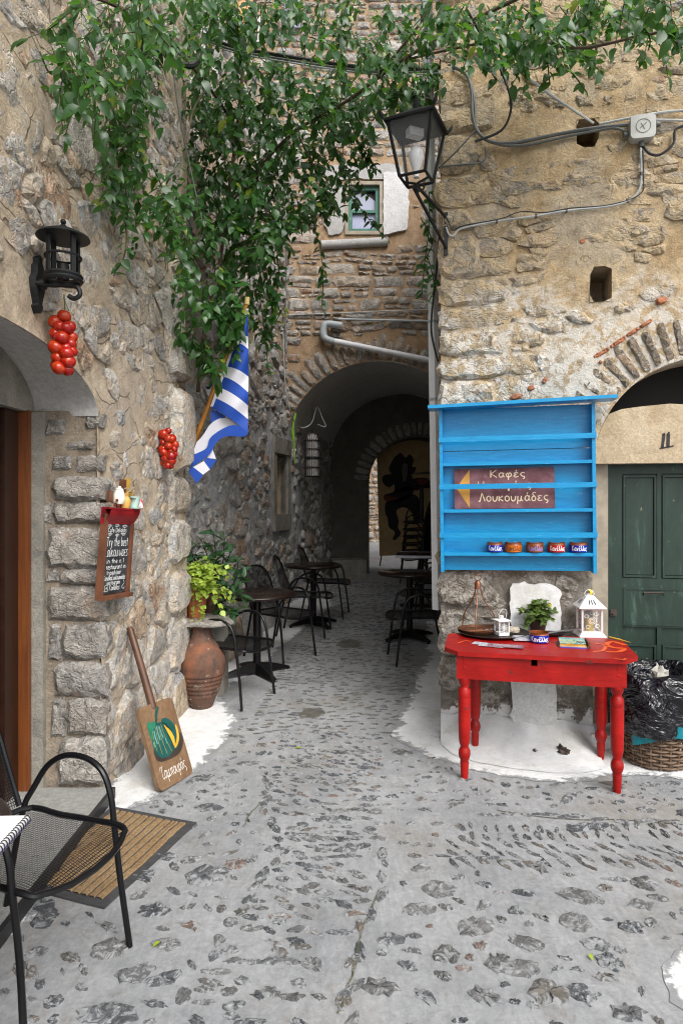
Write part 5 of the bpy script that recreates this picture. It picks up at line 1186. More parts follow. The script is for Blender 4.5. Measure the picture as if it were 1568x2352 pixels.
lamp = thing('wall_lantern', 'black cast-iron round wall lantern without glass above the tomato bunch', 'wall lantern', WL.at(82, 655, 0))
lc = Vector((-1.255, 2.95, 0)); zb, zt = 2.645, 2.835
MB().lathe([(.116, zt), (.112, zt + .008), (.09, zt + .02), (.05, zt + .038), (.018, zt + .050), (.012, zt + .06), (0, zt + .062)], 28, lc).build('lid', M['iron'], lamp, True)
MB().ball(lc + Vector((0, 0, zt + .075)), .013, 10, 8).build('finial', M['iron'], lamp, True)
for k in range(4):
    a = math.pi / 4 + math.pi / 2 * k + .2; p = lc + Vector((.074 * math.cos(a), .074 * math.sin(a), (zb + zt) / 2))
    MB().box(p, (.010, .022, zt - zb), Matrix.Rotation(a, 4, 'Z')).build('post', M['iron'], lamp)
for z, r in ((zb + .105, .006), (zb, .010), (zb + .018, .010)): MB().tube([lc + Vector((.076 * math.cos(a), .076 * math.sin(a), z)) for a in np.linspace(0, 6.283, 28, endpoint=False)], r, 6, closed=True).build('ring', M['iron'], lamp, True)
MB().lathe([(.026, zb), (.026, zb + .07), (.022, zb + .07), (.022, zb + .01)], 14, lc).build('candle_socket', M['iron'], lamp, True)
mb = MB()
for a in (0, 1.57): mb.box(lc + Vector((0, 0, zb)), (.15, .012, .006), Matrix.Rotation(a + .2, 4, 'Z'))
mb.build('base_cross', M['iron'], lamp)
pb_ = WL.at(84, 650, .02); e = lc + Vector((.02, 0, zb - .02))
mb = MB(); mb.tube(catmull([pb_, pb_.lerp(e, .5) + Vector((0, 0, -.006)), e, e + Vector((.045, 0, -.012)), e + Vector((.055, 0, -.045)), e + Vector((.03, 0, -.062)), e + Vector((.005, 0, -.05))], 5), .011, 8); mb.build('arm', M['iron'], lamp, True)
fp = WL.frame(*WL.hit(84, 655), .0)
pl_ = [(0, .135), (.018, .12), (.016, .10), (.032, .085), (.03, .05), (.05, .02), (.045, -.02), (.025, -.06), (.016, -.085), (.026, -.10), (0, -.13)]
pl_ = pl_ + [(-a, b) for a, b in pl_[::-1][1:-1]]
mb = MB(); mb.prism(pl_, lambda u, v: fp @ Vector((u * .8, .022, v)), lambda u, v: fp @ Vector((u, -.02, v))); mb.ball(fp @ Vector((0, .025, 0)), .028, 10, 6); mb.build('wall_plate', M['iron'], lamp)

tm = NT('tomato'); rr_ = tm.rnd(); n_ = tm.noise(11, 4, .5, v=tm.obj()); M['tomato'] = tm.fin(tm.mix(tm.math('MULTIPLY', tm.sm(tm.noise(1.3, 3, .5, v=tm.obj()), .52, .7), .7), tm.ramp(rr_, [(0, (.26, .004, .003)), (.6, (.36, .010, .004)), (1, (.42, .035, .006))]), (.46, .07, .008)), .15, spec=.5)
M['stemgreen'] = plain('dry_stem', (.12, .13, .05), .8)
TB = MB().ball((0, 0, 0), (1, 1, .90), 18, 12); TM = TB.mesh('tomato', M['tomato'], True)
cmb = MB()
for k in range(5): a = 1.2566 * k; cmb.add([(.06 * math.cos(a + 1.3), .06 * math.sin(a + 1.3), .90), (.5 * math.cos(a), .5 * math.sin(a), .88), (.06 * math.cos(a - 1.3), .06 * math.sin(a - 1.3), .90), (.25 * math.cos(a), .25 * math.sin(a), .95)], [(0, 1, 3), (1, 2, 3)])
cmb.tube([(0, 0, .88), (.05, 0, 1.1), (.15, 0, 1.25)], .06, 5); CALYX = cmb.mesh('calyx', M['stemgreen'])
def tomatoes(label, top, hgt, r, spec):
    t = thing('tomato_bunch', label, 'tomatoes', top, group='bunches of tomatoes on the wall')
    link('string', MB().tube([Vector((0, 0, .09)), Vector((.004, 0, .03)), Vector((0, 0, -hgt * .95))], .0028, 6).mesh('string', M['stemgreen'], True), t, False)
    for (x, z, y, s) in spec:
        o = link('tomato', TM, t, False); o.location = (x * r, y * r, -z * hgt); o.scale = (r * s, r * s, r * s); o.rotation_euler = (random.uniform(-.8, .8), random.uniform(-.8, .8), random.uniform(0, 6))
        cx = link('calyx', CALYX, o, False)
    return t
S1 = [(.2, .06, -.4, 1), (-1.1, .15, -.5, 1.02), (-.15, .25, -1.1, .85), (1.0, .24, -.5, .95), (.75, .27, -1.0, .9), (-.95, .36, -.6, .95), (.2, .44, -1.3, 1.1), (1.2, .40, 0, .8), (-1.1, .52, -.3, 1.0), (1.15, .52, -.4, .85), (-.7, .60, -1.2, 1.1), (.5, .60, -.6, 1.0), (1.2, .64, -.3, .9), (.85, .69, -1.1, 1.05), (-.6, .76, -.8, .98), (.9, .82, -.7, 1.08), (-1.1, .85, 0, .9), (-.35, .93, -1.0, 1.05), (.6, .95, -.2, .9), (0, .35, .4, 1), (.1, .7, .4, 1), (-.2, .55, .5, 1)]
tomatoes('larger bunch of red tomatoes hanging below the black wall lantern', (-1.315, 3.10, EYE + 430 / 1500 * 3.1), .285, .0325, S1)
pt = WL.at(388, 985, .075)
tomatoes('smaller bunch of red tomatoes hanging on the wall left of the flag', pt, .275, .032, [(x * .95 + .12 * ((i * 7) % 5 - 2), z, y * .7 - .1, s * (.78 + .08 * ((i * 5) % 6))) for i, (x, z, y, s) in enumerate(S1)])

# ------------------------------------------------------------------ jar, pots and plants at the house corner
M['clay'] = None
cl = NT('weathered_clay'); n1 = cl.noise(5, 7, .7, .5); n2 = cl.noise(14, 7, .7, .3); zc = cl.z()[2]
c = cl.ramp(n1, [(.3, (.065, .040, .031)), (.5, (.125, .066, .045)), (.64, (.23, .090, .045)), (.8, (.19, .125, .095))]); c = cl.mix(cl.sm(n2, .60, .66), c, (.42, .34, .28)); c = cl.mix(cl.math('MULTIPLY', cl.sm(cl.noise(8, 6, .7, 1, cl.map(cl.p, (1.6, 1.6, .5))), .57, .64), .8), c, (.055, .045, .04))
M['clay'] = cl.fin(c, .75, cl.bump(cl.math('ADD', n2, cl.noise(50, 4)), .3, .008), spec=.25)
M['terracotta'] = plain('terracotta', (.36, .105, .035), .75, var=.3, sc=6, dark=(.42, .27, .18), dsc=5, dth=.64, bump=.2)
jar = thing('clay_jar', 'tall weathered clay jar with black ribbing at the house corner', 'jar', G(-1.095, 5.12))
pf = [(0, 0), (.085, 0), (.095, .03), (.115, .08)]
for k in range(6): z = .09 + k * .034; r = .120 + k * .0115; pf += [(r, z), (r + .006, z + .016), (r + .003, z + .030)]
pf += [(.190, .325), (.192, .35), (.182, .40), (.152, .45), (.112, .50), (.085, .54), (.073, .58), (.074, .63), (.086, .64), (.07, .64)]
MB().lathe(pf, 36).build('body', M['clay'], jar, True, False, 60)
g = np.random.default_rng(77); zs = G(-1.07, 5.15).z + .642
mb = MB(); stone_mb(mb, [(-1.26, 5.02), (-1.0, 4.98), (-.86, 5.06), (-.84, 5.22), (-.92, 5.36), (-1.28, 5.42)], lambda u, v, d: Vector((u, v, zs + max(d, 0))), .036, g, 18, .1, .03, .05, back=0)
sl = mb.build('stone_slab', M['stone_jamb'], smooth=True, ang=28); tag(sl, 'flat grey stone slab lying on top of the clay jar', 'slab')
zp = zs + .036
pot = thing('flower_pot', 'orange terracotta flower pot on the stone slab', 'flower pot', (-1.165, 5.24, zp))
MB().lathe([(0, 0), (.062, 0), (.068, .02), (.092, .20), (.096, .21), (.106, .215), (.108, .27), (.098, .272), (.09, .24), (0, .235)], 32).build('body', M['terracotta'], pot, True, False, 45)
def leafmat(name, a, b, rough=.42, tr=.25, spec=.45):
    t = NT(name); r = t.rnd(); n = t.noise(14, 4, .6); c = t.mix(t.math('ADD', t.math('MULTIPLY', r, .75), t.math('MULTIPLY', n, .25)), a, b)
    c = t.mix(t.math('MULTIPLY', t.sm(t.math('FRACT', t.math('MULTIPLY', r, 13.7)), .965, .98), .8), c, (min(.5, b[0] * 5), min(.5, b[1] * 2), b[2]))
    tl = t.n('ShaderNodeBsdfTranslucent'); t.l(t.mix(.6, c, (min(1, b[0] * 3.4), min(1, b[1] * 3.0), b[2])), tl.inputs[0]); ms = t.n('ShaderNodeMixShader'); ms.inputs[0].default_value = tr
    t.fin(c, rough, spec=spec); t.l(t.b.outputs[0], ms.inputs[1]); t.l(tl.outputs[0], ms.inputs[2]); t.l(ms.outputs[0], t.out.inputs[0]); return t.mat
M['lime'] = leafmat('lime_leaf', (.20, .33, .04), (.40, .52, .09)); M['darkleaf'] = leafmat('dark_leaf', (.020, .060, .026), (.05, .12, .048), .38)
M['vine'] = leafmat('vine_leaf', (.012, .050, .016), (.050, .140, .028), .31, .36, .5); M['herb'] = leafmat('herb_leaf', (.055, .10, .02), (.12, .18, .045))
def leaf_shape(w, n=4, fold=.18, curl=.15, shape=1.0):
    vs = []; 
    for i in range(n + 1):
        t = i / n; hw = w * (math.sin(math.pi * t ** (.75 * shape)) ** .85) * .5 if 0 < t < 1 else 0
        zc = -curl * t * t
        vs += [(-hw, t, zc + fold * hw), (0, t, zc), (hw, t, zc + fold * hw)]
    fs = []
    for i in range(n):
        a = 3 * i
        fs += [(a, a + 1, a + 4, a + 3), (a + 1, a + 2, a + 5, a + 4)]
    return np.array(vs), fs
def basis(d, up):
    d = Vector(d).normalized(); x = d.cross(Vector(up)); x = x.normalized() if x.length > 1e-5 else d.orthogonal().normalized(); z = x.cross(d); return Matrix((( x.x, d.x, z.x), (x.y, d.y, z.y), (x.z, d.z, z.z)))
class Leaves:
    def __init__(s): s.items = []
    def add(s, p, d, up, size, k=0): s.items.append((Vector(p), basis(d, up), size, k))
    def mesh_rest(s, items, shapes, name, mat, parent):
        V = []; F = []; b = 0
        for p, m, sz, k in items:
            vs, fs = shapes[k]; w = (np.array(m) @ (vs.T * sz)).T + np.array(p); V.append(w); F += [tuple(i + b for i in f) for f in fs]; b += len(vs)
        me = bpy.data.meshes.new(name); me.from_pydata(np.concatenate(V).tolist(), [], F); me.materials.append(mat); me.polygons.foreach_set('use_smooth', [True] * len(F)); o = link(name, me, parent); return o
    def objs(s, items, meshes, parent, name='leaf'):
        inv = parent.matrix_basis.inverted()
        for p, m, sz, k in items:
            o = bpy.data.objects.new(name, meshes[k]); COL.objects.link(o); o.parent = parent
            o.matrix_basis = inv @ Matrix.Translation(p) @ m.to_4x4() @ Matrix.Diagonal((sz, sz, sz, 1))
def shape_meshes(shapes, mat, nm='leaf'):
    out = []
    for vs, fs in shapes:
        me = bpy.data.meshes.new(nm); me.from_pydata(vs.tolist(), [], fs); me.materials.append(mat); me.polygons.foreach_set('use_smooth', [True] * len(fs)); out.append(me)
    return out
def plant(root, stems, g, shapes, mat, lf, step, spread, nobj=120, stemr=.003, stemmat=None, start=.15, droop=.2):
    L = Leaves(); mb = MB()
    for pts in stems:
        C_ = catmull(pts, 6); mb.tube(C_, stemr, 5)
        n = len(C_)
        for i in range(int(n * start), n):
            for s in (0, 1):
                if g.random() > step: continue
                d = Vector((g.normal(), g.normal(), g.normal() * .5 - droop)) * spread + (C_[min(i + 1, n - 1)] - C_[max(i - 1, 0)]).normalized() * .5
                L.add(C_[i], d, (g.normal() * .3, -.35 + g.normal() * .3, 1), lf * g.uniform(.65, 1.25), int(g.integers(len(shapes))))
    mb.build('stem', stemmat or M['stemgreen'], root, True)
    L.items.sort(key=lambda q: -q[2]); L.objs(L.items[:nobj], shape_meshes(shapes, mat), root)
    if len(L.items) > nobj: tag(L.mesh_rest(L.items[nobj:], shapes, 'foliage', mat, root), kind='stuff')
g = np.random.default_rng(91)
SH_R = [leaf_shape(.8, 4, .2, c_, .9) for c_ in (.1, .25)]; SH_L = [leaf_shape(.36, 5, .25, c_, 1) for c_ in (.2, .45)]
lp = thing('potted_plant', 'bright lime-green trailing plant in the terracotta pot', 'plant', (-1.145, 5.22, zp + .23))
c0 = Vector((-1.145, 5.22, zp + .23)); st = []
for k in range(46):
    a = g.uniform(0, 6.28); r = g.uniform(.05, .23); h = g.uniform(.02, .19); st.append([c0, c0 + Vector((.4 * r * math.cos(a) + .02, .4 * r * math.sin(a) - .02, h)), c0 + Vector((r * math.cos(a) + .06, r * math.sin(a) - .03, h + g.uniform(-.06, .06)))])
for e_ in ((.17, -.02, -.06), (.26, -.03, -.09), (.32, -.05, -.10), (.20, -.10, -.16), (.04, -.12, -.22), (-.01, -.13, -.26), (.07, -.12, -.17)): st.append([c0 + Vector((.05, -.02, .05)), c0 + Vector((e_[0] * .6, e_[1] * .6 - .02, .02)), c0 + Vector(e_)])
plant(lp, st, g, SH_R, M['lime'], .050, .72, .8, 290, .0022)
dp = thing('potted_plant', 'dark-leaved bushy plant rising behind the lime-green one', 'plant', (-1.08, 5.48, zp))
c1 = Vector((-1.08, 5.48, zp)); st = []
for tx, tz, ty in ((-.28, .52, 0), (-.20, .60, -.05), (-.08, .56, 0), (.02, .66, -.05), (.10, .62, 0), (.17, .52, -.1), (.22, .42, -.05), (.28, .30, -.1), (-.15, .45, -.1), (.05, .45, -.12), (.26, .16, -.15), (.20, .02, -.16), (-.02, .55, .05)):
    e_ = c1 + Vector((tx, ty, tz)); st.append([c1 + Vector((g.normal() * .03, g.normal() * .03, .02)), c1.lerp(e_, .5) + Vector((g.normal() * .03, 0, .04)), e_])
plant(dp, st, g, SH_L, M['darkleaf'], .125, .72, .75, 290, .0045, M['iron'], .2)
p2 = thing('flower_pot', 'plain dark plant pot hidden under the dark-leaved plant', 'flower pot', (-1.08, 5.48, zp - .0))
MB().lathe([(0, 0), (.07, 0), (.09, .16), (.08, .16), (0, .14)], 20).build('body', M['clay'], p2, True, False, 40)
post = tag(MB().box((0, 0, 0), (.26, .22, zp - G(-1.1, 5.5).z)).build('stone_pillar', M['cement']), 'short rough stone support under the back plant pot', 'support'); post.location = (-1.10, 5.50, (zp + G(-1.1, 5.5).z) / 2)
fl = thing('purple_flower', 'fallen purple petals on the edge of the nearest round table', 'petals', at(545, 1342, 5.82))
mb = MB()
for k in range(7):
    p = at(548 + g.normal() * 10, 1342 + g.normal() * 4, 5.8 + g.normal() * .03); mm = basis((g.normal(), g.normal(), .2), (0, 0, 1)); vs, fs = SH_R[0]
    mb.add([p + mm @ (Vector(v) * .045) for v in vs], fs)
mb.build('petal', leafmat('purple', (.10, .015, .09), (.22, .05, .20)), fl)
# ------------------------------------------------------------------ flag
flag = thing('flag', 'blue and white striped Greek flag drooping from a yellow pole at the house corner', 'flag', WL.P(1.42, 2.1, .1))
fc = lambda x, y, Y: at((700 + x / 2.94) * .5741, (1150 + y / 2.94) * .5741, Y)
def pY(y): return 4.93 + .24 * (y - 115) / 1850     # pole leans towards the lane
mb = MB(); mb.tube([fc(845, 190, pY(190)), fc(490, 1130, pY(1130)), fc(180, 1960, pY(1960))], [.0165, .018, .018], 12); mb.build('pole', plain('varnished_pole', (.40, .17, .025), .4, var=.3), flag, True)
mb = MB(); mb.tube([fc(850, 112, pY(115)), fc(845, 200, pY(190))], [.019, .020], 12); mb.build('pole_cap', plain('pole_cap', (.48, .36, .15), .6), flag, True)
M['fblue'] = plain('flag_blue', (.008, .060, .36), .7, var=.15, sc=5); M['fwhite'] = plain('flag_white', (.66, .66, .72), .75, var=.06, sc=5)
hem = lambda y: 850 - (y - 250) * (420 / 1150)
Lb = [250, 440 + 0, 545, 660, 930, 1045, 1175, 1300, 1420]; Rb = [285, 470, 578, 728, 1050, 1235, 1390, 1550, 1710]
cols = [1, 0, 1, 0, 1, 0, 1, 0]; cols = [1, 1, 0, 1, 0, 1, 0, 1]
mb = MB()
for i in range(8):
    mb.mi = 0 if cols[i] == 1 else 1
    def fn(s, t, i=i):
        yl = Lb[i] + (Lb[i + 1] - Lb[i]) * t; yr = Rb[i] + (Rb[i + 1] - Rb[i]) * t; xl = hem(yl) + 12; xr = 862 - 4 * math.sin(yr / 200)
        x = xl + (xr - xl) * s; y = yl + (yr - yl) * s + 26 * math.sin(s * math.pi) * (-.9 if i > 1 else 0)
        return fc(x, y, pY(yl) - .02 - .05 * math.sin(s * 3.1) + .05 * s + .02 * math.sin(y / 70 + s * 6) * s)
    mb.grid(fn, 12, 6)
mb.mi = 1; mb.grid(lambda s, t: fc(hem(250 + 1150 * t) - 14 + 34 * s, 250 + 1150 * t, pY(250 + 1150 * t) - .022), 2, 14)
def band(top, bot, mi, dY, wav=.03):
    mb.mi = mi; A_ = catmull([(a, b, 0) for a, b in top], 6); B_ = catmull([(a, b, 0) for a, b in bot], 6); n = 24
    def rs(C_, s): k = s * (len(C_) - 1); i = min(int(k), len(C_) - 2); return C_[i].lerp(C_[i + 1], k - i)
    mb.grid(lambda s, t: (lambda p: fc(p.x, p.y, dY + wav * math.sin(p.x / 120 + p.y / 180) + .0))(rs(A_, s).lerp(rs(B_, s), t)), n, 5)
w1 = [(860, 1712), (740, 1622), (580, 1532), (430, 1596), (330, 1740), (255, 1820)]; w2_ = [(862, 1714), (740, 1624), (600, 1642), (420, 1762), (368, 1892), (205, 1972)]
w3 = [(864, 1716), (795, 1755), (600, 1752), (480, 1832), (405, 1965), (185, 2125)]
band([(600, 1525), (520, 1470), (425, 1440)], [(585, 1534), (500, 1556), (420, 1605)], 0, 5.10, .01)
band(w1, w2_, 1, 5.09); band(w2_, w3, 0, 5.07)
band([(430, 1860), (400, 1960), (375, 2005)], [(485, 2020), (440, 2012), (375, 2005)], 1, 5.11, .01)
band([(375, 2000), (340, 2042)], [(492, 2030), (412, 2142)], 0, 5.06, .01); band([(340, 2042), (215, 2112)], [(412, 2142), (330, 2202)], 1, 5.06, .01); band([(215, 2112), (188, 2124), (160, 2160)], [(330, 2202), (300, 2250), (255, 2305)], 0, 5.06, .01)
band([(480, 1000), (420, 1130), (360, 1180)], [(440, 1150), (400, 1200), (362, 1185)], 0, 5.22, .0); band([(440, 1150), (360, 1185)], [(400, 1290), (370, 1220)], 1, 5.22, .0)
mb.build('cloth', [M['fblue'], M['fwhite']], flag, True, ang=180)

# ------------------------------------------------------------------ blue shelf with sign and bowls
bp = NT('blue_paint'); v = bp.map(bp.p, (1, 1, 6)); n1 = bp.noise(8, 7, .7, .3, v); n2 = bp.noise(30, 6, .7, .2, bp.map(bp.p, (.6, .6, 3)))
c = bp.mix(bp.sm(n1, .3, .75), (.000, .215, .47), (.004, .29, .57)); c = bp.mix(bp.math('MULTIPLY', bp.sm(n2, .60, .70), .55), c, (.22, .45, .66)); c = bp.mix(bp.sm(bp.noise(26, 4, .5), .755, .77), c, (.02, .04, .08))
M['bluepaint'] = bp.fin(c, .32, bp.bump(n1, .25, .005), spec=.5)
uA = WR.hit(1013, 1140, .10)[0]; uB = WR.hit(1367, 1140, .10)[0]; SW = uB - uA
shelf = thing('wall_shelf', 'bright blue painted wooden wall shelf holding the purple sign and small bowls', 'shelf', WR.P((uA + uB) / 2, 1.17, .02))
sm_ = WR.frame((uA + uB) / 2, 1.172, .050, -.012) @ Matrix.Rotation(-.012, 4, 'X')
SH = 1.118; hw = SW / 2
def sb_(mb, u0, u1, v0, v1, d0, d1, M2=None):
    m = sm_ @ Matrix.Translation(((u0 + u1) / 2, (d0 + d1) / 2, (v0 + v1) / 2))
    if M2 is not None: m = m @ M2
    mb.box((0, 0, 0), (1, 1, 1), m @ Matrix.Diagonal((u1 - u0, d1 - d0, v1 - v0, 1)))
def bld(nm, *a, par=None, **k): mb = MB(); sb_(mb, *a, **k); return mb.build(nm, M['bluepaint'], par or shelf)
zrow = lambda y: EYE + (1150 - y) / 1500 * 4.46 - 1.172
gaps = [0, zrow(1226) - .002, zrow(1121), zrow(1033), SH]
for a, b in zip(gaps, gaps[1:]): bld('back_plank', -hw + .02, hw - .02, a + .002, b - .002, 0, .016)
for s in (-1, 1): bld('side_board', s * hw - (.022 if s > 0 else 0), s * hw + (.022 if s < 0 else 0), -.005, SH, 0, .10)
bld('roof_board', -hw - .07, hw + .125, SH + .002, SH + .024, -.005, .18, M2=Matrix.Rotation(-.016, 4, 'Y'))
shz = [zrow(1061), zrow(1168), zrow(1267)]
for z in shz: bld('shelf_board', -hw + .023, hw - .023, z - .022, z, .017, .098)
for z in (zrow(1008), zrow(1116), zrow(1227)): bld('front_rail', -hw - .004, hw + .004, z - .017, z + .017, .101, .115)
sgn = thing('cafe_sign', 'purple-brown wooden sign with yellow arrow and cream Greek lettering on the blue shelf', 'sign', sm_ @ Vector((-.1, .06, shz[1])))
su0 = -hw + (1047 - 1013) / 354 * SW; su1 = -hw + (1278 - 1013) / 354 * SW; sh_ = .275
gm = sm_ @ Matrix.Translation((su0, .062, shz[1] + .002)) @ Matrix.Rotation(.10, 4, 'X')
GP = lambda u, v, d=0: gm @ Vector((u, d + .010, v)); GWd = su1 - su0
pp_ = NT('purple_board'); n1 = pp_.noise(7, 7, .7, .6); n2 = pp_.noise(30, 5); c = pp_.mix(pp_.sm(n1, .35, .7), (.095, .030, .038), (.19, .085, .10)); c = pp_.mix(pp_.math('MULTIPLY', pp_.sm(n2, .58, .75), .35), c, (.26, .17, .19)); M['purple'] = pp_.fin(c, .75, pp_.bump(n2, .2, .003))
mb = MB(); mb.box((0, 0, 0), (1, 1, 1), gm @ Matrix.Translation((GWd / 2, 0, sh_ / 2)) @ Matrix.Diagonal((GWd, .018, sh_, 1))); mb.build('board', M['purple'], sgn)
mb = MB(); mb.add([GP(.02 * GWd, .52 * sh_), GP(.155 * GWd, .985 * sh_), GP(.155 * GWd, .02 * sh_)], [(0, 1, 2)]); mb.build('arrow', plain('ochre_paint', (.50, .25, .035), .6, var=.2), sgn)
mb = MB(); sp_ = lambda u, v: GP(u, v, .0012)
write(mb, 'Καφές'.replace('Κ', 'К'), sp_, .062, .0066, .14, .37 * GWd, .77 * sh_, fit=.36 * GWd)
write(mb, 'Μπουγάτσα'.replace('σ', 'ς'), sp_, .062, .0066, .14, .235 * GWd, .50 * sh_, fit=.62 * GWd)
write(mb, 'Λουκουμάδες', sp_, .072, .0068, .12, .25 * GWd, .18 * sh_, fit=.70 * GWd)
mb.build('lettering', plain('cream_paint', (.62, .50, .34), .6), sgn)
M['claybowl'] = plain('glazed_clay', (.20, .055, .018), .22, var=.3)
def bowl(label, loc, r, h, col, txt, word, par_rot, rim=.28, tw=.0032):
    b = thing('clay_bowl', label, 'bowl', loc, par_rot, group='small lettered clay bowls')
    MB().lathe([(0, .004), (r * .82, 0), (r * .97, h * .08), (r, h * .3), (r, h * (1 - rim) + .001), (r * .985, h * (1 - rim) + .002), (r * .97, h * .9), (r, h), (r * .94, h), (r * .92, h * .8), (r * .9, h * .12), (0, h * .1)], 32).build('bowl_body', M['claybowl'], b, True, False, 50)
    MB().lathe([(r * .84, .0008), (r * .985, h * .07), (r * 1.012, h * .3), (r * 1.012, h * (1 - rim))], 32, cap=False).build('glaze_band', col, b, True, False)
    mb = MB(); W_ = 1.9 * r
    f = lambda u, v: Vector((r * 1.018 * math.sin((u - W_ / 2) / r), -r * 1.018 * math.cos((u - W_ / 2) / r), v))
    write(mb, word, f, h * .60, tw, .1, 0, h * .20, fit=W_); mb.build('lettering', txt, b, world=False); return b
wt = plain('bowl_white', (.75, .75, .75), .4); kt = plain('bowl_black', (.02, .015, .01), .4); lt_ = plain('bowl_violet', (.22, .22, .55), .4)
blu = plain('cobalt_glaze', (.006, .022, .30), .2, var=.2); ora = plain('orange_glaze', (.50, .12, .006), .2, var=.2); redg = plain('red_glaze', (.36, .008, .008), .2, var=.2)
rzw = math.atan2(-.2055, .9787)
for x, col, tx, lb in ((560, blu, wt, 'blue lettered clay bowl first from the left on the blue shelf'), (704, ora, kt, 'orange lettered clay bowl on the blue shelf'), (872, M['claybowl'], lt_, 'plain brown clay bowl with violet lettering on the blue shelf'), (1038, redg, wt, 'red lettered clay bowl on the blue shelf'), (1203, blu, wt, 'blue lettered clay bowl at the right end of the blue shelf row')):
    u = -hw + ((1700 + x / 1.96) * .5741 - 1013) / 354 * SW
    bowl(lb, sm_ @ Vector((u, .060, shz[2] + .001)),   .056 if x != 560 else .053, .068, col, tx, 'Κανέλλος'.replace('Κ', 'К'), rzw + .12)

# ------------------------------------------------------------------ red table
rp = NT('red_paint'); n1 = rp.noise(6, 6, .65, .3); n2 = rp.noise(17, 6, .7, .5, rp.map(rp.p, (.55, .55, 1.6))); n3 = rp.noise(45, 5, .6)
gr = rp.noise(9, 6, .7, .4, rp.map(rp.p, (1.2, 1.2, 14)))
c = rp.mix(rp.sm(n1, .3, .75), (.27, .004, .003), (.40, .008, .005)); c = rp.mix(rp.sm(n2, .625, .655), c, (.075, .028, .018)); c = rp.mix(rp.sm(n3, .76, .79), c, (.55, .35, .3))
c = rp.mix(1, c, rp.ramp(gr, [(.3, .72), (.7, 1.12)]), 'MULTIPLY'); c = rp.mix(rp.math('MULTIPLY', rp.sm(rp.noise(4, 7, .7), .56, .7), .35), c, (.14, .012, .010))
M['red'] = rp.fin(c, rp.math('ADD', rp.math('MULTIPLY', n1, .3), .25), rp.bump(rp.math('ADD', n1, rp.math('MULTIPLY', n2, .8)), .25, .006), spec=.3)
TH = .765
fl_ = Vector((*gpx(1066, 1788), 0)); fr_ = Vector((*gpx(1416, 1820), 0)); tu = (fr_ - fl_).normalized(); tn = Vector((tu.y, -tu.x, 0))   # tn points to the street
table = thing('red_table', 'worn red wooden table with turned legs standing under the blue shelf', 'table', fl_.lerp(fr_, .5) - tn * .23)
LW = (fr_ - fl_).length; TP = lambda u, v, z: fl_ + tu * u - tn * v + Vector((0, 0, z))   # u along front, v to the wall
tmx = Matrix(((tu.x, -tn.x, 0, 0), (tu.y, -tn.y, 0, 0), (0, 0, 1, 0), (0, 0, 0, 1))); tmx = Matrix.Translation(fl_) @ tmx
def tb_(mb, u0, u1, v0, v1, z0, z1): mb.box((0, 0, 0), (1, 1, 1), tmx @ Matrix.Translation(((u0 + u1) / 2, (v0 + v1) / 2, (z0 + z1) / 2)) @ Matrix.Diagonal((u1 - u0, v1 - v0, z1 - z0, 1)))
prof = [(0, 0), (.020, 0), (.022, .02), (.026, .09), (.0235, .10), (.030, .11), (.036, .13), (.034, .15), (.026, .165), (.024, .175), (.030, .19), (.034, .215), (.037, .32), (.0365, .325), (.037, .33), (.037, .43), (.036, .435), (.037, .44), (.036, .475), (.026, .487), (.024, .495), (.032, .51), (.038, .535), (.030, .565), (.028, .58), (.036, .592), (.038, .602), (.034, .612), (.037, .625), (.037, .66)]
LV = .47
for u, v in ((0, 0), (LW, 0), (.055, LV), (LW + .02 - .03, LV)):
    p = TP(u, v, 0); zg = float(gz(p.x, p.y)); k = (TH - .03 - zg) / .66
    MB().lathe([(r, zg + z * k) for r, z in prof], 20, (p.x, p.y, 0)).build('leg', M['red'], table, True, ang=50)
za, zb_ = TH - .165, TH - .026
def apron(nm, u0, u1, v0, v1): mb = MB(); tb_(mb, u0, u1, v0, v1, za, zb_); return mb.build(nm, M['red'], table)
ap0, ap1 = -.045, LW + .045
kh = ap0 + .47 * (ap1 - ap0)
mb = MB(); tb_(mb, ap0, kh - .017, -.035, -.012, za, zb_); tb_(mb, kh + .017, ap1, -.035, -.012, za, zb_); tb_(mb, kh - .017, kh + .017, -.035, -.012, za, zb_ - .042); mb.build('front_apron', M['red'], table)
apron('back_apron', ap0 + .025, ap1 - .025, LV + .01, LV + .032); apron('side_apron', ap0, ap0 + .022, -.011, LV + .032); apron('side_apron', ap1 - .022, ap1, -.011, LV + .032)
mb = MB(); tb_(mb, ap0 + .03, ap1 - .03, 0, LV, zb_ - .09, zb_ - .08); mb.build('drawer_floor', M['rust'], table)
t0, t1, f0, f1, ch = ap0 - .075, ap1 + .075, -.060, LV + .06, .085
oct_ = [(t0 + ch, f0), (t1 - ch, f0), (t1, f0 + ch * 1.3), (t1, f1 - ch), (t1 - ch * 1.2, f1), (t0 + ch * 1.2, f1), (t0, f1 - ch), (t0, f0 + ch * 1.3)]
def cliprow(a, b): return clip(clip(oct_, 0, -1, -a), 0, 1, b)
cuts = [f0, f0 + .19, f0 + .39, f1]
for a, b in zip(cuts, cuts[1:]):
    q = cliprow(a + .0012, b - .0012); mb = MB(); mb.prism(q, lambda u, v: TP(u, v, TH), lambda u, v: TP(u, v, TH - .026)); mb.build('top_plank', M['red'], table)
mb = MB(); tb_(mb, LW * .80, LW * .80 + .035, -.042, -.034, zb_ - .012, zb_ - .002); mb.build('hasp', plain('red_hasp', (.22, .02, .02), .5), table)
T_ = lambda x, y: onz(x, y, TH)
org_ = plain('orange_paint', (.72, .10, .012), .45)
mb = MB()
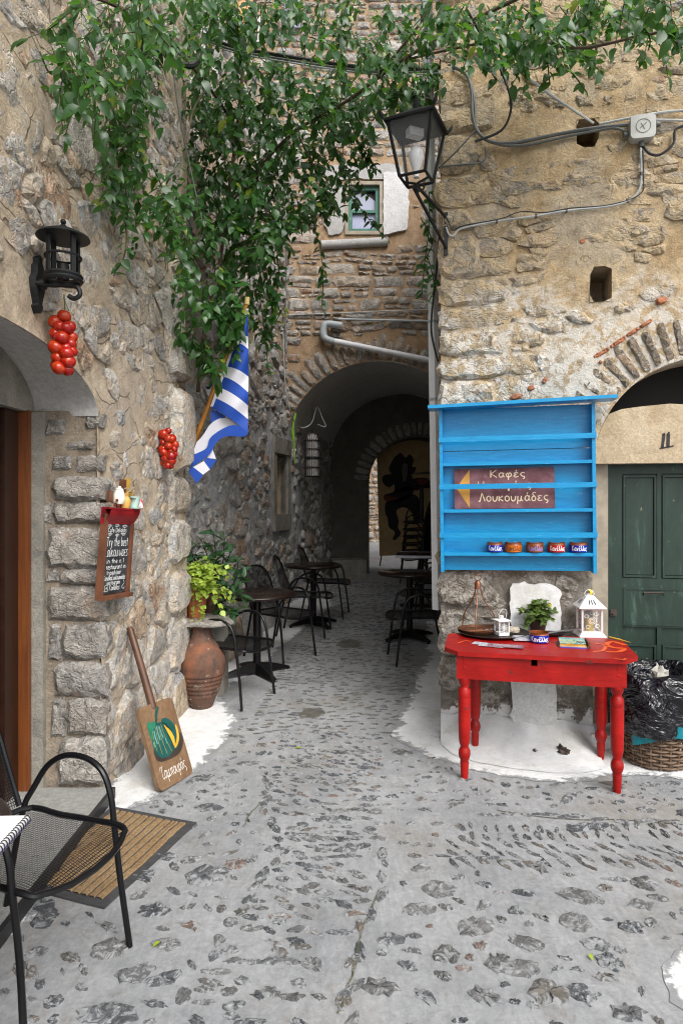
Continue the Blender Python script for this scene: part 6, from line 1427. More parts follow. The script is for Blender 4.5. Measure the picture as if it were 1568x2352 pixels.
for pts, w in (([(1436, 1482), (1405, 1474), (1392, 1481), (1410, 1488), (1432, 1490), (1420, 1497), (1390, 1497)], .030), ([(1365, 1478), (1388, 1482), (1384, 1494), (1360, 1497)], .02), ([(1410, 1512), (1430, 1516), (1436, 1512)], .012), ([(1052, 1477), (1068, 1472), (1082, 1474)], .012)):
    q = [T_(*p) for p in pts]; mb.ribbon([(p.x, p.y) for p in catmull(q, 4)], w, lambda u, v: Vector((u, v, TH + .0012)))
mb.build('painted_swirl', org_, table)
def item(nm, lb, cat, p): return thing(nm, lb, cat, p)
# large tray, copper hanging tray, lantern, stone
tc = Vector((T_(1130, 1455).x, T_(1130, 1455).y - .02, TH)); M['darktray'] = plain('dark_copper', (.055, .040, .032), .42, metal=.7, var=.4); M['copper'] = plain('brown_copper', (.17, .070, .035), .4, metal=.6, var=.35)
tr = item('round_tray', 'large dark round metal tray on the left of the red table', 'tray', tc)
MB().lathe([(0, .001), (.20, .001), (.228, .018), (.231, .020), (.229, .016), (.232, .02), (.226, .022), (.20, .008), (0, .006)], 48, tc).build('tray_body', M['darktray'], tr, True, ang=40)
t2 = tc + Vector((-.095, .03, .012)); h_ = item('hanging_tray', 'brown copper coffee tray with three rods meeting at a top ring', 'tray', t2)
MB().lathe([(0, .001), (.118, .001), (.133, .020), (.130, .022), (.115, .007), (0, .006)], 36, t2).build('tray_body', M['copper'], h_, True, ang=40)
for a in (.1, 2.3, 4.4):
    d = Vector((math.cos(a), math.sin(a), 0)); mb = MB(); mb.tube(catmull([t2 + d * .128 + Vector((0, 0, .02)), t2 + d * .110 + Vector((0, 0, .11)), t2 + d * .055 + Vector((0, 0, .19)), t2 + d * .027 + Vector((0, 0, .25)), t2 + d * .018 + Vector((0, 0, .30))], 5), .0042, 7); mb.build('rod', M['copper'], h_, True)
MB().lathe([(.022, .285), (.023, .32), (.019, .326), (.014, .34), (0, .345)], 18, t2).build('collar', M['copper'], h_, True, ang=40)
mb = MB(); mb.tube([t2 + Vector((.021 * math.cos(a), 0, .360 + .021 * math.sin(a))) for a in np.linspace(0, 6.283, 22, endpoint=False)], .0028, 6, closed=True); mb.build('ring', M['copper'], h_, True)
for k, (dx, dy, an) in enumerate(((-.03, -.06, .1), (-.02, -.04, .5), (.03, -.05, -.2))):
    mb = MB(); mb.tube([t2 + Vector((dx - .05 * math.cos(an), dy - .05 * math.sin(an), .013)), t2 + Vector((dx + .05 * math.cos(an), dy + .05 * math.sin(an), .015))], .006, 7)
    tag(mb.build('cinnamon_stick', plain('cinnamon', (.17, .06, .025), .8), smooth=True), ('cinnamon stick lying nearest the rim of the copper tray', 'cinnamon stick lying across the middle of the copper tray', 'cinnamon stick lying beside the tealights on the copper tray')[k], 'cinnamon stick', 'cinnamon sticks on the copper tray')
for k, dx in enumerate((.055, .088)):
    p = t2 + Vector((dx, -.03 + .01 * k, .008)); tl = item('tealight', ('tealight on the copper tray nearer the rods', 'tealight on the copper tray nearer the small white lantern')[k], 'tealight', p)
    MB().lathe([(0, 0), (.016, 0), (.016, .012), (.013, .012), (.013, .009), (0, .009)], 14, p).build('cup', plain('alu_cup', (.4, .4, .4), .3, metal=.8), tl, True, ang=40); MB().lathe([(.0128, .0095), (0, .0098)], 12, p, cap=False).build('wax', wt, tl)
rk = item('small_rock', 'small speckled pale rock lying on the large dark tray', 'rock', tc + Vector((.115, -.0, .008))); mb = MB(); g = np.random.default_rng(5)
mb.ball(tc + Vector((.115, -.02, .030)), (.055, .03, .024), 12, 8); mb.v = [tuple(Vector(q) + Vector((g.normal(), g.normal(), g.normal())) * .003) for q in mb.v]; mb.build('rock_body', plain('pale_rock', (.36, .31, .24), .85, var=.5, sc=60, bump=.5), rk)
M['whitemetal'] = plain('white_enamel', (.74, .73, .73), .4, var=.05); M['pinkmetal'] = plain('pinkish_white_enamel', (.68, .60, .60), .4, var=.05)
gls = NT('lantern_glass'); tb2 = gls.n('ShaderNodeBsdfTransparent'); mx = gls.n('ShaderNodeMixShader'); mx.inputs[0].default_value = .16; gls.fin((.32, .34, .34), .08); gls.l(tb2.outputs[0], mx.inputs[1]); gls.l(gls.b.outputs[0], mx.inputs[2]); gls.l(mx.outputs[0], gls.out.inputs[0]); M['glass'] = gls.mat
def table_lantern(label, p, w, hb, rz, roofh, flower, mt, ov=1.25):
    t = thing('candle_lantern', label, 'lantern', p, rz, group='white candle lanterns')
    s = w / 2; b0 = hb * .14
    mb = MB(); mb.add([(x * s * k, y * s * k, z) for z, k in ((0, ov), (.006, ov), (b0, 1)) for x, y in ((-1, -1), (1, -1), (1, 1), (-1, 1))], [(3, 2, 1, 0), (8, 9, 10, 11)] + [(4 * i + j, 4 * i + (j + 1) % 4, 4 * i + 4 + (j + 1) % 4, 4 * i + 4 + j) for i in (0, 1) for j in range(4)]); mb.build('base', M['whitemetal'], t, world=False)
    e = w * .085
    for x in (-1, 1):
        for y in (-1, 1): MB().box((x * (s - e / 2), y * (s - e / 2), (b0 + hb) / 2), (e, e, hb - b0)).build('post', mt, t, world=False)
    for k in range(4):
        m = Matrix.Rotation(math.pi / 2 * k, 4, 'Z')
        mb = MB(); mb.M = m; mb.box((0, -s + e / 2, b0 + e / 2), (w - 2 * e, e * .9, e)); mb.box((0, -s + e / 2, hb - e / 2), (w - 2 * e, e * .9, e)); mb.build('side_frame', mt, t, world=False)
        mb = MB(); mb.M = m; mb.add([(-s + e, -s + e * .7, b0 + e), (s - e, -s + e * .7, b0 + e), (s - e, -s + e * .7, hb - e), (-s + e, -s + e * .7, hb - e)], [(0, 1, 2, 3)]); mb.build('glass_pane', M['glass'], t, world=False)
        mb = MB(); mb.M = m; cz = (b0 + hb) / 2; f = lambda u, v: Vector((u, -s + e * .4, cz + v)); q = w * .022
        if flower == 'rose':
            mb.ribbon([(w * .055 * (1 + a * .42) * math.cos(a * 2.1), w * .05 * (1 + a * .42) * math.sin(a * 2.1)) for a in np.linspace(0, 6.6, 46)], q, f)
            for an in (.9, 2.6, 4.0, 5.6):
                c0_ = (w * .30 * math.cos(an), w * .40 * math.sin(an)); mb.ribbon([(c0_[0] + w * .10 * math.cos(b) * (1 if abs(math.cos(an)) > .5 else .6), c0_[1] + w * .08 * math.sin(b)) for b in np.linspace(0, 6.283, 10)], q, f)
        else:
            for j in range(9):
                an = 2 * math.pi * j / 9; c0_ = (w * .19 * math.cos(an), w * .19 * math.sin(an)); mb.ribbon([(c0_[0] + w * .11 * math.cos(b) * math.cos(an) - w * .05 * math.sin(b) * math.sin(an), c0_[1] + w * .11 * math.cos(b) * math.sin(an) + w * .05 * math.sin(b) * math.cos(an)) for b in np.linspace(0, 6.283, 10)], q * 1.3, f)
            mb.ribbon([(w * .06 * math.cos(b), w * .06 * math.sin(b)) for b in np.linspace(0, 6.283, 9)], q, f); mb.ribbon([(0, -w * .3), (0, -w * .5)], q, f)
        mb.build('cutout_flower', M['whitemetal'], t, world=False)
    so = s * 1.28; st_ = s * .34; z1 = hb + roofh
    mb = MB(); vs = [(x * k, y * k, z) for z, k in ((hb, so), (hb + .005, so), (z1, st_)) for x, y in ((-1, -1), (1, -1), (1, 1), (-1, 1))]
    mb.add(vs, [(3, 2, 1, 0), (8, 9, 10, 11)] + [(4 * i + j, 4 * i + (j + 1) % 4, 4 * i + 4 + (j + 1) % 4, 4 * i + 4 + j) for i in (0, 1) for j in range(4)]); rf = mb.build('roof', M['whitemetal'], t, world=False)
    if flower == 'rose':
        for k in range(4):
            mb = MB(); mb.M = Matrix.Rotation(math.pi / 2 * k, 4, 'Z')
            for dx in (-.30, 0, .30):
                a = Vector((dx * so * .8, -(so * .72 + st_ * .28) - .0012, hb + .005 + roofh * .28)); b = Vector((dx * so * .45, -(so * .36 + st_ * .64) - .0012, hb + .005 + roofh * .62)); w_ = Vector((w * .028, 0, 0)); mb.add([a - w_, a + w_, b + w_ * .8, b - w_ * .8], [(0, 1, 2, 3)])
            mb.build('roof_slot', M['black'], t, world=False)
        mb = MB(); mb.tube([(.030 * math.cos(a), 0, z1 + .012 + .026 * math.sin(a)) for a in np.linspace(0, 6.283, 20, endpoint=False)], .0022, 6, closed=True); mb.build('ring', M['whitemetal'], t, True, False)
        MB().lathe([(st_ * .9, z1), (st_ * .6, z1 + .012), (0, z1 + .016)], 12).build('cap', M['whitemetal'], t, True, False)
        mb = MB(); mb.grid(lambda a, b: Vector((-.012 + .016 * a + .012 * math.sin(b * 3), -.012 - .012 * math.sin(b * 3.1), z1 + .044 - .042 * b)), 3, 8); mb.build('yellow_ribbon', plain('yellow_ribbon', (.72, .48, .02), .5), t, True, False)
    else:
        MB().lathe([(st_ * 1.1, z1 - .004), (st_ * 1.1, z1 + .016), (st_ * 1.3, z1 + .018), (0, z1 + .022)], 14).build('chimney', M['whitemetal'], t, True, False, 40)
        mb = MB(); mb.tube(catmull([(-.018, 0, z1 + .004), (-.012, 0, z1 + .04), (.012, 0, z1 + .062), (.034, 0, z1 + .050), (.034, 0, z1 + .02), (.022, 0, z1 - .012)], 5), .0015, 6); mb.build('handle', M['whitemetal'], t, True, False)
    return t
table_lantern('small white metal lantern with daisy cutout standing on the tray', T_(1153, 1463) + Vector((0, .02, .010)), .072, .094, rzw + .45, .012, 'daisy', M['whitemetal'], 1.0)
big = T_(1357, 1461); table_lantern('large white metal lantern with rose cutout and yellow ribbon', big + Vector((0, .035, 0)), .135, .185, rzw + .12, .075, 'rose', M['pinkmetal'])
pc = item('pillar_candle', 'yellow candle inside the large white lantern', 'candle', big + Vector((0, .035, .03))); MB().lathe([(0, .004), (.026, .004), (.026, .09), (0, .088)], 16, big + Vector((0, .035, .024))).build('wax', plain('yellow_wax', (.55, .40, .08), .5), pc, True, ang=40)
# leaflets
g = np.random.default_rng(12); fl1 = plain('grey_print', (.42, .42, .47), .6, var=.5, sc=70); fl2 = plain('purple_print', (.20, .09, .13), .5, var=.6, sc=45, dark=(.5, .46, .5), dsc=60, dth=.55)
for k, (x, y, an, w, h, mt, nm) in enumerate(((1113, 1480, -.35, .15, .07, fl1, 'pale leaflet lying leftmost in front of the tray'), (1128, 1484, -.2, .15, .08, fl1, 'grey leaflet fanned under the purple one'), (1160, 1486, -.12, .21, .085, fl2, 'purple printed leaflet beside the blue bowl'), (1195, 1471, .12, .10, .10, fl1, 'folded white leaflet pile behind the blue bowl'))):
    p = T_(x, y); mt_ = Matrix.Translation(p + Vector((0, 0, .002 + .0022 * k))) @ Matrix.Rotation(an + rzw, 4, 'Z')
    m = MB(); m.M = mt_; n_l = 1 if k < 3 else 4
    for j in range(n_l): m.box((.004 * j, .003 * j, .001 + .003 * j), (w, h, .0016 if k < 3 else .0024))
    tag(m.build('leaflet', mt), nm, 'leaflet', 'leaflets on the red table')
    if k == 2:
        m = MB(); m.M = mt_
        for r_ in range(5): m.box((.0, -.03 + .014 * r_, .0026), (w * .7, .003, .0006))
        m.build('print_lines', plain('print', (.5, .42, .45), .7), bpy.data.objects['leaflet.002'])
bowl('larger blue lettered clay bowl on the red table', T_(1240, 1477) + Vector((0, .03, .0)), .060, .064, blu, wt, 'Κανέλλος'.replace('Κ', 'К'), rzw + .1, .22, .0042)
dd_ = item('dark_plate', 'dark oval dish under the plant at the back of the red table', 'dish', T_(1262, 1462)); dm = Matrix.Translation(T_(1262, 1462) + Vector((0, .02, .004))) @ Matrix.Rotation(rzw + .18, 4, 'Z')
m = MB(); m.M = dm; m.lathe([(0, 0), (.085, 0), (.115, .016), (.118, .018), (.084, .006), (0, .005)], 32, M=Matrix.Diagonal((1.0, .55, 1, 1))); m.build('dish_body', M['iron'], dd_, True, ang=40)
m = MB(); m.M = dm @ Matrix.Translation((.10, .01, .030)) @ Matrix.Rotation(-.16, 4, 'Y'); m.box((0, 0, 0), (.22, .03, .004)); tag(m.build('knife', plain('steel', (.3, .3, .31), .35, metal=.9)), 'dull metal knife resting across the dark dish', 'knife')
pp2 = T_(1234, 1452); hp = item('plant_pot', 'small brown plastic pot of the herb on the red table', 'flower pot', pp2)
MB().lathe([(0, 0), (.045, 0), (.062, .075), (.064, .08), (.058, .08), (0, .07)], 24, pp2 + Vector((0, 0, .002))).build('pot_body', plain('brown_pot', (.05, .022, .018), .35), hp, True, ang=40)
hb_ = item('potted_herb', 'small green herb with bushy drooping leaves on the red table', 'plant', pp2 + Vector((0, 0, .08))); g = np.random.default_rng(14); st = []
for k in range(44):
    a = g.uniform(0, 6.28); r = g.uniform(.02, .16); h = g.uniform(.03, .14); e_ = Vector((r * math.cos(a), r * math.sin(a) * .7 - .01, h - (r > .1) * .06)); b_ = pp2 + Vector((0, 0, .075)); st.append([b_, b_ + e_ * .5 + Vector((0, 0, .03)), b_ + e_])
st.append([pp2 + Vector((0, 0, .08)), pp2 + Vector((-.07, 0, .14)), pp2 + Vector((-.125, -.02, .165))])
plant(hb_, st, g, SH_R, M['herb'], .034, .75, .8, 290, .0015)
bk = item('card_holder', 'brown wooden holder filled with colourful postcards on the red table', 'card holder', T_(1316, 1484)); bm_ = Matrix.Translation(T_(1317, 1484) + Vector((0, .01, .001))) @ Matrix.Rotation(rzw - .02, 4, 'Z')
m = MB(); m.M = bm_; m.box((0, 0, .005), (.185, .135, .008)); m.box((.083, 0, .02), (.012, .135, .03)); m.box((0, .062, .02), (.165, .01, .03)); m.build('holder', M['brownframe'], bk)
pct = NT('postcard_picture'); n = pct.noise(26, 6, .65, 1.2); M['postcard'] = pct.fin(pct.ramp(n, [(.3, (.01, .06, .10)), (.42, (.05, .25, .30)), (.52, (.35, .50, .45)), (.6, (.45, .38, .06)), (.7, (.05, .10, .05))]), .3)
m = MB(); m.M = bm_ @ Matrix.Rotation(.14, 4, 'X'); m.box((-.008, .006, .028), (.150, .105, .004)); m.build('top_card', M['postcard'], bk)
for k, cl_ in enumerate(((.60, .26, .02), (.62, .48, .30), (.10, .08, .45))):
    m = MB(); m.M = bm_ @ Matrix.Rotation(.14, 4, 'X'); m.box((-.008, -.002 - .009 * k, .022 - .005 * k), (.150, .115, .004)); m.build('card', plain('card_%d' % k, cl_, .4), bk)
m = MB(); m.M = bm_ @ Matrix.Rotation(.14, 4, 'X')
for k in range(6): m.box((.022 + .009 * k, -.022, .0308), (.004, .022, .001))
m.box((.045, -.012, .0308), (.06, .004, .001)); m.build('printed_chairs', M['black'], bk)
yb = MB(); yb.tube([T_(1398, 1465) + Vector((0, 0, .005)), T_(1420, 1470) + Vector((0, 0, .004)), T_(1447, 1477) + Vector((0, 0, .003))], [.005, .006, .0015], 6); tag(yb.build('dry_stalk', plain('yellow_stalk', (.60, .34, .04), .6), smooth=True), 'yellow dry stalk lying on the right end of the red table', 'stalk')

# ------------------------------------------------------------------ waste basket
bc = Vector((*gpx(1497, 1745), 0)); bc = Vector((1.985, 4.14, float(gz(1.98, 4.14)) + .006)); bsk = thing('wicker_basket', 'brown wicker waste basket by the green door', 'basket', bc)
wk = NT('wicker'); n = wk.noise(16, 6, .65, .3, wk.map(wk.p, (1, 1, 3))); M['wicker'] = wk.fin(wk.ramp(n, [(.3, (.055, .030, .016)), (.5, (.14, .085, .05)), (.72, (.24, .165, .11))]), .7, wk.bump(n, .4, .004))
nst = 22
for k in range(15):
    z = .012 + k * .021; r = .185 + .03 * z / .3; pts = []
    for i in range(nst * 4):
        a = 2 * math.pi * i / (nst * 4); rr = r + .008 * math.sin(a * nst / 2 + math.pi * k) + .001 * float(vnoise(i * .5, k)); pts.append(Vector((rr * math.cos(a), rr * math.sin(a), z + .003 * float(vnoise(a * 3, k * 2.2)))))
    MB().tube(pts, .0095, 6, closed=True, flat=.8).build('woven_band', M['wicker'], bsk, True, world=False)
for k in range(nst): a = 2 * math.pi * (k + .5) / nst; MB().tube([Vector((.185 * math.cos(a), .185 * math.sin(a), 0)), Vector((.217 * math.cos(a), .217 * math.sin(a), .33))], .0065, 6).build('stake', M['wicker'], bsk, True, world=False)
def crumple(name, par, mt, prof, amp, seed, n=64, fold=9):
    mb = MB(); g = np.random.default_rng(seed); ph = g.uniform(0, 6.3, 8); m_ = len(prof)
    def fn(s, t):
        a = 2 * math.pi * s; k = t * (m_ - 1); i = min(int(k), m_ - 2); f = k - i; r = prof[i][0] * (1 - f) + prof[i + 1][0] * f; z = prof[i][1] * (1 - f) + prof[i + 1][1] * f
        w = float(fbm(math.cos(a) * 2.2 + seed, math.sin(a) * 2.2 + z * 5, 4, .6)); cr = abs(float(vnoise(math.cos(a) * 4 + z * 9, math.sin(a) * 4 - z * 7 + seed)))
        r2 = r * (1 + amp * w + amp * .8 * (cr - .3)); return Vector((r2 * math.cos(a), r2 * math.sin(a), z + amp * .18 * w + .03 * amp * math.sin(a * 3 + ph[0])))
    mb.grid(fn, n, 26); return mb.build(name, mt, par, False, world=False)
pl = NT('black_plastic'); M['plastic'] = pl.fin((.003, .003, .006), .13, pl.bump(pl.noise(7, 3, .55, 1.8), .9, .05), spec=.6)
bag = thing('bin_bag', 'glossy black bin bag folded over the wicker basket', 'bin bag', bc)
o = crumple('bag_body', bag, M['plastic'], [(.235, .20), (.255, .26), (.268, .36), (.270, .46), (.262, .53), (.245, .575), (.215, .585), (.185, .55), (.165, .48), (.12, .43), (.0, .42)], .16, 4); o.data.polygons.foreach_set('use_smooth', [True] * len(o.data.polygons)); o.data.set_sharp_from_angle(angle=R(50))
tq = thing('teal_bag', 'teal bag edge showing between the bin bag and the wicker', 'bag', bc); tm_ = plain('teal_plastic', (.004, .16, .20), .3)
mb = MB(); mb.grid(lambda s, t: Vector(((.236 + .006 * math.sin(s * 40)) * math.cos(-2.6 + 2.4 * s), (.236 + .006 * math.sin(s * 40)) * math.sin(-2.6 + 2.4 * s), .165 + .10 * t + .03 * math.sin(s * 5) - .03 * (1 - t) * math.cos(s * 6))), 40, 4); mb.build('bag_edge', tm_, tq, True, world=False)
tp_ = thing('crumpled_tissue', 'crumpled grey tissue poking out of the black bin bag', 'tissue', bc + Vector((-.02, -.10, .56))); mb = MB(); mb.ball((0, 0, 0), (.045, .025, .055), 12, 8); g = np.random.default_rng(2); mb.v = [tuple(Vector(q) * (1 + .3 * g.normal())) for q in mb.v]; mb.build('tissue_body', plain('tissue', (.36, .35, .31), .9), tp_, world=False)

# ------------------------------------------------------------------ street lantern on the right corner
sl_ = thing('street_lantern', 'black square street lantern with white bulb on a corner bracket', 'street lamp', WR.P(.02, 3.55, 0))
lcx = Vector((.480, 4.195, 0)); e1 = Vector((-.911, .411, 0)); e2 = Vector((.411, .911, 0)); zb2, zt2 = 3.715, 4.045; st2, sb2 = .153, .085
LP = lambda a, b, z: lcx + e1 * a + e2 * b + Vector((0, 0, z))
cs = ((1, -1), (1, 1), (-1, 1), (-1, -1))
for a, b in cs: MB().tube([LP(a * sb2, b * sb2, zb2), LP(a * (st2 - .01), b * (st2 - .01), zt2)], .011, 4).build('corner_post', M['iron'], sl_)
mb = MB()
for i in range(4):
    a, b = cs[i], cs[(i + 1) % 4]; mb.tube([LP(a[0] * sb2, a[1] * sb2, zb2), LP(b[0] * sb2, b[1] * sb2, zb2)], .011, 4)
mb.build('bottom_frame', M['iron'], sl_)
for i in range(4):
    a, b = cs[i], cs[(i + 1) % 4]; k = .985; mb = MB(); mb.add([LP(a[0] * sb2 * k, a[1] * sb2 * k, zb2), LP(b[0] * sb2 * k, b[1] * sb2 * k, zb2), LP(b[0] * st2 * .92, b[1] * st2 * .92, zt2), LP(a[0] * st2 * .92, a[1] * st2 * .92, zt2)], [(0, 1, 2, 3)]); mb.build('glass_pane', M['glass'], sl_)
mb = MB(); vs = [LP(a * k, b * k, z) for z, k in ((zt2, st2 + .012), (zt2 + .012, st2 + .016), (zt2 + .11, .03)) for a, b in cs]; mb.add(vs, [(3, 2, 1, 0), (8, 9, 10, 11)] + [(4 * i + j, 4 * i + (j + 1) % 4, 4 * i + 4 + (j + 1) % 4, 4 * i + 4 + j) for i in (0, 1) for j in range(4)]); mb.build('roof', M['iron'], sl_)
def spike(p, h, w, up):
    mb = MB(); x = e1 * w; q = e2 * .004; mb.add([p, p + up * h * .45 + x, p + up * h, p + up * h * .45 - x, p + up * h * .45 + q, p + up * h * .45 - q], [(0, 1, 4), (1, 2, 4), (2, 3, 4), (3, 0, 4), (1, 0, 5), (2, 1, 5), (3, 2, 5), (0, 3, 5)]); mb.build('spike', M['iron'], sl_)
for a, b in cs: spike(LP(a * (st2 + .01), b * (st2 + .01), zt2), .085, .016, (Vector((0, 0, 1)) + (e1 * a + e2 * b) * .32).normalized())
spike(LP(0, 0, zt2 + .10), .12, .028, Vector((0, 0, 1)))
mb = MB(); bz = zb2 + .11; mb.lathe([(.017, bz - .07), (.022, bz - .055), (.038, bz - .01), (.047, bz + .025), (.046, bz + .06), (.033, bz + .09), (.012, bz + .103), (0, bz + .105)], 20, lcx); mb.build('bulb', plain('white_bulb', (.78, .78, .80), .12, var=.03), sl_, True)
MB().lathe([(.02, zb2 + .01), (.02, bz - .06)], 12, lcx).build('socket', M['whitemetal'], sl_, True)
MB().box(lcx + Vector((-.01, 0, zt2 - .035)), (.10, .06, .05), Matrix.Rotation(.4, 4, 'Z')).build('ballast_box', M['paleslab'], sl_)
wa = WR.P(.035, 3.66, .02); wb = WR.P(.035, 3.40, .02); hb2 = LP(0, 0, zb2 - .03)
mb = MB(); mb.tube([LP(-sb2, 0, zb2), hb2, LP(sb2, 0, zb2)], .008, 6); mb.tube([hb2, hb2 + Vector((.01, .03, -.06))], .012, 6); mb.build('hanger', M['iron'], sl_)
mb = MB(); mb.tube([hb2 + Vector((0, 0, -.01)), wa + Vector((0, 0, -.01))], .011, 6); mb.build('bracket_arm', M['iron'], sl_, True)
mb = MB(); mb.tube([hb2 + Vector((-.02, 0, -.02)), wb + Vector((0, -.01, .03))], .012, 6); mb.build('bracket_strut', M['iron'], sl_, True)
mb = MB(); mb.box(WR.P(.035, 3.53, .02), (.028, .022, .30)); mb.build('wall_bar', M['iron'], sl_)
mb = MB(); mb.tube(catmull([hb2 + Vector((.03, 0, .0)), hb2 + Vector((.05, 0, -.02)), hb2 + Vector((.03, 0, -.045)), hb2 + Vector((.0, 0, -.03))], 5), .007, 6); mb.build('scroll', M['iron'], sl_, True)

# ------------------------------------------------------------------ cables, pipes, box
M['cable'] = plain('grey_cable', (.10, .105, .10), .6, var=.2); M['cableb'] = plain('black_cable', (.012, .012, .013), .5); M['cablel'] = plain('pale_cable', (.36, .38, .38), .6)
def wallcable(label, px, r, mt, off=.034, W=WR):
    mb = MB(); mb.tube(catmull([W.at(x, y, off) for x, y in px], 5), r, 6); return tag(mb.build('cable', mt, smooth=True), label, 'cable', 'cables on the walls')
def aircable(label, px, r, mt):
    mb = MB(); mb.tube(catmull([at(*p) for p in px], 5), r, 6); return tag(mb.build('cable', mt, smooth=True), label, 'cable', 'cables on the walls')
wallcable('thick dark cable dropping from the overhead bundle and running to the junction box', [(1040, 152), (1070, 172), (1082, 210), (1084, 262), (1096, 302), (1128, 326), (1180, 328), (1260, 312), (1350, 296), (1440, 286)], .012, M['cable'])
wallcable('second grey cable just below the thick dark one', [(1050, 156), (1078, 185), (1089, 240), (1092, 286), (1112, 318), (1160, 334), (1220, 331), (1300, 313), (1370, 300), (1410, 294), (1440, 304)], .009, M['cable'])
wallcable('pale conduit running from the wall hole towards the upper right edge', [(1375, 285), (1440, 272), (1520, 258), (1600, 252)], .008, M['cablel'], .03); wallcable('pale conduit entering the junction box from the right edge', [(1495, 275), (1540, 276), (1600, 278)], .007, M['cablel'])
wallcable('black loop of cable below the junction box', [(1475, 335), (1490, 352), (1515, 355), (1545, 330), (1552, 296), (1600, 282)], .009, M['cableb'])
wallcable('pale cable running down from the junction box and along the wall to the street lantern', [(1470, 340), (1472, 400), (1466, 438), (1440, 462), (1390, 475), (1300, 484), (1230, 496), (1150, 507), (1070, 522), (1050, 530), (1040, 542), (1030, 538), (1024, 522)], .007, M['cablel'])
wallcable('thin black cable following the pale one to the street lantern', [(1475, 345), (1476, 400), (1470, 445), (1400, 470), (1310, 478), (1250, 488), (1195, 486), (1150, 502), (1065, 518), (1040, 528), (1028, 505), (1018, 490)], .004, M['cableb'], .038)
wallcable('short grey cable from the bundle down to the lantern glass', [(1114, 340), (1115, 362), (1100, 374), (1060, 378), (1010, 382)], .007, M['cable'])
aircable('black cable looping from the vine down to the wall bundle', [(1070, 20, 4.1), (1110, 90, 4.25), (1140, 140, 4.32), (1168, 210, 4.34), (1172, 255, 4.4), (1150, 300, 4.44), (1090, 325, 4.5)], .009, M['cableb']); aircable('thin black cable from the wall bundle to the street lantern', [(1090, 300, 4.5), (1050, 345, 4.4), (1008, 385, 4.25)], .006, M['cableb'])
aircable('pale rope from the vine wire to the wall hole', [(1175, 150, 4.2), (1260, 215, 4.3), (1362, 283, 4.36)], .008, M['cablel'])
for k, (r, dy, mt, lb) in enumerate(((.013, 0, M['cableb'], 'thick black cable of the overhead bundle crossing the lane'), (.009, 8, M['cable'], 'grey cable under the thick one in the overhead bundle'), (.006, 13, M['cablel'], 'thin pale cable lowest in the overhead bundle'))):
    aircable(lb, [(470, 82 + dy, 5.4), (540, 108 + dy, 5.3), (700, 136 + dy, 5.1), (850, 156 + dy, 4.9), (960, 158 + dy, 4.75), (1045, 150 + dy, 4.6)], r, mt)
aircable('pale tensioned wire above the overhead bundle', [(590, -10, 5.4), (730, 50, 5.2), (870, 100, 5.0), (990, 150, 4.7)], .004, M['cablel']); aircable('blue-green wire crossing the pale one', [(545, 110, 5.6), (640, 40, 5.4), (720, -20, 5.2)], .005, M['cablel'])
aircable('pale wire stretched to the upper right corner', [(1130, 160, 4.3), (1300, 90, 4.0), (1600, -10, 3.6)], .004, M['cablel'])
aircable('grey vertical cable hanging on the left side of the tunnel house', [(662, 420, 9.3), (658, 560, 9.3), (656, 700, 9.3), (655, 800, 9.2)], .012, M['cable'])
wallcable('thin grey cable crossing above the diagonal pipe', [(650, 724), (760, 720), (850, 716), (990, 711)], .008, M['cablel'], .04, WB)
aircable('thin grey cable hanging along the left house wall', [(395, 130, 4.5), (410, 250, 4.55), (440, 400, 4.7), (465, 510, 4.8)], .006, M['cable'])
aircable('black cable hanging down beside the white drainpipe', [(1008, 540, 4.8), (1000, 640, 4.82), (991, 720, 4.82), (991, 770, 4.82), (1005, 830, 4.8)], .0075, M['cableb'])
aircable('pale loose wire looping from the alley wall to the birdcage lamp', [(650, 760, 9.0), (655, 880, 9.0), (668, 950, 9.05), (690, 982, 9.5), (715, 972, 9.8), (728, 935, 9.9), (740, 960, 9.9), (748, 980, 9.9), (730, 975, 9.9)], .008, M['cablel'])
for k, (x, y) in enumerate(((1300, 483), (1230, 496), (1140, 508), (1472, 400), (1440, 461))):
    mb = MB(); mb.box(WR.at(x, y, .032), (.014, .018, .026)); tag(mb.build('cable_clip', M['rust']), ('small rusty clip third along the pale cable from the street lantern', 'small rusty clip second along the pale cable from the street lantern', 'small rusty clip nearest the street lantern on the pale cable', 'small rusty clip directly below the junction box on the pale cable', 'small rusty clip at the bend of the pale cable under the junction box')[k], 'clip', 'rusty clips on the pale cable')
jb = thing('junction_box', 'grey square electrical junction box on the right wall', 'junction box', WR.at(1470, 300, 0)); fm = WR.frame(*WR.hit(1470, 303), 0)
jp = rrect(.155, .155, .03); mb = MB(); mb.prism(jp, lambda u, v: fm @ Vector((u - .0775, .075, v - .0775)), lambda u, v: fm @ Vector(((u - .0775) * 1.06, -.02, (v - .0775) * 1.06))); mb.build('box_body', plain('grey_plastic', (.40, .40, .38), .6, var=.2, bump=.2), jb)
mb = MB(); mb.ribbon([(.045 * math.cos(a), .045 * math.sin(a)) for a in np.linspace(0, 6.283, 20)], .005, lambda u, v: fm @ Vector((u, .0765, v))); mb.ribbon([(-.02, -.015), (.02, .02)], .005, lambda u, v: fm @ Vector((u, .0765, v))); mb.ribbon([(-.015, .02), (.01, -.025)], .005, lambda u, v: fm @ Vector((u, .0765, v))); mb.build('embossed_mark', M['cable'], jb)
for x, z in ((-1, -.3), (1, .3), (0, -1)):
    mb = MB(); p = fm @ Vector((.085 * x, .03, .085 * z)); mb.tube([p, p + Vector((.03 * x, 0, .03 * (z if abs(z) == 1 else 0)))], .016, 10); mb.build('gland', M['cable'], jb, True)
M['pvc'] = plain('white_pvc', (.72, .73, .76), .45, var=.06, dark=(.5, .47, .42), dsc=3, dth=.68); M['pvcg'] = plain('grey_pvc', (.36, .40, .42), .5, var=.12)
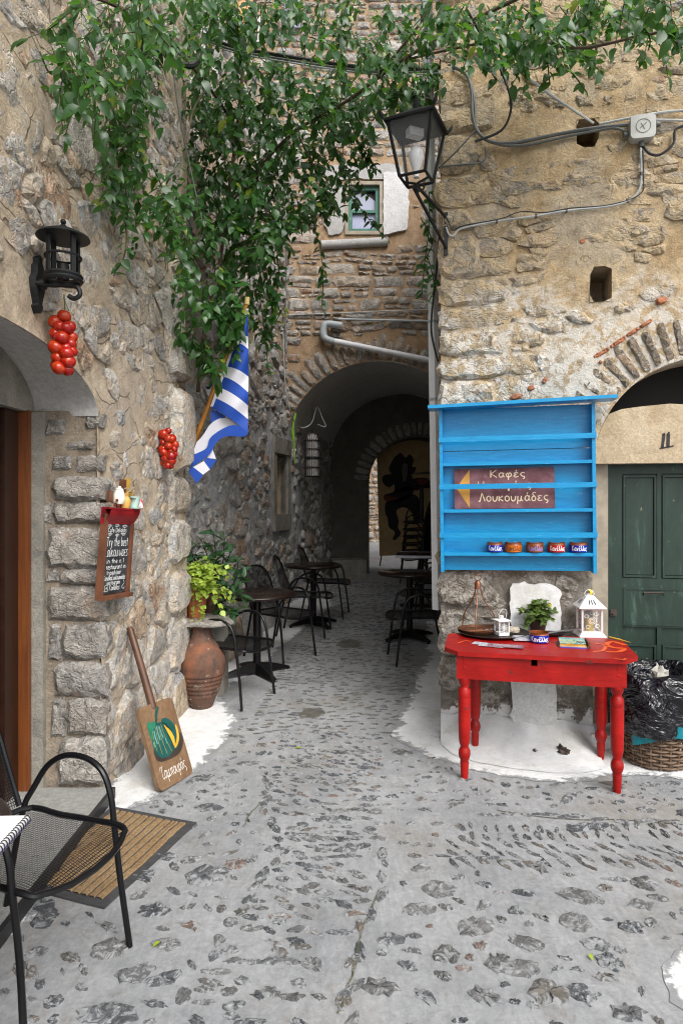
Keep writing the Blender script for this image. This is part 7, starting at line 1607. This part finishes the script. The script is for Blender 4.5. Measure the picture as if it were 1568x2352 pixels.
dp_ = thing('drainpipe', 'white square drainpipe running down beside the tunnel arch', 'drainpipe', at(1003, 1290, 4.95)); pa, pb2, pc2 = at(981, -30, 4.97), at(994, 720, 4.95), at(1004, 1400, 4.95)
for a, b, r in ((pa, pb2, .036), (pb2, pc2, .039)): MB().tube([a, b], r, 4).build('pipe_length', M['pvc'], dp_)
for y in (740, 918): p = at(994 + (y - 720) * .018, y, 4.95); MB().tube([p - Vector((0, 0, .01)), p + Vector((0, 0, .01))], .044, 4).build('pipe_bracket', M['pvcg'], dp_)
wp = thing('waste_pipe', 'grey plastic waste pipe slanting across the arch to the drainpipe', 'pipe', WB.at(860, 790, .1)); q = [WB.at(x, y, .1) for x, y in ((785, 748), (752, 744), (744, 752), (743, 770), (750, 779), (768, 785))]
MB().tube(catmull(q, 4), .052, 12).build('elbow', M['pvcg'], wp, True); MB().tube([WB.at(758, 782, .1), WB.at(992, 829, .1)], .045, 12).build('pipe_run', M['pvc'], wp, True)
mb = MB(); mb.tube([WB.at(776, 733, .06), WB.at(992, 738, .06)], .016, 8); tag(mb.build('thin_pipe', M['pvcg'], smooth=True), 'thin grey-blue pipe running level above the slanting waste pipe', 'pipe')

# ------------------------------------------------------------------ birdcage lamp, vine streamer, painting
bcg = at(717, 1094, 9.9); cage = thing('birdcage_lamp', 'tall striped birdcage lamp hanging in the tunnel mouth', 'lamp', bcg); hh = .66; rr = .112
MB().lathe([(rr * .93, .002), (rr * .93, hh * .82), (rr * .7, hh * .93), (rr * .3, hh)], 20).build('inner_shade', plain('cage_shade', (.40, .37, .35), .8, var=.3), cage, True, False)
for k in range(20):
    a = 2 * math.pi * k / 20; d = Vector((math.cos(a), math.sin(a), 0)); MB().tube([d * rr, d * rr + Vector((0, 0, hh * .82)), d * rr * .72 + Vector((0, 0, hh * .94)), d * rr * .3 + Vector((0, 0, hh))], .006, 5).build('bar', M['black'], cage, True, False)
for z in (0, .205, .41, .435, .62, .82): MB().tube([Vector((rr * 1.03 * math.cos(a), rr * 1.03 * math.sin(a), hh * z)) for a in np.linspace(0, 6.283, 24, endpoint=False)], .007, 5, closed=True).build('hoop', M['black'], cage, True, False)
MB().tube([Vector((0, 0, hh)), Vector((-.01, 0, hh + .46))], .004, 5).build('cord', M['cableb'], cage, True, False)
st_ = thing('hanging_streamer', 'bright green trailing strip hanging beside the wall niche', 'streamer', at(677, 950, 9.3)); mb = MB()
for k, (x, y) in enumerate(((668, 1000), (677, 1066), (672, 1010))): mb.tube(catmull([at(679, 948, 9.35), at(674, 975, 9.33), at((670 + x) / 2 + 2, (985 + y) / 2, 9.3), at(x, y, 9.3)], 4), [.012] * 9 + [.008] * 3 + [.004], 5)
mb.build('strip', plain('bright_green', (.22, .48, .03), .5), st_, True)
YP = 13.3; pan = thing('painting', 'tall tan painted panel with a dark dancing figure beyond the tunnel', 'painting', at(935, 1278, YP)); QP = lambda x, y, d=0: at(x, y, YP) + Vector((0, -d, 0))
mb = MB(); p4 = [(871, 1277), (1060, 1268), (1050, 1004), (864, 1014)]; mb.prism(p4, lambda x, y: QP(x, y, .03), lambda x, y: QP(x, y, 0)); mb.build('panel', plain('tan_canvas', (.46, .32, .15), .8, var=.15), pan)
inkm = plain('black_ink', (.012, .010, .010), .8); redm = plain('dull_red_ink', (.16, .03, .015), .8); greym = plain('grey_ink', (.14, .12, .10), .8)
def fig(pts, mt, l=0, nm='painted_figure'):
    q = [(p.x, p.y) for p in catmull([(a, b, 0) for a, b in pts], 4, True)]; fx = lambda x, y: ((1400 + x / 3.36) * .5741, (1700 + y / 3.36) * .5741)
    MB().add([QP(*fx(a, b), .034 + l) for a, b in q], [tuple(range(len(q)))]).build(nm, mt, pan)
fig([(680, 380), (740, 440), (800, 400), (850, 470), (830, 560), (880, 570), (860, 640), (800, 680), (720, 700), (640, 690), (560, 660), (520, 590), (560, 490), (610, 420)], inkm)
fig([(560, 660), (440, 690), (440, 780), (520, 840), (590, 800), (580, 900), (460, 940), (460, 1010), (560, 1040), (700, 1020), (830, 930), (850, 860), (780, 800), (880, 880), (960, 850), (1060, 840), (1050, 730), (930, 710), (840, 720), (800, 660)], inkm, .001)
fig([(480, 1040), (620, 1010), (830, 930), (930, 1010), (950, 1150), (930, 1290), (860, 1330), (840, 1220), (780, 1130), (690, 1110), (620, 1160), (650, 1290), (640, 1380), (680, 1460), (600, 1550), (570, 1520), (600, 1440), (520, 1370), (500, 1250), (470, 1180)], inkm, .001)
fig([(700, 540), (760, 530), (770, 620), (740, 760), (700, 720)], greym, .002, 'painted_face'); fig([(900, 730), (1050, 740), (1020, 800), (930, 800)], redm, .002, 'painted_sleeve'); fig([(460, 950), (560, 960), (640, 980), (560, 1020), (470, 1020)], redm, .002, 'painted_sash'); fig([(860, 650), (1040, 630), (1090, 655), (1040, 662), (880, 668)], greym, .002, 'painted_blade')
for x in (876, 1050): MB().tube([QP(x, 1276, -.02), QP(x - 4, 1284, -.02) + Vector((0, 0, -.14))], .015, 6).build('foot', M['black'], pan)

# ------------------------------------------------------------------ the vine
vine = thing('climbing_vine', 'dense green climbing vine hanging from wires over the lane and the house corner', 'vine', WL.P(1.3, 3.2, .1))
g = np.random.default_rng(2024); VL = Leaves(); vb = MB(); SV = [leaf_shape(w, 5, f, c_, s_) for w, f, c_, s_ in ((.56, .16, .12, .95), (.62, .22, .3, 1.0), (.50, .3, .2, 1.05), (.58, .1, .45, .95), (.66, .2, .05, .9), (.54, .28, .35, 1.0))]
def sprig(p, d, L, lf, stem=True, droop=.55, dens=.028):
    P = [Vector(p)]; d = Vector(d).normalized(); n = max(3, int(L / .035))
    for i in range(n): d = (d + Vector((g.normal() * .12, g.normal() * .12, -.10 * droop + g.normal() * .06))).normalized(); P.append(P[-1] + d * (L / n))
    if stem: vb.tube(P, [.0035 * (1 - .6 * i / len(P)) for i in range(len(P))], 4, cap=False)
    k = 0; t = 0.0
    while t < L:
        i = min(int(t / L * n), n - 1); q = P[i].lerp(P[i + 1], t / L * n - i); s = 1 if k % 2 else -1
        side = d.cross(Vector((0, 1, 0))); side = side.normalized() if side.length > .1 else Vector((1, 0, 0))
        ld = side * s * g.uniform(.2, 1) + Vector((g.normal() * .45, -.35 + g.normal() * .45, -droop + g.normal() * .35)) + d * .35
        up = Vector((g.normal() * .45, -.55 + g.normal() * .4, .9 + g.normal() * .3)); VL.add(q, ld, up, lf * g.uniform(.5, 1.3), int(g.integers(6))); t += dens * g.uniform(.7, 1.4); k += 1
def wallY(x, off): r = Vector(((x - 784) / 1500, 1, 0)); o = WL.o + WL.n * off; return (o.x * WL.n.x + o.y * WL.n.y) / (r.x * WL.n.x + r.y * WL.n.y)
def zone(poly, n, depth, lf, L=(.14, .30), droop=.55, dirv=(0, -.25, -1)):
    xs = [p[0] for p in poly]; ys = [p[1] for p in poly]; k = 0
    while k < n:
        x, y = g.uniform(min(xs), max(xs)), g.uniform(min(ys), max(ys))
        if not inpoly(x, y, poly): continue
        k += 1; Y = depth(x, y); l = g.uniform(*L)
        if Y is None: continue
        d = Vector(dirv) + Vector((g.normal() * .6, g.normal() * .4, g.normal() * .3)); sprig(at(x, y, Y), d, l, lf * g.uniform(.85, 1.15), g.random() < .7, droop)
nearwall = lambda lo, hi: (lambda x, y: wallY(min(x, 470), g.uniform(lo, hi)))
free_ = lambda a, b: (lambda x, y: g.uniform(a, b))
zone([(175, -20), (330, -20), (340, 120), (320, 190), (230, 200), (130, 205), (95, 130), (160, 90)], 54, nearwall(.12, .5), .062)
zone([(300, -20), (480, -20), (470, 90), (350, 110), (310, 170), (300, 60)], 56, nearwall(.1, .6), .066)
zone([(310, 100), (370, 130), (345, 220), (320, 300), (255, 330), (245, 250), (300, 200)], 28, nearwall(.05, .25), .068)
zone([(235, 300), (330, 300), (350, 390), (300, 440), (240, 420)], 24, nearwall(.05, .22), .066)
zone([(360, 390), (430, 360), (470, 480), (470, 640), (415, 680), (410, 560), (350, 480)], 54, nearwall(.06, .4), .07)
zone([(405, 640), (520, 600), (560, 700), (520, 830), (480, 850), (415, 770)], 46, free_(4.75, 5.1), .088)
zone([(420, 200), (640, 180), (860, 190), (850, 330), (800, 430), (720, 500), (640, 520), (520, 640), (470, 560), (440, 420)], 290, free_(4.9, 6.0), .080)
zone([(440, 100), (640, 120), (860, 150), (860, 250), (440, 250)], 100, free_(4.9, 5.9), .082)
zone([(450, 200), (660, 260), (680, 420), (600, 560), (500, 600), (440, 480)], 80, free_(5.2, 6.3), .082)
zone([(540, 520), (640, 500), (650, 640), (620, 780), (570, 760), (550, 640)], 26, free_(5.2, 5.8), .088)
zone([(440, -20), (700, -20), (640, 110), (440, 110)], 66, free_(4.2, 5.4), .082)
zone([(690, -20), (1000, -20), (980, 130), (860, 120), (780, 140), (700, 90)], 62, free_(3.9, 5.2), .075)
zone([(980, -20), (1400, -20), (1320, 70), (1240, 100), (1150, 90), (1040, 110), (980, 100)], 92, free_(3.5, 4.3), .07)
zone([(850, 130), (1010, 140), (1000, 190), (930, 230), (860, 250)], 44, free_(4.4, 5.2), .075)
zone([(1150, 60), (1320, 60), (1330, 140), (1260, 150), (1180, 130)], 26, free_(3.6, 4.2), .07)
zone([(1360, -20), (1600, -20), (1600, 60), (1560, 80), (1420, 40)], 30, free_(3.4, 4.0), .07)
def strand(pts, lf, dens=.024, r=.004):
    C_ = catmull([at(*p) for p in pts], 6); vb.tube(C_, r, 5, cap=False); L = 0; k = 0
    for a, b in zip(C_, C_[1:]):
        L += (b - a).length
        while L > dens:
            L -= dens * g.uniform(.7, 1.3); k += 1; s = 1 if k % 2 else -1
            ld = Vector((s * g.uniform(.3, 1), -.3 + g.normal() * .4, -.55 + g.normal() * .35)); VL.add(a.lerp(b, g.random()), ld, (g.normal() * .4, -.6 + g.normal() * .4, .8), lf * g.uniform(.6, 1.15), int(g.integers(6)))
for pts, lf in (([(120, 60, 2.95), (150, 130, 2.9), (118, 170, 2.85), (92, 118, 2.8)], .075), ([(250, 180, 3.2), (262, 240, 3.25), (245, 330, 3.3), (252, 400, 3.3)], .07), ([(240, 410, 3.35), (275, 460, 3.4), (290, 530, 3.45), (285, 590, 3.45), (262, 628, 3.45)], .07), ([(350, 380, 3.7), (380, 450, 3.8), (400, 540, 3.9), (420, 620, 4.0)], .08),
    ([(690, 420, 5.4), (715, 500, 5.4), (735, 570, 5.4), (742, 640, 5.4), (738, 715, 5.4)], .075), ([(640, 480, 5.5), (636, 560, 5.5), (640, 640, 5.5), (628, 720, 5.5)], .075), ([(590, 640, 5.5), (602, 720, 5.5), (612, 800, 5.6), (616, 868, 5.6)], .07), ([(570, 560, 5.3), (575, 660, 5.3), (572, 740, 5.3)], .08),
    ([(810, 380, 5.5), (840, 360, 5.5), (868, 392, 5.5)], .07), ([(780, 420, 5.4), (820, 470, 5.4), (860, 520, 5.4), (888, 548, 5.4)], .08), ([(800, 300, 5.4), (840, 350, 5.5), (862, 385, 5.5)], .075), ([(985, 440, 4.8), (985, 520, 4.8), (975, 600, 4.8), (968, 680, 4.8)], .065), ([(965, 500, 4.8), (992, 560, 4.8), (955, 620, 4.8)], .065), ([(985, 600, 4.75), (996, 660, 4.75), (980, 700, 4.75)], .065),
    ([(1255, 110, 3.8), (1258, 160, 3.8), (1262, 195, 3.8)], .085), ([(1270, 140, 3.9), (1310, 165, 3.95), (1345, 210, 3.95)], .075), ([(1120, 120, 3.9), (1128, 165, 3.95), (1140, 185, 3.95)], .08), ([(900, 170, 4.7), (905, 230, 4.7), (925, 262, 4.7)], .075), ([(1460, 40, 3.6), (1490, 85, 3.6), (1488, 115, 3.6)], .085), ([(1540, 40, 3.5), (1560, 95, 3.5), (1565, 118, 3.5)], .085), ([(620, 770, 5.6), (635, 735, 5.6), (655, 700, 5.6)], .07), ([(470, 770, 4.8), (478, 830, 4.8), (500, 862, 4.8)], .075)): strand(pts, lf)
bb = MB()
for pts, r in (([(455, 900, 5.2), (470, 760, 5.25), (500, 640, 5.4), (520, 480, 5.5), (545, 300, 5.6), (560, 150, 5.6), (590, -20, 5.5)], .016), ([(520, 480, 5.5), (600, 380, 5.5), (680, 300, 5.3), (800, 230, 5.0), (920, 140, 4.6), (1060, 60, 4.2), (1200, -10, 3.9)], .012), ([(545, 300, 5.6), (480, 200, 5.2), (380, 90, 4.4), (280, 20, 3.6), (180, -20, 3.2)], .012), ([(680, 300, 5.3), (720, 380, 5.4), (760, 440, 5.4)], .007), ([(500, 640, 5.4), (560, 600, 5.4), (610, 560, 5.4)], .008), ([(920, 140, 4.6), (1050, 110, 4.3), (1180, 90, 4.0), (1330, 110, 3.8), (1480, 80, 3.6), (1600, 60, 3.5)], .008), ([(430, 330, 4.3), (445, 250, 4.5), (480, 200, 5.2)], .006), ([(860, 180, 4.8), (960, 60, 4.5), (1000, -20, 4.4)], .009)): bb.tube(catmull([at(*p) for p in pts], 5), r, 7)
bb.build('branch', plain('vine_bark', (.085, .055, .035), .85, var=.4, bump=.4), vine, True); tag(vb.build('twigs', plain('vine_twig', (.06, .06, .025), .8), vine), kind='stuff')
VL.items.sort(key=lambda q: -q[2] / q[0].y); n0 = [i for i, q in enumerate(VL.items) if -10 < 784 + q[0].x / q[0].y * 1500 < 1578 and 1150 - (q[0].z - EYE) / q[0].y * 1500 > 0]
big_ = set(n0[:300]); VL.objs([VL.items[i] for i in n0[:300]], shape_meshes(SV, M['vine']), vine); tag(VL.mesh_rest([q for i, q in enumerate(VL.items) if i not in big_], SV, 'foliage', M['vine'], vine), kind='stuff')
# clamp bar holding the vine on the left wall
mb = MB(); mb.tube(catmull([WL.at(330, 128, .05), at(372, 118, 3.7), at(400, 145, 3.75), at(440, 150, 3.8), at(455, 130, 3.85)], 5), .02, 8); tag(mb.build('iron_hook', M['iron'], smooth=True), 'curved black iron hook on the upper left wall among the vine', 'hook')
# fallen leaves
for k, (x, y, lb) in enumerate(((692, 1722, 'fallen yellow-green leaf in the middle of the lane'), (368, 2170, 'small fallen leaf beside the mesh chair leg'), (1352, 2197, 'small fallen yellow leaf at lower right of the lane'))):
    px, py = gpx(x, y); mm = Matrix.Translation(G(px, py, .012)) @ Matrix.Rotation(1.2 + k, 4, 'Z') @ Matrix.Diagonal((.055, .055, .055, 1) if k == 0 else (.03, .03, .03, 1)); vs, fs = SV[k]
    m = MB(); m.M = mm; m.add([tuple(v) for v in vs], fs); tag(m.build('fallen_leaf', leafmat('fallen_%d' % k, (.25, .36, .04), (.40, .50, .06)), smooth=True), lb, 'leaf', 'fallen leaves on the lane')
